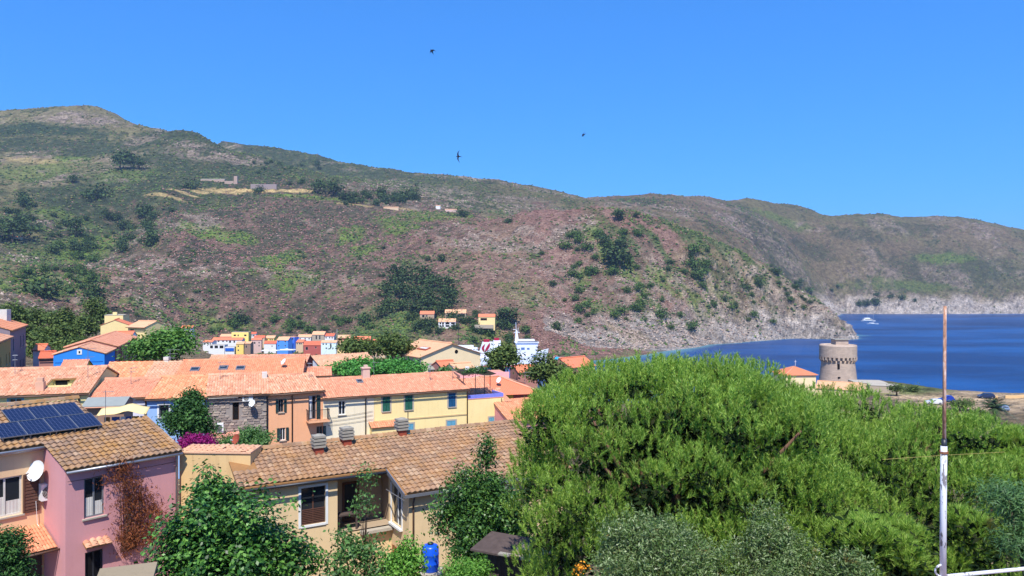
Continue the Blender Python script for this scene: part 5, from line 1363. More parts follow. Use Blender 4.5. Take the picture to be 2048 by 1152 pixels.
m_bark = plain("bark", lin(92, 76, 64), .95, .1, var=.4, scale=8)
LEAF = {
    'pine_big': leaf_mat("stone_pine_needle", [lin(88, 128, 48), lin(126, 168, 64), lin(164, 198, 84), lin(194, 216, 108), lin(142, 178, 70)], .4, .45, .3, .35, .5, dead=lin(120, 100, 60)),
    'pine_in': leaf_mat("pine_shade_foliage", [lin(22, 38, 18), lin(34, 54, 24), lin(48, 52, 30)], .1, .8, .1),  # shade inside the pine crowns put into a darker leaf colour
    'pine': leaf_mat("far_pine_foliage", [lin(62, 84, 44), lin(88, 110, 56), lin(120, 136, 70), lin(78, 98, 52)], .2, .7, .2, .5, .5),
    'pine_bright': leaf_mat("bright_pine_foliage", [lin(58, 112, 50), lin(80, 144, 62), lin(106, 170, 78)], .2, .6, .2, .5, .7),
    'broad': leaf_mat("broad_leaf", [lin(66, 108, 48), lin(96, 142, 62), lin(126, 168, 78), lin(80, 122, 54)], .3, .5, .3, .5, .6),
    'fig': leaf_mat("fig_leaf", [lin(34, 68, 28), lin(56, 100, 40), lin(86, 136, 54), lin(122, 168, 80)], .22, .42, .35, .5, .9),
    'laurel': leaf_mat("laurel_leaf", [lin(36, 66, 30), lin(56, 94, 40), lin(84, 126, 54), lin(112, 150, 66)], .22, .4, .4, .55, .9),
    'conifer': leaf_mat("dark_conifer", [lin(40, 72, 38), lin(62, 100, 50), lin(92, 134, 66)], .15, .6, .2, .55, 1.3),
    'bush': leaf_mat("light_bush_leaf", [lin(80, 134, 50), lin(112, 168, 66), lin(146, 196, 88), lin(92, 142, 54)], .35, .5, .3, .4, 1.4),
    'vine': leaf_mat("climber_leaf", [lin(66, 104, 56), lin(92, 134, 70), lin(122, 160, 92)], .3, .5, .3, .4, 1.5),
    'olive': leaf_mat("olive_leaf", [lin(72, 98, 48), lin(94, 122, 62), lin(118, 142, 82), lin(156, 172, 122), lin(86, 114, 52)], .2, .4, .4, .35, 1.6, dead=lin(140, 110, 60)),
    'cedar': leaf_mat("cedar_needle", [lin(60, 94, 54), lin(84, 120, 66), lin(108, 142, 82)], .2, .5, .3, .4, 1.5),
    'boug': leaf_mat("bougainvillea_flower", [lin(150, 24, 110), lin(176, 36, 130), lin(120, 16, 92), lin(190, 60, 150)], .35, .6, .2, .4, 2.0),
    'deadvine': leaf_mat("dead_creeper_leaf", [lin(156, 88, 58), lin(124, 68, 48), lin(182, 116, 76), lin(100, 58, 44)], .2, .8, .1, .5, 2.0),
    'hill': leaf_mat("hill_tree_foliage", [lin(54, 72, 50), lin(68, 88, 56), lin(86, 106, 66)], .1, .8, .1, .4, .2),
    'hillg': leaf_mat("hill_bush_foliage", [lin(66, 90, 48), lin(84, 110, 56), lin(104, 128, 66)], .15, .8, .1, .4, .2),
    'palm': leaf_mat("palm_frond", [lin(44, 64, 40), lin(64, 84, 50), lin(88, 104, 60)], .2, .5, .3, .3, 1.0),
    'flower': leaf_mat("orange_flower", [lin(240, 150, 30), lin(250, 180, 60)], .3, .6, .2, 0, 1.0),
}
def mass(parts):
    V, Fs, o = [], [], 0
    for v, f in parts: V.append(v); Fs.append(f + o); o += len(v)
    return np.concatenate(V), np.concatenate(Fs)

def tree(name, label, base, lobes, leaf, n, size, aspect=.5, trunk_r=.2, seed=0, cat="tree", group=None, limbs=10, kw=None, extra=None, z_trunk=None, inner=None):
    """lobes in world coordinates; crown and trunk are the parts"""
    base = Vector(base); t0 = thing(name, label, cat, base, 0, group)
    Lb = [(l[0] - base.x, l[1] - base.y, l[2] - base.z) + tuple(l[3:]) for l in lobes]
    v, f = leaf_cloud(Lb, n, size, aspect, seed=seed, **(kw or {}))
    cr = link("crown", np_mesh("crown", v, f), LEAF[leaf], t0); tag(cr, kind="stuff")
    if extra:
        for (nm, mk, v2, f2) in extra:
            v2 = v2 - np.array(base)
            tag(link(nm, np_mesh(nm, v2, f2), LEAF[mk], t0), kind="stuff")
    cz = np.mean([l[2] for l in Lb]); cx = np.mean([l[0] for l in Lb]); cy = np.mean([l[1] for l in Lb])
    mb = MB(); fork = Vector((cx * .7, cy * .7, cz * (z_trunk or .62)))
    mid = Vector((cx * .25 + trunk_r * .6, cy * .3, fork.z * .5))
    mb.tube([(0, 0, -.4), mid, fork], [trunk_r * 1.15, trunk_r * .9, trunk_r * .7], 8)
    r = random.Random(seed)
    for l in sorted(Lb, key=lambda q: r.random())[:limbs]:
        e = Vector(l[:3]); m = fork.lerp(e, .5) + Vector((0, 0, -.12 * (e - fork).length))
        mb.tube([fork - Vector((0, 0, trunk_r)), m, e], [trunk_r * .5, trunk_r * .3, trunk_r * .1], 6)
    mb.build("trunk", m_bark, t0, True)
    return t0

def span(x0, x1, y0, y1, D, deep=.9):
    c = W((x0 + x1) / 2, (y0 + y1) / 2, D); rx = (x1 - x0) / 2 / F_PX * D; rz = (y1 - y0) / 2 / F_PX * D
    return (c.x, c.y, c.z), (rx, rx * deep, rz)
def spread_tree(name, label, x0, x1, y0, y1, D, leaf, n, size, k=14, seed=0, base_z=None, aspect=.5, tr=.2, group=None, cat="tree", deep=.9, lobe=(.34, .5), flat=.85, kw=None, limbs=10):
    c, rad = span(x0, x1, y0, y1, D, deep)
    lb = lobes_in(c, rad, k, seed, lobe, flat)
    gz = base_z if base_z is not None else ground_z(c[0], c[1])
    return tree(name, label, (c[0], c[1], min(gz, c[2] - rad[2] * .9)), lb, leaf, n, size, aspect, tr, seed, cat, group, limbs, kw)

# --- the two big stone pines in front of the bay
def big_pine(label, cx, cy_px, D, rx_px, top_px, ry, seed, nsub, nt, base, box=2.6):
    r = np.random.default_rng(seed); c = np.array(W(cx, cy_px, D)); rx = rx_px / F_PX * D; rz = (cy_px - top_px) / F_PX * D
    subs = []
    while len(subs) < nsub:
        d = _unit(r.normal(size=3))
        if d[2] < -.6: continue
        p = 1.0 / (abs(d[0]) ** box + abs(d[1]) ** box + abs(d[2]) ** box) ** (1 / box)
        q = c + d * p * np.array([rx, ry, rz]) * r.uniform(.78, .93)
        s = r.uniform(.5, 1.0)
        if any((q[0] - u[0]) ** 2 + (q[1] - u[1]) ** 2 + (q[2] - u[2]) ** 2 < .26 for u in subs): continue
        subs.append((*q, s, s, s * .62))
    v1, f1 = tufts(subs, nt, seed + 1, nl=32)
    shell_ = [(c[0], c[1], c[2], rx * .84, ry * .84, rz * .86), (c[0] - rx * .25, c[1] - .4, c[2], rx * .7, ry * .84, rz * .84), (c[0] + rx * .25, c[1] - .4, c[2] - .1, rx * .7, ry * .84, rz * .84)]
    v1, f1 = mass([(v1, f1), tufts(shell_, 4000, seed + 8, nl=24, ln=.15)])
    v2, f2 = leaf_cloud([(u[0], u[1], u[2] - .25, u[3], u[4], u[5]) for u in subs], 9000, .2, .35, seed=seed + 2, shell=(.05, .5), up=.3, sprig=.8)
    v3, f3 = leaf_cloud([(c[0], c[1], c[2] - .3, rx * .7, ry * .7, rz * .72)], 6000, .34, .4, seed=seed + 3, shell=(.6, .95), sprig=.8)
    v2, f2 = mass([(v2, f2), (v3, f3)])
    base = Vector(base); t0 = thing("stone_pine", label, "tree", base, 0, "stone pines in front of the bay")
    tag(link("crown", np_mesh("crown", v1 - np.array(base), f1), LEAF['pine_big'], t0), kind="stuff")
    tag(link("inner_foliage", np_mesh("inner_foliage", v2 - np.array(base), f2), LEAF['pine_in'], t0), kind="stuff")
    mb = MB(); top = Vector(c) - base + Vector((0, 0, -rz * .35))
    mb.tube([(0, 0, -.5), top * .45 + Vector((.3, 0, 0)), top], [.42, .36, .3], 10)
    for u in subs[::11]:
        e = Vector(u[:3]) - base; m = top.lerp(e, .55) - Vector((0, 0, .35)); mb.tube([top - Vector((0, 0, .8)), m, e], [.16, .09, .03], 6)
    mb.build("trunk", plain("pine_bark", lin(112, 84, 68), .95, .1, var=.4, scale=6), t0, True)
    return t0
p = W(1320, 1100, 23.5); big_pine("broad dense stone pine filling the middle foreground", 1352, 985, 23.0, 335, 718, 4.6, 5, 190, 11000, (p.x, p.y, ground_z(p.x, p.y)))
p = W(1800, 1100, 26.5); big_pine("wide stone pine behind the rusty pole", 1685, 1035, 26.0, 372, 790, 5.2, 6, 200, 11000, (p.x, p.y, ground_z(p.x, p.y)))

# --- olive trees at the bottom
spread_tree("olive_tree", "silvery olive tree below the big pine", 1150, 1480, 1010, 1290, 13.5, 'olive', 30000, .075, 26, 51, aspect=.26, tr=.16, lobe=(.26, .42), kw=dict(up=.35, wild=1.0, shell=(.35, 1.06)))
spread_tree("olive_tree", "smaller olive tree between the pines", 1420, 1650, 1020, 1280, 14.2, 'olive', 17000, .075, 18, 52, aspect=.26, tr=.14, lobe=(.26, .42), kw=dict(up=.35, wild=1.0, shell=(.35, 1.06)))
spread_tree("olive_tree", "low olive shoots at the picture's bottom edge", 1620, 1760, 1090, 1280, 14.0, 'olive', 8000, .075, 12, 53, aspect=.26, tr=.1, lobe=(.26, .42), kw=dict(up=.35, wild=1.0, shell=(.35, 1.06)))
# pine sapling mass and cedar bough at lower right
def pine_bush(label, x0, x1, y0, y1, D, seed, n, name="pine_tree", leaf='pine_big'):
    c, rad = span(x0, x1, y0, y1, D); lb = lobes_in(c, rad, 14, seed, (.3, .45), .8)
    b = Vector((c[0], c[1], ground_z(c[0], c[1])))
    v, f = tufts(lb, n, seed + 1, nl=20, ln=.17, wd=.016, axis_len=.16)
    t0 = thing(name, label, "tree", b, 0)
    tag(link("crown", np_mesh("crown", v - np.array(b), f), LEAF[leaf], t0), kind="stuff")
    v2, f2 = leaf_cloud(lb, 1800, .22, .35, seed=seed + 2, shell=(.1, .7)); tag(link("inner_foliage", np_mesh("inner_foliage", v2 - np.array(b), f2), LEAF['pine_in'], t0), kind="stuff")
    mb = MB().tube([(0, 0, -.4), (.1, 0, (c[2] - b.z) * .5), (0, 0, c[2] - b.z)], [.16, .12, .06], 8)
    for l in lb[::2]: mb.tube([(0, 0, (c[2] - b.z) * .7), Vector(l[:3]) - b], [.06, .02], 5)
    mb.build("trunk", m_bark, t0, True)
pine_bush("bushy young pine beside the olive, low in the frame", 1640, 1850, 1030, 1240, 17.0, 61, 2600)
pine_bush("young pine growing at the foot of the white pole", 1860, 1990, 1010, 1230, 18.0, 62, 1700)
c, rad = span(1965, 2130, 1000, 1120, 13.5)
lb = [(c[0] + rad[0] * (.1 + .25 * i), c[1] + .25 * (i % 2), c[2] + rad[2] * (.5 - .33 * i + .2 * (i % 2)), .42, .3, .08) for i in range(-2, 4)] + [(c[0] + rad[0] * (-.35 + .2 * i), c[1] - .2, c[2] - rad[2] * (.2 + .12 * i), .36, .28, .07) for i in range(6)]
tree("cedar", "blue green cedar bough reaching in beside the pole", (c[0] + 1.2, c[1], ground_z(c[0], c[1])), lb, 'cedar', 12000, .13, .12, .16, 63, kw=dict(up=.8, wild=.35, shell=(.2, 1.05), droop=.25), limbs=13)

# --- garden trees between the near houses
spread_tree("fig_tree", "large bright green fig tree before the tan wall", 310, 628, 985, 1330, 26.5, 'fig', 24000, .18, 46, 71, aspect=.62, tr=.22, lobe=(.24, .4), kw=dict(up=.7, out=.7, wild=.55, shell=(.5, 1.05)))
spread_tree("fig_tree", "upright top shoot of fig foliage rising against tan wall", 375, 478, 942, 1130, 27.5, 'fig', 5200, .18, 11, 72, aspect=.62, tr=.1, lobe=(.34, .5), kw=dict(up=.7, out=.7, wild=.55, shell=(.4, 1.05)))
spread_tree("climbing_shrub", "loose climbing shrub in front of the shaded loggia", 640, 800, 1035, 1290, 27.5, 'vine', 3200, .16, 18, 73, aspect=.55, tr=.1, lobe=(.2, .34), kw=dict(shell=(.2, 1.1)))
spread_tree("climbing_shrub", "thin leafy shoots reaching up past the loggia", 708, 752, 935, 1080, 28.2, 'vine', 420, .14, 9, 74, aspect=.55, tr=.04, lobe=(.25, .4), kw=dict(shell=(.1, 1.15)))
spread_tree("garden_shrub", "rounded shrub with mixed leaves under the wing corner", 770, 850, 1085, 1210, 26.5, 'bush', 2600, .14, 12, 75, aspect=.5, tr=.06, kw=dict(shell=(.3, 1.1)))
spread_tree("garden_shrub", "feathery light green bush beside the blue barrel", 870, 985, 1112, 1230, 24.5, 'bush', 6500, .12, 14, 76, aspect=.3, tr=.08, kw=dict(shell=(.4, 1.05), up=.9))
spread_tree("laurel_tree", "glossy leaved tree hiding the end of the brown roof", 872, 1080, 912, 1200, 29.0, 'laurel', 20000, .15, 40, 77, aspect=.5, tr=.14, lobe=(.25, .4), kw=dict(shell=(.35, 1.08)))
spread_tree("laurel_tree", "slim pointed tree top against the brown roof", 955, 990, 868, 1010, 30.0, 'laurel', 900, .14, 8, 78, aspect=.5, tr=.06, lobe=(.35, .5))
spread_tree("laurel_tree", "dark undergrowth tree in the shade beside the hut", 905, 1010, 1040, 1200, 28.0, 'conifer', 3500, .16, 14, 79, aspect=.5, tr=.08)
spread_tree("cypress_shrub", "small dark conifer in the bottom left corner", -30, 50, 1045, 1260, 23.5, 'conifer', 6000, .13, 14, 80, aspect=.35, tr=.08, lobe=(.28, .42), kw=dict(up=.9))
spread_tree("dark_conifer", "dark bushy conifer before the pale blue house", 318, 425, 790, 930, 48.0, 'conifer', 7500, .24, 24, 81, aspect=.45, tr=.18, lobe=(.24, .38), kw=dict(shell=(.45, 1.08)))
spread_tree("dark_conifer", "pointed dark conifer top against the striped roof", 368, 398, 776, 850, 49.0, 'conifer', 1300, .22, 7, 82, aspect=.45, tr=.08, lobe=(.35, .5))
spread_tree("oleander", "green oleander bush in front of the stone house", 432, 548, 850, 945, 45.0, 'vine', 6500, .19, 22, 83, aspect=.4, tr=.08, lobe=(.24, .38), kw=dict(shell=(.4, 1.08)))
spread_tree("bougainvillea", "magenta bougainvillea in full flower beyond the tan wall", 360, 442, 866, 930, 43.0, 'boug', 6000, .13, 18, 84, aspect=.7, tr=.06, lobe=(.26, .4))
# dead creeper on the pink wall
cr0 = thing("dead_creeper", "withered russet creeper clinging to the pink wall", "creeper", Pk.world(2.4, -.12, -5.2), Pk.a)
lb = []; rr = random.Random(3)
for px, py, rx_ in ((248, 935, 26), (240, 955, 34), (256, 965, 26), (262, 985, 28), (268, 1005, 34), (255, 1020, 28), (285, 1010, 34), (300, 1030, 30), (262, 1050, 30), (290, 1060, 34), (252, 1075, 24), (275, 1085, 34), (300, 1080, 26), (258, 1095, 22)):
    x, z = Pk.front(px, py, -.2); q = rx_ / F_PX * 32.5; lb.append((x - 2.4, -.12 - .08 * rr.random(), z + 5.2, q, .22, q * .8))
v, f = leaf_cloud(lb, 4000, .18, .2, up=.0, out=.7, wild=.7, seed=91, shell=(.2, 1.1), droop=.9); tag(link("withered_leaves", np_mesh("withered_leaves", v, f), LEAF['deadvine'], cr0), kind="stuff")
mb = MB()
for i in range(9):
    x0 = -.3 + .12 * i; mb.tube([(x0 * .6, -.0, 1.2), (x0 * .8 + .1 * math.sin(i), -.03, 2.6), (x0 + .15 * math.sin(i * 2), -.05, 4.2 + .2 * math.sin(i * 3))], [.03, .022, .01], 5)
mb.build("stem", m_bark, cr0)
# orange flowers in the olive corner
v, f = leaf_cloud([(*W(1158, 1140, 13.2), .1, .1, .08)], 60, .05, .8, seed=92); tag(link("marigold", np_mesh("marigold", v, f), LEAF['flower']), "small cluster of orange flowers beside olive", "flower", kind="thing")

v, f = leaf_cloud([(.9, 1.0, 2.42, .8, .75, .16), (1.7, 1.2, 2.42, .7, .7, .18), (.2, .8, 2.36, .5, .5, .12)], 1300, .15, .6, seed=207, up=.8)
tag(link("creeper", np_mesh("creeper", v, f), LEAF['laurel'], pg), kind="stuff")
pine_bush("low pine crown sloping down at the right edge behind the pole", 1890, 2110, 868, 1060, 25.0, 64, 4200)
# --- trees around the village
def far_tree(label, x0, x1, y0, y1, D, leaf='pine', n=2600, size=.5, k=14, seed=0, name="pine_tree", group=None, tr=.25, flat=.55, lobe=(.28, .42)):
    return spread_tree(name, label, x0, x1, y0, y1, D, leaf, n, size, k, seed, tr=tr, group=group, flat=flat, lobe=lobe, aspect=.55, kw=dict(up=.8, wild=.6, shell=(.5, 1.05)))
far_tree("round broadleaf tree beside the blue house", 268, 410, 656, 740, 106, 'broad', 6500, .55, 26, 101, "broadleaf_tree", tr=.3, flat=.8)
far_tree("low bright green flat pine before the peach house", 655, 885, 712, 772, 97, 'pine_bright', 9000, .4, 44, 102, flat=.5, lobe=(.16, .26))
far_tree("dark rounded pine behind the bright flat one", 738, 824, 668, 728, 136, 'pine', 4200, .6, 18, 103)
far_tree("olive toned pine left of the dark rounded pine", 668, 752, 676, 726, 140, 'pine', 3600, .6, 16, 104)
far_tree("tall dark conifer in front of the white ferry", 976, 1046, 684, 772, 116, 'pine', 4200, .5, 18, 105)
far_tree("spreading dark pine left of the big stone pine", 1056, 1122, 708, 790, 106, 'pine', 3600, .48, 16, 106)
far_tree("small dark pine under the turquoise pool roof", 1098, 1148, 722, 790, 104, 'pine', 2400, .48, 12, 107)
far_tree("dry bush by the pink terrace behind the long ridge", 878, 912, 735, 768, 100, 'vine', 1400, .4, 8, 108, "garden_shrub")
LP = [(4, 60, 606, 690, 205), (50, 110, 610, 680, 215), (96, 150, 612, 680, 210), (20, 90, 640, 715, 185), (80, 150, 640, 715, 180), (130, 200, 622, 712, 190), (60, 130, 665, 735, 165), (120, 190, 672, 735, 160), (168, 214, 596, 680, 225), (-30, 30, 600, 690, 215)]
LN = ("yellow green pine above the grey house roof", "pine with rusty crown behind the grey house chimney", "dense pine in the middle of the valley grove", "low pine touching the grey house gable", "broad dark pine left of the cream house", "tall pine immediately left of cream stucco house", "shadowy pine beside the brown porch", "pale green pine above the blue house gable", "tall dark cypress like pine behind cream house", "pine cut by the picture's left edge")
for i, (x0, x1, y0, y1, D) in enumerate(LP): far_tree(LN[i], x0, x1, y0, y1, D, 'pine', 2600, .75, 14, 110 + i, group="pines in the valley grove")
# ------------------------------------------------------------------ harbour village under the hill
def far_house(label, x0, x1, ye, yb, yr, D, wall, roofm, al=0, wins=(), k=None, depth=7.0, flat=False, name="house", cat="house", over=.35, group="houses along the harbour", frame='white'):
    """eave ye, foot yb, ridge yr in the photograph; wins are (px0,py0,px1,py1)"""
    F = FR(x0, ye, D, al); L = F.front(x1, ye)[0]
    H = max(1.5, (yb - ye) / F_PX * D)
    gz = ground_z(F.o.x, F.o.y); H = max(H, F.o.z - gz + .3)
    rise = max(.05, (WZ(yr, D + depth / 2) - WZ(ye, D)))
    kk = .02 if flat else max(.12, rise / (depth / 2))
    h = House(name, label, F, L, H, kk, depth / 2, wall, roofm, cat=cat, group=group, over=0.05 if flat else over, side_over=.05 if flat else .25, gutter=False, ridge_cap=False)
    for q in wins: h.win(*q, frame=frame, glass='dark', sill=False, split=False)
    return h.build()
WH, YE, BL, SA, RD = PL('white', (226, 224, 222)), PL('hyellow', (244, 206, 110)), PL('hblue', (86, 150, 232)), PL('hsand', (216, 186, 150)), PL('hred', (178, 92, 82))
far_house("yellow flat roofed house standing highest on the harbour slope", 463, 497, 664.5, 682, 664, 640, PL('hbright', (250, 222, 130)), M['concrete'], flat=True, wins=((467, 669, 472, 672.5), (475, 669, 477.5, 673), (488, 669, 493, 672.5)))
far_house("long white house with orange roof below yellow flat house", 424, 484, 680, 688, 675, 628, WH, M['f_orange'], wins=((435, 681, 439, 684), (444, 681, 448, 684), (452, 681, 455, 684), (458, 681, 462, 686), (467, 681, 470, 686)))
far_house("white arcaded harbour house with loggia openings", 417, 449, 690, 712, 688, 600, WH, M['concrete'], flat=True, wins=((420, 691, 426, 697), (429, 691, 436, 697), (439, 691, 447, 697)))
far_house("low white harbour building with a bright blue front", 450, 469, 694, 712, 693, 596, WH, M['concrete'], flat=True, wins=())
tag(MB().box(0, 7, -.1, 0, 0, 2.4).build("shop_awning", plain("harbour_blue", lin(28, 92, 190), .5)), "bright blue shop front awning at the harbour", "awning").location = W(450.5, 702, 595.7)
far_house("orange ochre house with pink roof on the harbour front", 472, 487, 688, 712, 683, 594, YE, M['f_tan'], wins=((475, 691, 478, 694), (475, 699, 478, 702)))
far_house("brown shaded house joined to the ochre house", 488, 501, 687, 712, 683, 596, PL('hbrown', (150, 122, 104)), M['f_tan'], wins=((491, 691, 494, 696),))
far_house("pale mauve house with orange roof in the harbour centre", 503, 523, 680, 700, 676, 612, PL('hmauve', (212, 178, 166)), M['f_orange'], 12, wins=((508, 684, 511, 688), (517, 684, 519.5, 687), (517, 690, 519.5, 693)))
far_house("red roofed house peeping above the mauve house", 508, 529, 675.5, 684, 671, 632, SA, M['f_red'], 10)
far_house("low white house with red roof left of the blue house", 528, 552, 687, 702, 681.5, 612, WH, M['f_red'], wins=((543, 691, 545, 694),))
far_house("light blue harbour house with pale hipped roof", 554, 576, 680, 698, 673.5, 606, BL, M['f_tan'], -14, wins=((556, 682, 558.5, 685), (569, 682, 571.5, 685), (556, 690, 558.5, 693), (569, 690, 571.5, 693)))
far_house("shaded right face of the light blue house as a deeper blue block", 559, 589, 674, 696, 672.5, 616, PL('hblue_shade', (70, 120, 220)), M['f_tan'], -14, flat=True, wins=((576, 676, 579, 680), (584, 676, 586.5, 680)))  # shade on the blue house's right face put into a deeper paint
far_house("stone house with tan roof on the harbour slope", 624, 648, 669, 681, 662.5, 640, PL('hstone', (176, 160, 140)), M['f_tan'], -8, wins=((631, 671, 634, 679), (638, 671, 641, 679)))
far_house("red walled house with wide red roof at the harbour", 607, 642, 690, 706, 682, 606, RD, M['f_red'], wins=((611, 694, 616, 700), (630, 693, 633, 697)))
far_house("white two storey harbour house with pale blue tint", 642, 672, 685, 702, 680.5, 600, PL('hwhite', (214, 228, 232)), M['f_tan'], wins=((645, 687, 648, 690), (651, 687, 654, 690), (660, 687, 663, 697), (651, 695, 654, 698)))
far_house("cream house end with shutters next to the white house", 672, 690, 685, 702, 681, 604, PL('creamy', (240, 212, 150)), M['f_tan'], wins=((675, 687, 678, 690),))
far_house("low orange roofed house beside the dark pines", 708, 740, 681, 692, 672.5, 612, SA, M['f_orange'])
far_house("orange roof building behind peach house ridge", 872, 902, 690, 700, 684, 560, WH, M['f_orange'])
far_house("small white building at the harbour behind the pine", 822, 842, 692, 704, 685, 570, WH, M['f_orange'], wins=((824, 694, 827, 699),))
for i, (x0, x1, ye, yb, yr, D, wl, rf, nm) in enumerate(((406, 424, 684, 700, 680, 618, WH, 'f_orange', "white cottage at the left end of the harbour houses"), (440, 462, 673, 682, 668, 650, SA, 'f_tan', "sandy house peeping left of the yellow flat roofed house"), (498, 512, 668, 678, 664, 655, WH, 'f_red', "little white house right of the yellow flat roofed house"), (590, 606, 684, 700, 679, 615, SA, 'f_orange', "sand coloured house between blue and red houses"), (648, 668, 672, 682, 667, 640, WH, 'f_red', "white house with red roof above the two storey house"), (676, 700, 676, 686, 670, 635, RD, 'f_tan', "red house with tan roof above the cream house end"), (530, 548, 676, 684, 671, 640, YE, 'f_tan', "ochre house behind the low white house"), (596, 622, 674, 684, 669, 645, WH, 'f_tan', "long white house behind the red walled house"), (690, 712, 690, 704, 685, 600, YE, 'f_orange', "ochre house end before the olive toned pine"), (744, 770, 684, 694, 678, 600, SA, 'f_orange', "sand house half hidden by the dark rounded pine"))):
    m_ = (x0 + x1) / 2
    far_house(nm, x0, x1, ye, yb, yr, D, wl, M[rf], (i % 3 - 1) * 10, wins=((x0 + 3, ye + 2, x0 + 5.5, ye + 5), (m_, ye + 2, m_ + 2.5, ye + 5), (x1 - 5, ye + 2, x1 - 2.5, ye + 5)))
# white canopies, awnings and parasols along the quay
for i, (x0, x1, y0, nm) in enumerate(((521, 538, 699.5, "first white quay canopy from the palm side"), (539, 555, 699.5, "second white quay canopy in the row"), (556, 588, 698, "wide white canopy under the light blue house"))):
    t0 = thing("quay_canopy", nm, "canopy", Vector((WX(x0, 590), 590, 2.6)), 0, "white canopies on the quay")
    L = (x1 - x0) / F_PX * 590; z = WZ(y0 + 2.5, 590) - 2.6
    MB().prism([(0, 0, z), (L, 0, z), (L * .5, 2.5, z + 1.1)], (0, 0, .12)).build("fabric", M['white'], t0); MB().box(0, L, 4.8, 5, z - .1, z + .6).build("rear_valance", M['white'], t0)
    for x in (.2, L - .3): MB().box(x, x + .12, .2, .32, 0, z).build("post", M['grey'], t0)
# --- stone villas on the slope above
VS = PL('hstone', (176, 160, 140))
def villa(label, *a, **k): return far_house(label, *a, group="villas above the harbour", **k)
villa("stone villa with tan roof left of the white arcade villa", 840, 868, 628, 640, 622, 668, PL('vstone', (186, 158, 132)), M['f_orange'], wins=((844, 630, 849, 635), (852, 630, 855, 634)))
villa("villa with white framed glazed veranda and tan roof", 877, 911, 643.5, 655.5, 637, 652, WH, M['f_tan'], wins=((879, 645, 882.5, 649), (884, 645, 888, 649), (891, 645, 899, 649), (902, 645, 910, 649), (879, 650, 882, 654), (884, 650, 888, 654), (891, 650, 899, 654), (902, 650, 910, 654)))
villa("stone villa with white awning behind the glazed villa", 890, 932, 626, 637, 619, 678, VS, M['f_tan'], wins=((895, 628, 900, 632), (916, 628, 930, 634)))
villa("cream villa with red windows and long terrace", 957, 990, 633.5, 649, 628, 655, PL('creamy', (240, 212, 150)), M['f_orange'], wins=((961, 636, 974, 641),), frame='brick')
tag(MB().box(0, 17, 0, 4, -3, 0).build("terrace_wall", VS), "grey stone terrace wall under cream villa", "wall").location = W(948, 650, 650)

# ------------------------------------------------------------------ the white ferry
fe = thing("ferry", "white car ferry with red emblem on its funnel casing", "ship", (WX(1000, 560), 560, 0), math.radians(4))
FX = lambda px: (px - 1000) / F_PX * 560
FZ = lambda py: WZ(py, 560)
m_hull = plain("ship_white", lin(236, 238, 244), .35, .5, var=.04); m_redp = plain("ship_red", lin(170, 18, 50), .4, .5, var=.08); m_deck = plain("ship_deck", lin(180, 176, 172), .7)
prof = [(-36, 0), (-34, 8), (8, 8), (16, 8), (26, 10.5), (34, 13.5), (37, 14), (33, 6), (29, -1), (-34, -1)]
n = 9; V = []
for i, (x, z) in enumerate(prof): V.append((x, z))
mb = MB()
def hull(sgn):
    pass
xs = [-36, -30, -10, 8, 16, 22, 28, 33, 37]; half = [5.5, 6.5, 7, 7, 6.6, 5.6, 3.8, 1.9, .15]; top = [8, 8, 8, 8, 8.5, 9.5, 11, 12.8, 14]
ring = []
for x, hw, tp in zip(xs, half, top):
    bow = max(0, (x - 26) / 11)
    ring.append([(x - 4 * bow, -hw * .72, -1.5), (x - 2 * bow, -hw * .95, 2.5), (x, -hw, tp), (x, hw, tp), (x - 2 * bow, hw * .95, 2.5), (x - 4 * bow, hw * .72, -1.5)])
vs = [p for r_ in ring for p in r_]; fs = []
for i in range(len(ring) - 1):
    for k in range(6): fs.append((i * 6 + k, i * 6 + (k + 1) % 6, (i + 1) * 6 + (k + 1) % 6, (i + 1) * 6 + k))
fs += [(5, 4, 3, 2, 1, 0), tuple(48 + k for k in range(6))]
MB().add(vs, fs).build("hull", m_hull, fe)
MB().box(-35, 20, -7.05, 7.05, .9, 1.7).build("stripe", m_redp, fe)
MB().box(-33, -17, -6, 6, 8, 14.8).box(-33, -20, -5.5, 5.5, 14.8, 16.5).build("aft_deckhouse", m_hull, fe)
MB().box(-17, 14, -5.5, 5.5, 8, 12).build("passenger_deck", m_hull, fe)
wh = MB().prism([(14, -5.5, 8), (27, -5.5, 9), (28.5, -5.5, 18.5), (12, -5.5, 18.5)], (0, 11, 0)).box(11, 29, -6.2, 6.2, 18.5, 19.3).box(14, 26, -4.5, 4.5, 19.3, 21).build("wheelhouse", m_hull, fe)
MB().box(20, 22, -5.56, -5.5, 13.6, 15.0).build("bridge_window", plain("ship_glass", lin(90, 120, 170), .15, .6), fe)
MB().box(15.5, 18.3, -5.56, -5.5, 13.5, 15.3).build("bridge_window", plain("ship_glass", lin(90, 120, 170), .15, .6), fe)
MB().box(-15, 12, -5.57, -5.5, 9.8, 10.5).build("deck_windows", plain("ship_glass", lin(90, 120, 170), .15, .6), fe)
for k_ in range(6): MB().box(-29 + k_ * 2.2, -28.1 + k_ * 2.2, -6.07, -6.0, 14.0, 14.5).build("porthole", M['dark'], fe)
MB().box(12.5, 28, -6.26, -6.2, 19.3, 20.1).build("bridge_rail", M['grey'], fe)
for k_ in (14.5, 16.6): MB().box(k_, k_ + .6, -5.56, -5.5, 10.6, 11.2).build("porthole", M['dark'], fe)
mp_ = MB().prism([(11.2, -1, 17), (14.6, -1, 17), (12.9, -1, 28), (11.9, -1, 28)], (0, 2, 0)).build("mast", m_hull, fe)
MB().box(10.5, 15.0, -.8, .8, 26.2, 26.5).tube([(12.3, 0, 28), (12.0, 0, 34)], .18, 5).tube([(13.5, 0, 26.5), (13.9, 0, 30)], .12, 5).box(9.8, 12, -.2, .2, 28.4, 28.7).build("radar_arm", m_hull, mp_)
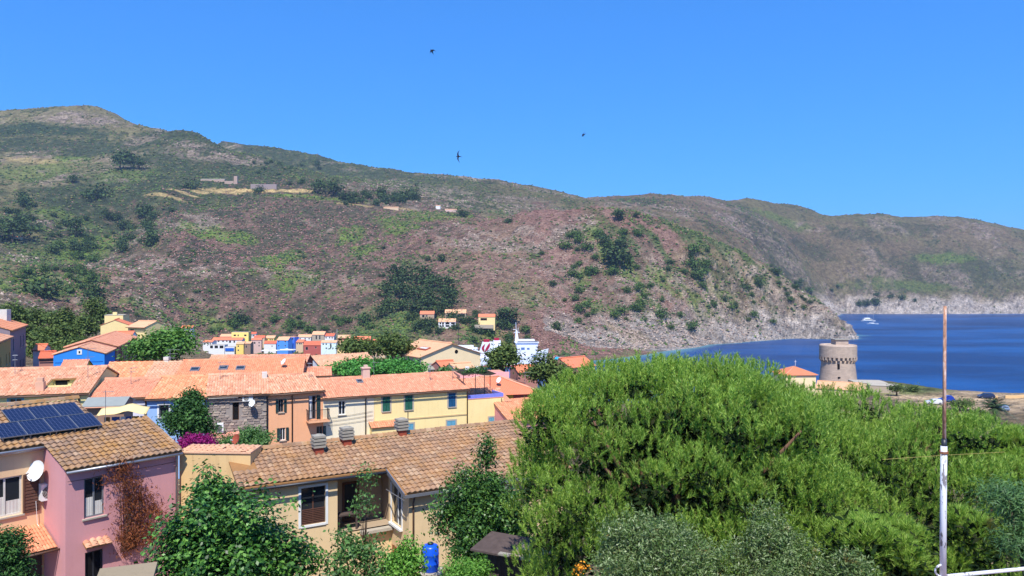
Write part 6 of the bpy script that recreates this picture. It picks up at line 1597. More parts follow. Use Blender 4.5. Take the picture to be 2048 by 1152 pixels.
for x in (-14.4, -1.0):
    pass
fn = MB().prism([(-16.9, -5.7, 8.2), (-5.2, -5.7, 8.2), (-5.6, -5.7, 19.5), (-13.4, -5.7, 19.5)], (0, 5, 0)).build("funnel", m_hull, fe)
MB().box(-12.6, -8.2, -5.4, -1.2, 19.5, 21.4).build("funnel_top", m_redp, fn)
f2 = MB().box(-5.0, 0.5, .5, 5, 8, 20.2).build("funnel", m_hull, fe); MB().box(-4.2, -.6, 1, 4.4, 20.2, 22).build("funnel_top", m_redp, f2)
MB().box(-17, -5.0, -5.76, -5.71, 5.4, 7.4).build("red_band", m_redp, fe)
# emblem: two upright petals over a small swirl
def blade(pts): return [(x, -5.78, z) for x, z in pts]
mb = MB()
def petal(x0, z0, x1, z1, w0, bend):
    L_, R_ = [], []; nn = 10
    for i in range(nn + 1):
        f = i / nn; cx = x0 + (x1 - x0) * f + bend * math.sin(math.pi * f); cz = z0 + (z1 - z0) * f; w = w0 * math.sin(math.pi * min(1, f * .97 + .03)) ** .7
        L_.append((cx - w, cz)); R_.append((cx + w, cz))
    mb.add(blade(L_ + R_[::-1]), [(i, i + 1, 2 * nn - i, 2 * nn + 1 - i) for i in range(nn)])
petal(-11.6, 12.0, -8.0, 18.9, 1.15, .35); petal(-12.2, 12.0, -11.4, 18.2, .95, -1.3)
for a0 in range(6):
    a = a0 * 1.047 + .5; cx, cz = -11.0, 10.5
    petal(cx + .35 * math.cos(a), cz + .35 * math.sin(a), cx + 1.9 * math.cos(a + .6), cz + 1.5 * math.sin(a + .6), .34, .25)
MB.build(mb, "emblem", m_redp, fe)
MB().box(-30, -18, -6.05, -6.0, 10, 10.6).box(-30, -18, -6.05, -6.0, 12.5, 13.1).build("deck_opening", plain("ship_grey", lin(150, 160, 176), .5), fe)
# turquoise canopy by the bare wood and breakwater
pl = thing("pool_canopy", "turquoise sheeted roof beside the quay wall", "canopy", Vector((WX(1112, 430), 430, 0)), math.radians(-14))
MB().box(-1, 13, 0, 8, -6, 16.4).build("wall", WH, pl); MB().prism([(-1, -.5, 18.4), (13.5, -.5, 16.6), (13.5, 6, 17.4), (-1, 6, 19.2)], (0, 0, .3)).build("sheet", plain("turquoise_sheet", lin(36, 190, 232), .4), pl)
qw = thing("quay_wall", "long pale quay wall below the bare slope", "wall", Vector((WX(1085, 640), 640, 0)), math.radians(7))
MB().box(0, 42, 0, 2, -4, 1.6 + 1.2).build("wall", SA, qw); MB().box(0, 42, -.15, 2.15, 2.8, 3.2).build("coping", M['offwhite'], qw)

# ------------------------------------------------------------------ old round watch tower on its promontory
TD = 262.0; tx = WX(1676, TD); tz = WZ(775, TD)
tw = thing("watch_tower", "round tapering stone watch tower with corbelled parapet", "tower", (tx, TD, tz), 0)
m_tw, nt, b = new_mat("tower_masonry", .95, .1); t = NT(nt); p = t.obj()
br_ = t.n("ShaderNodeTexBrick"); br_.inputs["Scale"].default_value = 1.0; br_.inputs["Brick Width"].default_value = .9; br_.inputs["Row Height"].default_value = .4; br_.inputs["Mortar Size"].default_value = .03
mpn = t.n("ShaderNodeMapping"); mpn.inputs["Rotation"].default_value = (math.radians(90), 0, 0); t.l(p, mpn.inputs[0]); t.l(mpn.outputs[0], br_.inputs["Vector"])
br_.inputs["Color1"].default_value = lin(196, 174, 154) + (1,); br_.inputs["Color2"].default_value = lin(178, 158, 142) + (1,); br_.inputs["Mortar"].default_value = lin(168, 150, 136) + (1,)
c = t.mix(.5, br_.outputs[0], t.ramp(t.noise(t.pos(), .5, 6, .7), (.3, .7), (.7, 1.1)), 'MULTIPLY'); t.l(c, b.inputs["Base Color"]); t.bump(t.noise(t.pos(), 2.5, 5), .5, .1, b)
u = TD / F_PX
MB().lathe([(38 * u, -2), (36.5 * u, 4 * u), (31 * u, 52 * u), (31 * u, 60 * u)], 48).build("shaft", m_tw, tw, True)
MB().lathe([(31.2 * u, 59.5 * u), (35 * u, 62 * u), (35 * u, 84 * u), (33.6 * u, 86 * u), (31 * u, 84 * u), (6 * u, 88 * u), (.1, 88 * u)], 48).build("parapet", m_tw, tw)
nb = 26
for i in range(nb):
    a = 2 * math.pi * i / nb; ca, sa = math.cos(a), math.sin(a); rd, tg = Vector((ca, sa, 0)), Vector((-sa, ca, 0))
    mb = MB(); w = .34
    pts = [rd * (30.3 * u) + Vector((0, 0, 49.5 * u)), rd * (35.2 * u) + Vector((0, 0, 56.5 * u)), rd * (35.2 * u) + Vector((0, 0, 62.4 * u)), rd * (30.3 * u) + Vector((0, 0, 62.4 * u))]
    mb.prism([q - tg * w for q in pts], tg * 2 * w); mb.build("corbel", m_tw, tw)
MB().box(-.6 * 3, 2.6, -2.4, 1.6, 84 * u, 96 * u).build("roof_turret", m_tw, tw); MB().box(-2.2, 3.0, -2.8, 2, 96 * u, 96 * u + .25).build("turret_slab", M['slab'], tw)
for px, z0, z1, hw in ((1664, 40, 50, .35), (1664, 22, 25, .4), (1664, 14, 17, .4), (1688, 9, 13, .35)):
    x = (px - 1676) * u; r_ = (36.5 - 5.5 * (z0 / 48)) * u; y = -math.sqrt(max(0, r_ * r_ - x * x)); MB().box(x - hw, x + hw, y - .25, y + .6, z0 * u, z1 * u).build("arrow_slit", M['dark'], tw)
MB().tube([(.5, 0, 88 * u), (.5, 0, 101 * u)], .06, 5).build("flag_mast", M['grey'], tw)
# buildings at its foot
ch = W(1598, 735, 215)
Fk = FR(1572, 749, 215, 4)
root_, rf_ = hip_house("chapel", "low tent roofed orange building left of the tower", Fk, at_len(Fk, 1632), 9.0, 6, .42, PL('peach', (240, 214, 170)), M['f_orange'])
tag(MB().tube([(0, 0, 0), (0, 0, 1.9)], .05, 5).tube([(-.35, 0, 1.4), (.35, 0, 1.4)], .045, 5).build("finial_cross", M['white'], rf_)).location = (4.9, 4.5, 1.9)
h = simple("long low orange roofed house at the tower foot", 1632, 776, 222, -28, 1722, (1675, 764), 5, .35, PL('peach', (240, 214, 170)), M['f_tan'], gutter=False); h.build()
F = FR(1712, 766, 232, -8); h = House("house", "flat pale stone building stepping down from the tower", F, at_len(F, 1776), 6, .02, 4, SA, M['concrete'], over=.1, gutter=False, ridge_cap=False); h.build()
F = FR(1738, 771, 224, -20); h = House("house", "low grey block with dark roof edge near the lawn", F, at_len(F, 1800), 5, .02, 3, PL('hstone', (176, 160, 140)), M['concrete'], over=.1, gutter=False, ridge_cap=False); h.build()
far_tree("round green shrub on the low grey block", 1780, 1805, 768, 786, 216, 'pine', 900, .5, 7, 301, "garden_shrub")
far_tree("dark shrub at the cliff edge right of the grey block", 1815, 1842, 773, 788, 224, 'pine', 900, .5, 7, 302, "garden_shrub")
far_tree("long low hedge of shrubs along the car park", 1900, 1965, 800, 822, 190, 'pine', 1800, .45, 12, 303, "garden_shrub")
far_tree("spreading thicket at the lower edge of the car park", 1925, 1995, 815, 860, 172, 'pine', 2200, .45, 14, 304, "garden_shrub")
far_tree("dark thicket below the palm at the right edge", 1990, 2080, 845, 890, 150, 'pine', 2200, .4, 14, 305, "garden_shrub")
# palm
pb = W(1988, 850, 165); gz = ground_z(pb.x, pb.y)
pt = thing("palm_tree", "dark feathery palm beside the car park", "palm", (pb.x, pb.y, gz), 0)
ph = WZ(800, 165) - gz - 1.9
MB().tube([(0, 0, -.3), (.1, 0, ph * .5), (0, 0, ph)], [.4, .32, .3], 8).build("trunk", m_bark, pt, True)
r = np.random.default_rng(31); Vs, Fs = [], []; cnt = 0
for i in range(64):
    az = r.uniform(0, 6.28); el = r.uniform(-.2, 1.35); ln_ = r.uniform(3.6, 5.0)
    for s in range(13):
        f = (s + 1) / 13; y = ln_ * f; z = ph + y * math.sin(el) - 1.2 * f * f * ln_ * .38; xr = y * math.cos(el)
        c0 = np.array([xr * math.cos(az), xr * math.sin(az), z]); tn = np.array([-math.sin(az), math.cos(az), 0]); fw = np.array([math.cos(az), math.sin(az), -.5])
        for sg in (-1, 1):
            l_ = .75 * math.sin(math.pi * (.15 + .8 * f)); tip = c0 + tn * sg * l_ + fw * .35
            Vs += [c0 - fw * .12, c0 + fw * .12, tip]; Fs.append((cnt, cnt + 1, cnt + 2)); cnt += 3
tag(link("fronds", np_mesh("fronds", np.array(Vs), np.array(Fs)), LEAF['palm'], pt), kind="stuff")

# ------------------------------------------------------------------ parked cars
def car(label, px, py, D, rot, col, boxy=1.0):
    p = W(px, py, D); gz = ground_z(p.x, p.y)
    t0 = thing("parked_car", label, "car", (p.x, p.y, gz + .02), math.radians(rot), "cars in the dirt car park")
    m = plain("car_" + col, lin(*{'blue': (36, 62, 160), 'white': (228, 228, 230), 'navy': (40, 52, 82), 'silver': (120, 136, 158)}[col]), .25, .6, .2, var=.03)
    hgt = 1.5 * boxy; w = .88
    pr = [(-2.1, .35), (-2.15, .75), (-1.95, .95), (-1.3 if boxy > 1.05 else -1.6, hgt - .05), (-.6, hgt), (.45, hgt - .06), (1.1, .98), (1.95, .85), (2.12, .6), (2.08, .32)]
    V = [(x, -w * (1 if z < 1.05 else .84), z) for x, z in pr] + [(x, w * (1 if z < 1.05 else .84), z) for x, z in pr]; n = len(pr)
    MB().add(V, [(i, (i + 1) % n, n + (i + 1) % n, n + i) for i in range(n)] + [tuple(range(n - 1, -1, -1)), tuple(range(n, 2 * n))]).build("body", m, t0)
    g = MB()
    for s in (-1, 1): y = s * (w * .93 + .0); g.quad((-1.5, y, .98), (.85, y, .98), (.35, s * (w * .85 + .015), hgt - .16), (-1.2, s * (w * .85 + .015), hgt - .16))
    g.quad((1.06, -.68, 1.03), (1.06, .68, 1.03), (.52, .62, hgt - .1), (.52, -.62, hgt - .1)); g.quad((-1.98, .66, 1.0), (-1.98, -.66, 1.0), (-1.52, -.6, hgt - .12), (-1.52, .6, hgt - .12))
    g.build("windows", M['glass'], t0)
    for x in (-1.3, 1.3):
        for s in (-1, 1):
            wl = MB().tube([(x, s * .72, .32), (x, s * .9, .32)], .32, 14).build("wheel", plain("tyre", (.02, .02, .02), .9), t0); MB().tube([(x, s * .9, .32), (x, s * .915, .32)], .18, 10).build("rim", M['grey'], wl)
    for s in (-1, 1): MB().box(2.0, 2.13, s * .62 - .14, s * .62 + .14, .6, .74).build("headlight", M['white'], t0)
car("blue high bodied car parked nearest the tower lawn", 1893, 797, 207, 160, 'blue', 1.22)
car("low white car parked beside the blue car", 1868, 802, 200, 165, 'white')
car("dark navy car parked at the cliff edge", 1972, 796, 212, 170, 'navy', 1.05)
car("silver blue car half hidden behind the palm", 2004, 812, 190, 80, 'silver')
# low stone walls round the car park
for nm, pts in (("curved low ochre wall at the cliff edge of the car park", ((1985, 786), (1993, 790), (1995, 797))), ("low pale cliff top wall at the right edge", ((2010, 795), (2030, 796), (2075, 797)))):
    P = [];
    for a in pts: q = W(a[0], a[1], 212); P.append((q.x, q.y, ground_z(q.x, q.y)))
    mb = MB()
    for a, b in zip(P[:-1], P[1:]):
        d = (Vector(b) - Vector(a)); nn = Vector((-d.y, d.x, 0)).normalized() * .2; mb.prism([Vector(a) - nn - Vector((0, 0, .5)), Vector(a) + nn - Vector((0, 0, .5)), Vector(b) + nn - Vector((0, 0, .5)), Vector(b) - nn - Vector((0, 0, .5))], (0, 0, 1.3))
    tag(mb.build("low_wall", PL('ochrewall', (222, 184, 132))), nm, "wall")

# ------------------------------------------------------------------ boats
def boat(label, px, py, L_, D, kind):
    t0 = thing("sailing_boat" if kind == 'sail' else "motor_yacht", label, "boat", (WX(px, D), D, 0), 0.1)
    xs = [-.5, -.3, 0, .3, .42, .5]; hw = [.11, .14, .15, .1, .05, .004]
    vs = []; sc = L_
    for x, h_ in zip(xs, hw): vs += [(x * sc, -h_ * sc * .6, -.4), (x * sc, -h_ * sc, .065 * sc + .02 * sc * max(0, x) * 2), (x * sc, h_ * sc, .065 * sc + .02 * sc * max(0, x) * 2), (x * sc, h_ * sc * .6, -.4)]
    fs = [(i * 4 + k, i * 4 + (k + 1) % 4, (i + 1) * 4 + (k + 1) % 4, (i + 1) * 4 + k) for i in range(5) for k in range(4)] + [(3, 2, 1, 0), (20, 21, 22, 23)]
    MB().add(vs, fs).build("hull", M['white'], t0)
    if kind == 'sail':
        MB().box(-.2 * sc, .12 * sc, -.06 * sc, .06 * sc, .06 * sc, .1 * sc).build("cabin", M['white'], t0); MB().tube([(.05 * sc, 0, 0), (.05 * sc, 0, 1.15 * sc)], .12, 6).build("mast", M['offwhite'], t0); MB().tube([(.05 * sc, 0, .16 * sc), (-.38 * sc, 0, .15 * sc)], .22, 6).build("boom", M['white'], t0)
        MB().tube([(.05 * sc, 0, 1.1 * sc), (.49 * sc, 0, .1 * sc)], .06, 4).tube([(.05 * sc, 0, 1.1 * sc), (-.49 * sc, 0, .08 * sc)], .05, 4).build("rigging", M['grey'], t0)
    else:
        MB().box(-.38 * sc, .22 * sc, -.1 * sc, .1 * sc, .07 * sc, .17 * sc).build("cabin", M['white'], t0); MB().box(-.3 * sc, .2 * sc, -.102 * sc, .102 * sc, .11 * sc, .15 * sc).build("windows", M['dark'], t0)
        MB().box(-.3 * sc, .06 * sc, -.08 * sc, .08 * sc, .17 * sc, .25 * sc).build("flybridge", M['white'], t0); MB().tube([(-.05 * sc, 0, .25 * sc), (-.08 * sc, 0, .42 * sc)], .15, 5).build("radar_mast", M['offwhite'], t0)
boat("white motor yacht anchored below the far cliffs", 1737, 0, 26, 1330, 'motor')
boat("white sailing boat anchored in front of the motor yacht", 1746, 0, 19, 1225, 'sail')
for i, (px, D, L_) in enumerate(((432, 575, 11), (512, 572, 12), (455, 570, 9), (575, 574, 12), (598, 578, 10), (650, 575, 11), (640, 570, 9))):
    boat(("white cruiser moored before arcaded house", "white cruiser moored before the dark shrubs", "small motor boat moored by the blue shop front", "white cruiser moored under the wide canopy", "short white boat right of the wide canopy", "white boat moored before the red house", "low white boat beside the red house quay")[i], px, 0, L_, D, 'motor')
for px, D, hh, nm in ((671, 585, 30, "tall yacht mast before white harbour house"),):
    boat("moored yacht whose tall mast rises by white harbour house", px, 0, 24, D, 'sail')
# utility pole by the villas
pp = hit(917, 690, 500); t0 = thing("utility_pole", "thin dark utility pole below the glazed villa", "pole", pp); MB().tube([(0, 0, -.5), (0, 0, 22)], .22, 6).build("shaft", M['dgrey'], t0); MB().box(-.8, .8, -.1, .1, 20.5, 20.7).build("crossarm", M['dgrey'], t0)

# ------------------------------------------------------------------ swifts
def swift(label, px, py, D, rz, rx_, ry_, s=1.0):
    t0 = thing("swift", label, "bird", W(px, py, D), 0, "swifts in the sky")
    m = plain("swift_feather", lin(34, 30, 34), .8, .2)
    body = [(-.085, 0, .004), (-.06, 0, .014), (-.02, 0, .024), (.03, 0, .02), (.06, 0, .012), (.09, 0, .004)]
    mb = MB().tube([(x, 0, 0) for x, _, _ in body], [q[2] for q in body], 8)
    for sg in (-1, 1):
        le = [(-.035, .015), (-.05, .07), (-.035, .13), (0.0, .19), (.045, .235)]; te = [(.02, .015), (0.0, .07), (.0, .13), (.02, .19), (.05, .235)]
        n = len(le); V = [(x, sg * y, .004 + .02 * math.sin(y * 12)) for x, y in le] + [(x, sg * y, .02 * math.sin(y * 12)) for x, y in te] + [(x, sg * y, -.004 + .02 * math.sin(y * 12)) for x, y in le]
        mb.add(V, [(i, i + 1, n + i + 1, n + i) for i in range(n - 1)] + [(2 * n + i, n + i, n + i + 1, 2 * n + i + 1) for i in range(n - 1)] + [(i, 2 * n + i, 2 * n + i + 1, i + 1) for i in range(n - 1)])
        mb.add([(.07, sg * .004, 0), (.14, sg * .03, .002), (.085, 0, .003)], [(0, 1, 2)])
    o = mb.build("body", m, t0, True); o.scale = (s, s, s); o.rotation_euler = (rx_, ry_, rz)
swift("swift banking low over the mountain ridge with wing raised", 917, 313, 40, .1, 1.25, .0, 1.6)
swift("swift diving high above the mountain", 864, 103, 44, .5, .9, 1.0, 1.9)
swift("swift gliding over the headland", 1167, 270, 50, -.5, .6, -.5, 1.9)
swift("tiny distant swift highest over the bay", 1273, 114, 95, -.5, .5, -.4)

# ------------------------------------------------------------------ rusty mast and terrace railing close by
pd = 5.0; ps = W(1886, 1149, pd); M['ywire'] = plain("yellow_wire", lin(168, 150, 84), .6)
m_pole, nt, b = new_mat("flaking_white_paint", .6, .3); t = NT(nt); p = t.pos()
mpn = t.n("ShaderNodeMapping"); mpn.inputs["Scale"].default_value = (1, 1, .25); t.l(p, mpn.inputs[0])
t.l(t.mix(t.ramp(t.noise(mpn.outputs[0], 38, 5, .7), (.56, 0.0), (.6, 1.0)), lin(214, 214, 220), lin(116, 110, 112)), b.inputs["Base Color"])
m_rp, nt, b = new_mat("rusty_tube", .85, .25); t = NT(nt); mpn = t.n("ShaderNodeMapping"); mpn.inputs["Scale"].default_value = (1, 1, .3); t.l(t.pos(), mpn.inputs[0])
t.l(t.ramp(t.noise(mpn.outputs[0], 30, 5, .7), (.34, lin(120, 88, 74)), (.5, lin(190, 142, 114)), (.64, lin(224, 200, 188))), b.inputs["Base Color"])
ms_ = thing("mast_pole", "thin rusty iron mast on a flaking white post", "pole", (ps.x, ps.y, ps.z), 0)
zt = WZ(892, pd) - ps.z; z2 = WZ(612, pd) - ps.z; tp = W(1890, 612, pd) - ps
MB().tube([(0, 0, -.02), (.002, 0, zt * .5), (.006, 0, zt)], .0205, 14).build("post", m_pole, ms_, True)
MB().tube([(.006, 0, zt - .03), (.008, 0, zt + .045)], .017, 12).build("collar", M['dgrey'], ms_, True)
MB().tube([(.008, 0, zt), (.01, 0, (zt + z2) * .5), (tp.x, 0, z2)], [.0118, .0112, .0098], 12).build("rod", m_rp, ms_, True)
MB().tube([(.006 + .024 * math.cos(a * .4), .024 * math.sin(a * .4), zt - .055 + .0006 * a) for a in range(40)], .004, 5).build("wire_binding", M['rust'], ms_)
a0, a1 = W(1765, 919, 4.7), W(2010, 904, 5.3); pm = Vector((ps.x + .006, ps.y - .02, WZ(909, pd)))
wire("thin yellow wire stretched past the rusty mast", [a0, pm, a1], .0012, 'ywire', name="wire", cat="wire")
rl = thing("terrace_railing", "peeling white handrail running along the bottom edge", "railing", (ps.x, ps.y, ps.z - 1.0), 0)
MB().tube([(-.01, 0, .985), (1.6, .35, .985)], .0125, 10).build("handrail", m_pole, rl, True)
mb = MB().tube([(.0 - .055 * math.sin(a / 10 * math.pi) , -.005, .985 + .042 - .042 * math.cos(a / 10 * math.pi)) for a in range(11)], .007, 8); mb.build("hook", m_pole, rl, True)
for x in (.0, 1.5): MB().tube([(x, x * .22, 0), (x, x * .22, .975)], .012, 8).build("post", m_pole, rl, True)
tg_ = W(1960, 1152, 5.3)
tag(MB().box(-1.4, 5.0, -3.5, 2.0, -4.0, -.0).build("terrace", PL('terrfloor', (190, 150, 124))), kind="structure").location = (ps.x, ps.y, ps.z - 1.0)
# ------------------------------------------------------------------ trees and dark shrubs one can pick out on the hills
def proto(seed, leaf, kind):
    r = np.random.default_rng(seed)
    if kind == 'umbrella':
        lb = [(r.uniform(-.7, .7), r.uniform(-.7, .7), 1.0 + r.uniform(-.08, .15), .5, .5, .22) for _ in range(9)]; v, f = leaf_cloud(lb, 420, .3, .6, up=.8, seed=seed, shell=(.4, 1.05))
    elif kind == 'tall':
        lb = [(r.uniform(-.35, .35), r.uniform(-.35, .35), .3 + .22 * i, .5 - .03 * i, .5 - .03 * i, .32) for i in range(8)]; v, f = leaf_cloud(lb, 420, .3, .6, up=.8, seed=seed, shell=(.4, 1.05))
    else:
        lb = [(r.uniform(-.55, .55), r.uniform(-.55, .55), .35 + r.uniform(-.1, .35), .5, .5, .42) for _ in range(8)]; v, f = leaf_cloud(lb, 380, .32, .6, up=.7, seed=seed, shell=(.35, 1.05))
    me = np_mesh("crown", v, f); me.materials.append(LEAF[leaf]); 
    tb = MB().tube([(0, 0, -.3), (.03, 0, .45), (0, 0, .95)], [.09, .07, .04], 6).mesh("trunk"); tb.materials.append(m_bark)
    return me, tb
LEAF['hill'] = leaf_mat('slope_tree_foliage', [lin(50, 68, 44), lin(68, 90, 54), lin(92, 114, 66), lin(60, 80, 50)], .15, .8, .1, .5, .12)
PRO = {('round', 'hill'): [proto(400 + i, 'hill', 'round') for i in range(3)], ('umbrella', 'hill'): [proto(410 + i, 'hill', 'umbrella') for i in range(3)], ('tall', 'hill'): [proto(420 + i, 'hill', 'tall') for i in range(2)], ('round', 'hillg'): [proto(430 + i, 'hillg', 'round') for i in range(3)]}
_rr = random.Random(77)
_ORD = "first second third fourth fifth sixth seventh eighth ninth tenth eleventh twelfth thirteenth fourteenth fifteenth".split()
def nth(i, n): return (_ORD[i] + " from the left") if i < (n + 1) // 2 else (_ORD[n - 1 - i] + " from the right")
def hill_tree(px, py, w, label, kind='round', leaf='hill', group=None, name=None, tall=1.0):
    """foot of the plant at (px,py), crown w photo pixels wide"""
    p = hit(px, py, 430); s = w / 2 / F_PX * p.y
    t0 = thing(name or {'round': "evergreen_bush", 'umbrella': "umbrella_pine", 'tall': "pine_tree"}[kind], label, "bush" if kind == 'round' else "tree", p, _rr.uniform(0, 6.28), group)
    me, tb = _rr.choice(PRO[(kind, leaf)])
    for nm, q in (("crown", me), ("trunk", tb)):
        o = bpy.data.objects.new(nm, q); C.objects.link(o); o.parent = t0; o.scale = (s, s, s * tall)
        if nm == "crown": o["kind"] = "stuff"
# singled out
for px, py, w, lb, kind in (
    (25, 484, 54, "flat topped umbrella pine at the left edge of the valley", 'umbrella'), (152, 474, 34, "upright dark evergreen beside the pale rock face", 'tall'), (192, 398, 40, "pair of merged dark bushes high on the left slope", 'round'), (240, 340, 44, "wide umbrella pine group below the grey crags", 'umbrella'), (277, 338, 24, "upright umbrella pine beside the wide one", 'umbrella'), (144, 366, 18, "lone small umbrella pine on the left slope", 'umbrella'), (380, 378, 26, "dark bush left of the long white wall", 'round'), (520, 385, 20, "single bush on the yellow field edge", 'round'), (640, 387, 30, "umbrella pine at the end of the yellow field", 'umbrella'), (665, 392, 34, "second umbrella pine right of the yellow field", 'umbrella'), (690, 400, 26, "round bush at the foot of the field pines", 'round'),
    (345, 424, 14, "single round bush on bare heather left of centre", 'round'), (857, 522, 14, "small upright bush left of the round pair", 'round'), (880, 523, 22, "round dark bush right of the upright one", 'round'), (1016, 446, 18, "lone round bush on the headland saddle", 'round'), (925, 432, 22, "dark tree beside the white hill houses", 'round'), (1240, 440, 24, "flat shrub group on the headland crest", 'umbrella'), (1272, 436, 14, "small umbrella pine on the headland crest", 'umbrella'), (1240, 540, 56, "umbrella pine leaning on the headland face", 'umbrella'), (1205, 490, 24, "small pine high on the headland face", 'umbrella'), (1245, 500, 26, "dark pine in the middle of the headland face", 'umbrella'),
    (480, 645, 34, "dark juniper above the yellow harbour house", 'round'), (90, 596, 60, "dark spreading tree low in the left valley", 'round'), (190, 612, 44, "dark pine where valley meets heather slope", 'tall'), (735, 648, 30, "dark tree left of the hillside grove foot", 'round'), (1022, 652, 44, "dark low tree right of the cream villa", 'umbrella'), (1000, 655, 30, "rounded dark tree touching the cream villa", 'round'), (1085, 508, 12, "tiny round bush on the rocky headland flank", 'round'), (1105, 572, 16, "dark bush among headland rocks", 'round'), (1110, 660, 24, "green bush near the ferry mast", 'round')):
    hill_tree(px, py, w, lb, kind)
# grove in the middle of the hill
for i, (px, py, w) in enumerate(sorted(((790, 560, 44), (815, 556, 44), (842, 562, 50), (868, 572, 46), (892, 580, 46), (780, 585, 44), (808, 588, 46), (836, 594, 44), (862, 602, 46), (888, 606, 48), (905, 598, 34), (772, 612, 40), (800, 616, 36), (830, 618, 40), (855, 622, 44), (885, 622, 36), (770, 628, 34)))):
    hill_tree(px, py + 6, w * .9, "dark pine of the dense grove above the villas, " + nth(i, 17), 'tall' if i % 4 else 'umbrella', group="pines of the hillside grove", name="pine_tree", tall=.8)
# dark trees of the left valley and gullies: look-alikes
for (x0, x1, y0, y1, n, w0, w1, leaf, lb, gp) in (
    (205, 312, 415, 505, 26, 8, 30, 'hill', "dark evergreen of the gully thicket on the left slope", "evergreens of the gully thicket"),
    (0, 75, 385, 470, 16, 8, 30, 'hill', "dark evergreen clump at the far left slope edge", "evergreens at the far left slope"),
    (100, 190, 430, 505, 14, 8, 26, 'hill', "dark evergreen among the pale rocks of the left slope", "evergreens among the pale rocks"),
    (110, 190, 480, 560, 16, 12, 24, 'hillg', "green bush along the left valley stream", "bushes along the left valley"),
    (40, 220, 540, 600, 18, 12, 26, 'hillg', "green bush on the lower left valley side", "bushes of the lower left valley"),
    (690, 830, 390, 412, 22, 12, 26, 'hill', "dark pine of the ridge wood beyond the yellow field", "pines of the ridge wood"),
    (500, 640, 325, 372, 16, 6, 13, 'hill', "small dark bush scattered above the ruin", "bushes above the ruin"),
    (420, 760, 635, 668, 24, 12, 24, 'hillg', "green bush just above the harbour roofs", "bushes above the harbour roofs"),
    (820, 960, 628, 672, 24, 12, 26, 'hill', "dark green shrub between the hillside villas", "shrubs between the villas"),
    (940, 1060, 655, 690, 14, 10, 20, 'hillg', "light green bush on the slope below cream villa", "bushes below the cream villa"),
    (1140, 1280, 460, 560, 24, 12, 24, 'hillg', "green shrub in the headland gully", "shrubs of the headland gully"),
    (1120, 1420, 470, 660, 26, 6, 30, 'hillg', "large green shrub spread over the whole headland face", "large shrubs over the headland face"),
    (1350, 1620, 560, 650, 18, 5, 18, 'hillg', "green shrub above the headland sea cliff", "shrubs above the headland cliff"),
    (1150, 1330, 560, 650, 20, 6, 24, 'hillg', "green shrub among the lower headland rocks", "shrubs of the lower headland"),
    (1330, 1560, 500, 630, 18, 5, 20, 'hill', "dark shrub on the seaward side of the headland", "shrubs on the seaward headland"),
    (1560, 1680, 560, 610, 12, 8, 16, 'hill', "dark shrub on the slope above the far cove", "shrubs above the far cove"),
    (1700, 1830, 590, 612, 10, 10, 18, 'hill', "shrub above the far sea cliffs", "shrubs above the far cliffs"),
    (560, 1000, 470, 640, 30, 5, 10, 'hill', "tiny dark bush dotted over the heather slope", "bushes dotted over the heather"),
    (200, 420, 500, 640, 20, 5, 10, 'hillg', "tiny bush dotted over the left heather slope", "bushes on the left heather slope")):
    spots = sorted((_rr.uniform(x0, x1), _rr.uniform(y0, y1), _rr.uniform(w0, w1)) for _ in range(n))
    for i, (a, b, c) in enumerate(spots): hill_tree(a, b, c, lb + ", " + nth(i, n), 'round', leaf, gp)

# ruined terraces, white hill houses and long wall on the shoulder of the mountain
def hill_box(name, label, cat, px, py, wpx, hm, dep, mat, roofm=None, rot=0.0):
    p = hit(px, py, 700); w = wpx / F_PX * p.y
    t0 = thing(name, label, cat, p - Vector((0, 0, 1)), rot)
    MB().box(-w / 2, w / 2, 0, dep, -2, hm + 1).build("wall", mat, t0)
    if roofm: MB().prism([(-w / 2 - .3, -.3, hm + 1.02), (-w / 2 - .3, dep / 2, hm + 2.2), (-w / 2 - .3, dep + .3, hm + 1.02)], (w + .6, 0, 0)).build("roof", roofm, t0)
    return t0
hill_box("ruined_tower", "square ruined stone tower on the mountain shoulder", "ruin", 471, 368, 7, 13, 5, PL('ruin', (176, 150, 134)))
hill_box("ruined_house", "broken walls of a ruined house beside the square tower", "ruin", 458, 368, 18, 5, 6, PL('ruin', (176, 150, 134)))
hill_box("long_shed", "long low white roofed shed left of the ruin", "shed", 425, 362, 48, 2.6, 6, PL('ruin', (176, 150, 134)), M['concrete'])
hill_box("stone_wall", "grey stone retaining wall between the yellow fields", "wall", 527, 380, 52, 9, 3, PL('retain', (150, 134, 130)))
hill_box("house", "small white house alone on the ridge saddle", "house", 876, 418, 9, 5, 6, WH, M['f_tan'])
hill_box("house", "pale stone farmhouse left of the white ridge house", "house", 782, 419, 30, 3, 6, SA, M['f_tan'])
hill_box("house", "low brown farmhouse right of the white ridge house", "house", 902, 424, 24, 3.5, 6, PL('hmauve', (212, 178, 166)), M['f_tan'])
hill_box("house", "tiny stone house under the left umbrella pine", "house", 34, 479, 14, 2.5, 5, SA, M['f_orange'])
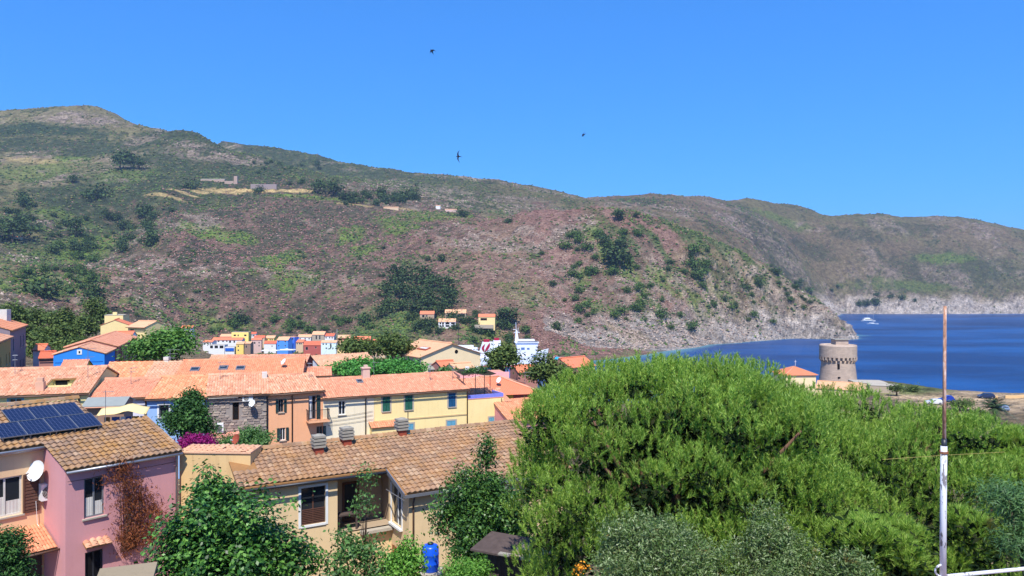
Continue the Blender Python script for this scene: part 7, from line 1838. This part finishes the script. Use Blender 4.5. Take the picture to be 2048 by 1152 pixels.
# terrace with laundry in front of the coral house
Fy = FR(192, 832, 50.0, 14)
aw = thing("awning", "pale yellow canvas awning over the hanging laundry", "awning", Fy.world(0, 0, -2.2), Fy.a)
n, m2 = 12, 5; V = []
for j in range(m2):
    for i in range(n): V.append((3.1 * i / (n - 1), 1.3 * j / (m2 - 1), 2.2 + .32 * j / (m2 - 1) + .05 * math.sin(i * 1.1) + .25 * max(0, 1 - abs(i - 6.5) / 5)))
sh_ = np_mesh("canvas", np.array(V), np.array([(j * n + i, j * n + i + 1, (j + 1) * n + i + 1, (j + 1) * n + i) for j in range(m2 - 1) for i in range(n - 1)]))
ob = link("canvas", sh_, plain("cream_canvas", lin(234, 208, 146), .9, .1, var=.08), aw); so = ob.modifiers.new("thickness", 'SOLIDIFY'); so.thickness = .02
for x in (.05, 3.0): MB().tube([(x, .05, 0), (x, .05, 2.25)], .03, 6).build("pole", M['grey'], aw)
for i, (x, w, col, nm) in enumerate(((.35, .35, 'wood', "brown cloth"), (.8, .5, 'jeans', "blue cloth"), (1.35, .3, 'white', "white cloth"), (1.7, .35, 'jeans', "slate blue cloth"), (2.1, .45, 'mustard', "mustard cloth"), (2.6, .35, 'white', "pale cloth"))):
    mt = {'wood': M['wood'], 'white': M['white'], 'jeans': plain("denim", lin(72, 92, 150), .9), 'mustard': plain("mustard", lin(176, 128, 40), .9)}[col]
    t0 = thing("laundry", nm + (" drying under the yellow awning", " drying beside the brown cloth", " drying between two blue cloths", " drying between white and mustard cloths", " drying under the awning's middle", " drying at the awning's far end")[i], "laundry", Fy.world(x, .6, -1.4), Fy.a)
    k = 8; V = [(w * a / (k - 1), .04 * math.sin(a * 1.9 + i), z) for z in (0, .6, 1.2) for a in range(k)]
    link("cloth", np_mesh("cloth", np.array(V), np.array([(q * k + a, q * k + a + 1, (q + 1) * k + a + 1, (q + 1) * k + a) for q in range(2) for a in range(k - 1)])), mt, t0)
F = FR(168, 812, 52.5, 12)
h = House("shed", "grey sheet roofed shed above the yellow awning", F, at_len(F, 248), 4.5, .32, F.roof(200, 797, .32).y, PL('shedw', (150, 120, 104)), plain("grey_sheet_roof", lin(142, 146, 140), .7, .2, var=.15), cat="shed", gutter=False, ridge_cap=False); h.build()
h.part(MB().tube([(.1, -.33, -.1), (h.L, -.33, -.1)], .05, 5), "eave_tiles", M['t_pink'], h.roof)
p = FR(211, 846, 47.5, 0).o; aerial(p - Vector((0, 0, 0.3)), 2.4, "thin television mast before the yellow awning", .3, ((.96, .5),))

# more aerials, downpipes and cables that clutter the old town
for px, py, fr, kk, hgt, lb in ((30, 752, F1, .25, 1.7, "small aerial on the pale yellow house roof"), (262, 772, F2, .25, 1.5, "short aerial on the coral tile roof"), (440, 762, F4, .27, 1.6, "aerial rising from the stone house roof"), (618, 760, F5, .27, 1.5, "aerial on the apricot house roof"), (860, 765, F7, .25, 1.6, "aerial near the middle of the yellow house roof"), (905, 762, F7, .25, 1.4, "aerial close to the end of the yellow house roof")):
    q = fr.roof(px, py, kk); aerial(fr.world(*q), hgt, lb, px * .7, ((.96, .55), (.75, .4)))
hp.part(MB().tube([(4.6, -.2, -.1), (4.66, -.08, -.4), (4.66, -.08, -6)], .045, 8), "downpipe", M['zinc'], None, True)
o = MB().tube([(xw + .25, yf - .12, KB * yf - .3), (xw + .2, yf - .06, -1.2), (xw + .2, yf - .06, -HB_)], .045, 8).build("downpipe", M['copper'], root, True); o.location.z = HB_
wire("slack cable crossing from stone house to the orange house", [F4.world(.3, -.1, -.6), F4.world(4.4, -.12, -.5), F5.world(4.2, -.12, -.55)], .014, sag=.06)
wire("cable sagging along the yellow house under the eave", [F7.world(.2, -.1, -.55), F7.world(4.5, -.1, -.5), F7.world(8.6, -.1, -.55), F7.world(H7.L - .1, -.1, -.5)], .012, sag=.05)
wire("thin cable looping along the pink house wall below its eave", [Pk.world(.05, -.06, -.5), Pk.world(2.0, -.06, -.42), Pk.world(4.7, -.06, -.46)], .009, sag=.05)
wire("overhead line from the tall grey house to the blue house", [Fl2.world(15, -.2, -1.5), Fb.world(-.1, 3.4, .9)], .03, sag=1.2)

# ------------------------------------------------------------------ the air: thin blue summer haze over sea and hills
hz = MB().box(-21500, 21500, -400, 21500, -48, 620).build("haze", None)
m_hz = bpy.data.materials.new("summer_haze"); m_hz.use_nodes = True
_n = m_hz.node_tree; _n.nodes.remove(_n.nodes["Principled BSDF"])
pv = _n.nodes.new("ShaderNodeVolumePrincipled")
pv.inputs["Color"].default_value = (0.52, 0.70, 1.0, 1)
pv.inputs["Density"].default_value = 0.000075
pv.inputs["Anisotropy"].default_value = 0.0
_n.links.new(pv.outputs[0], _n.nodes["Material Output"].inputs["Volume"])
hz.data.materials.append(m_hz)
tag(hz, kind="stuff")
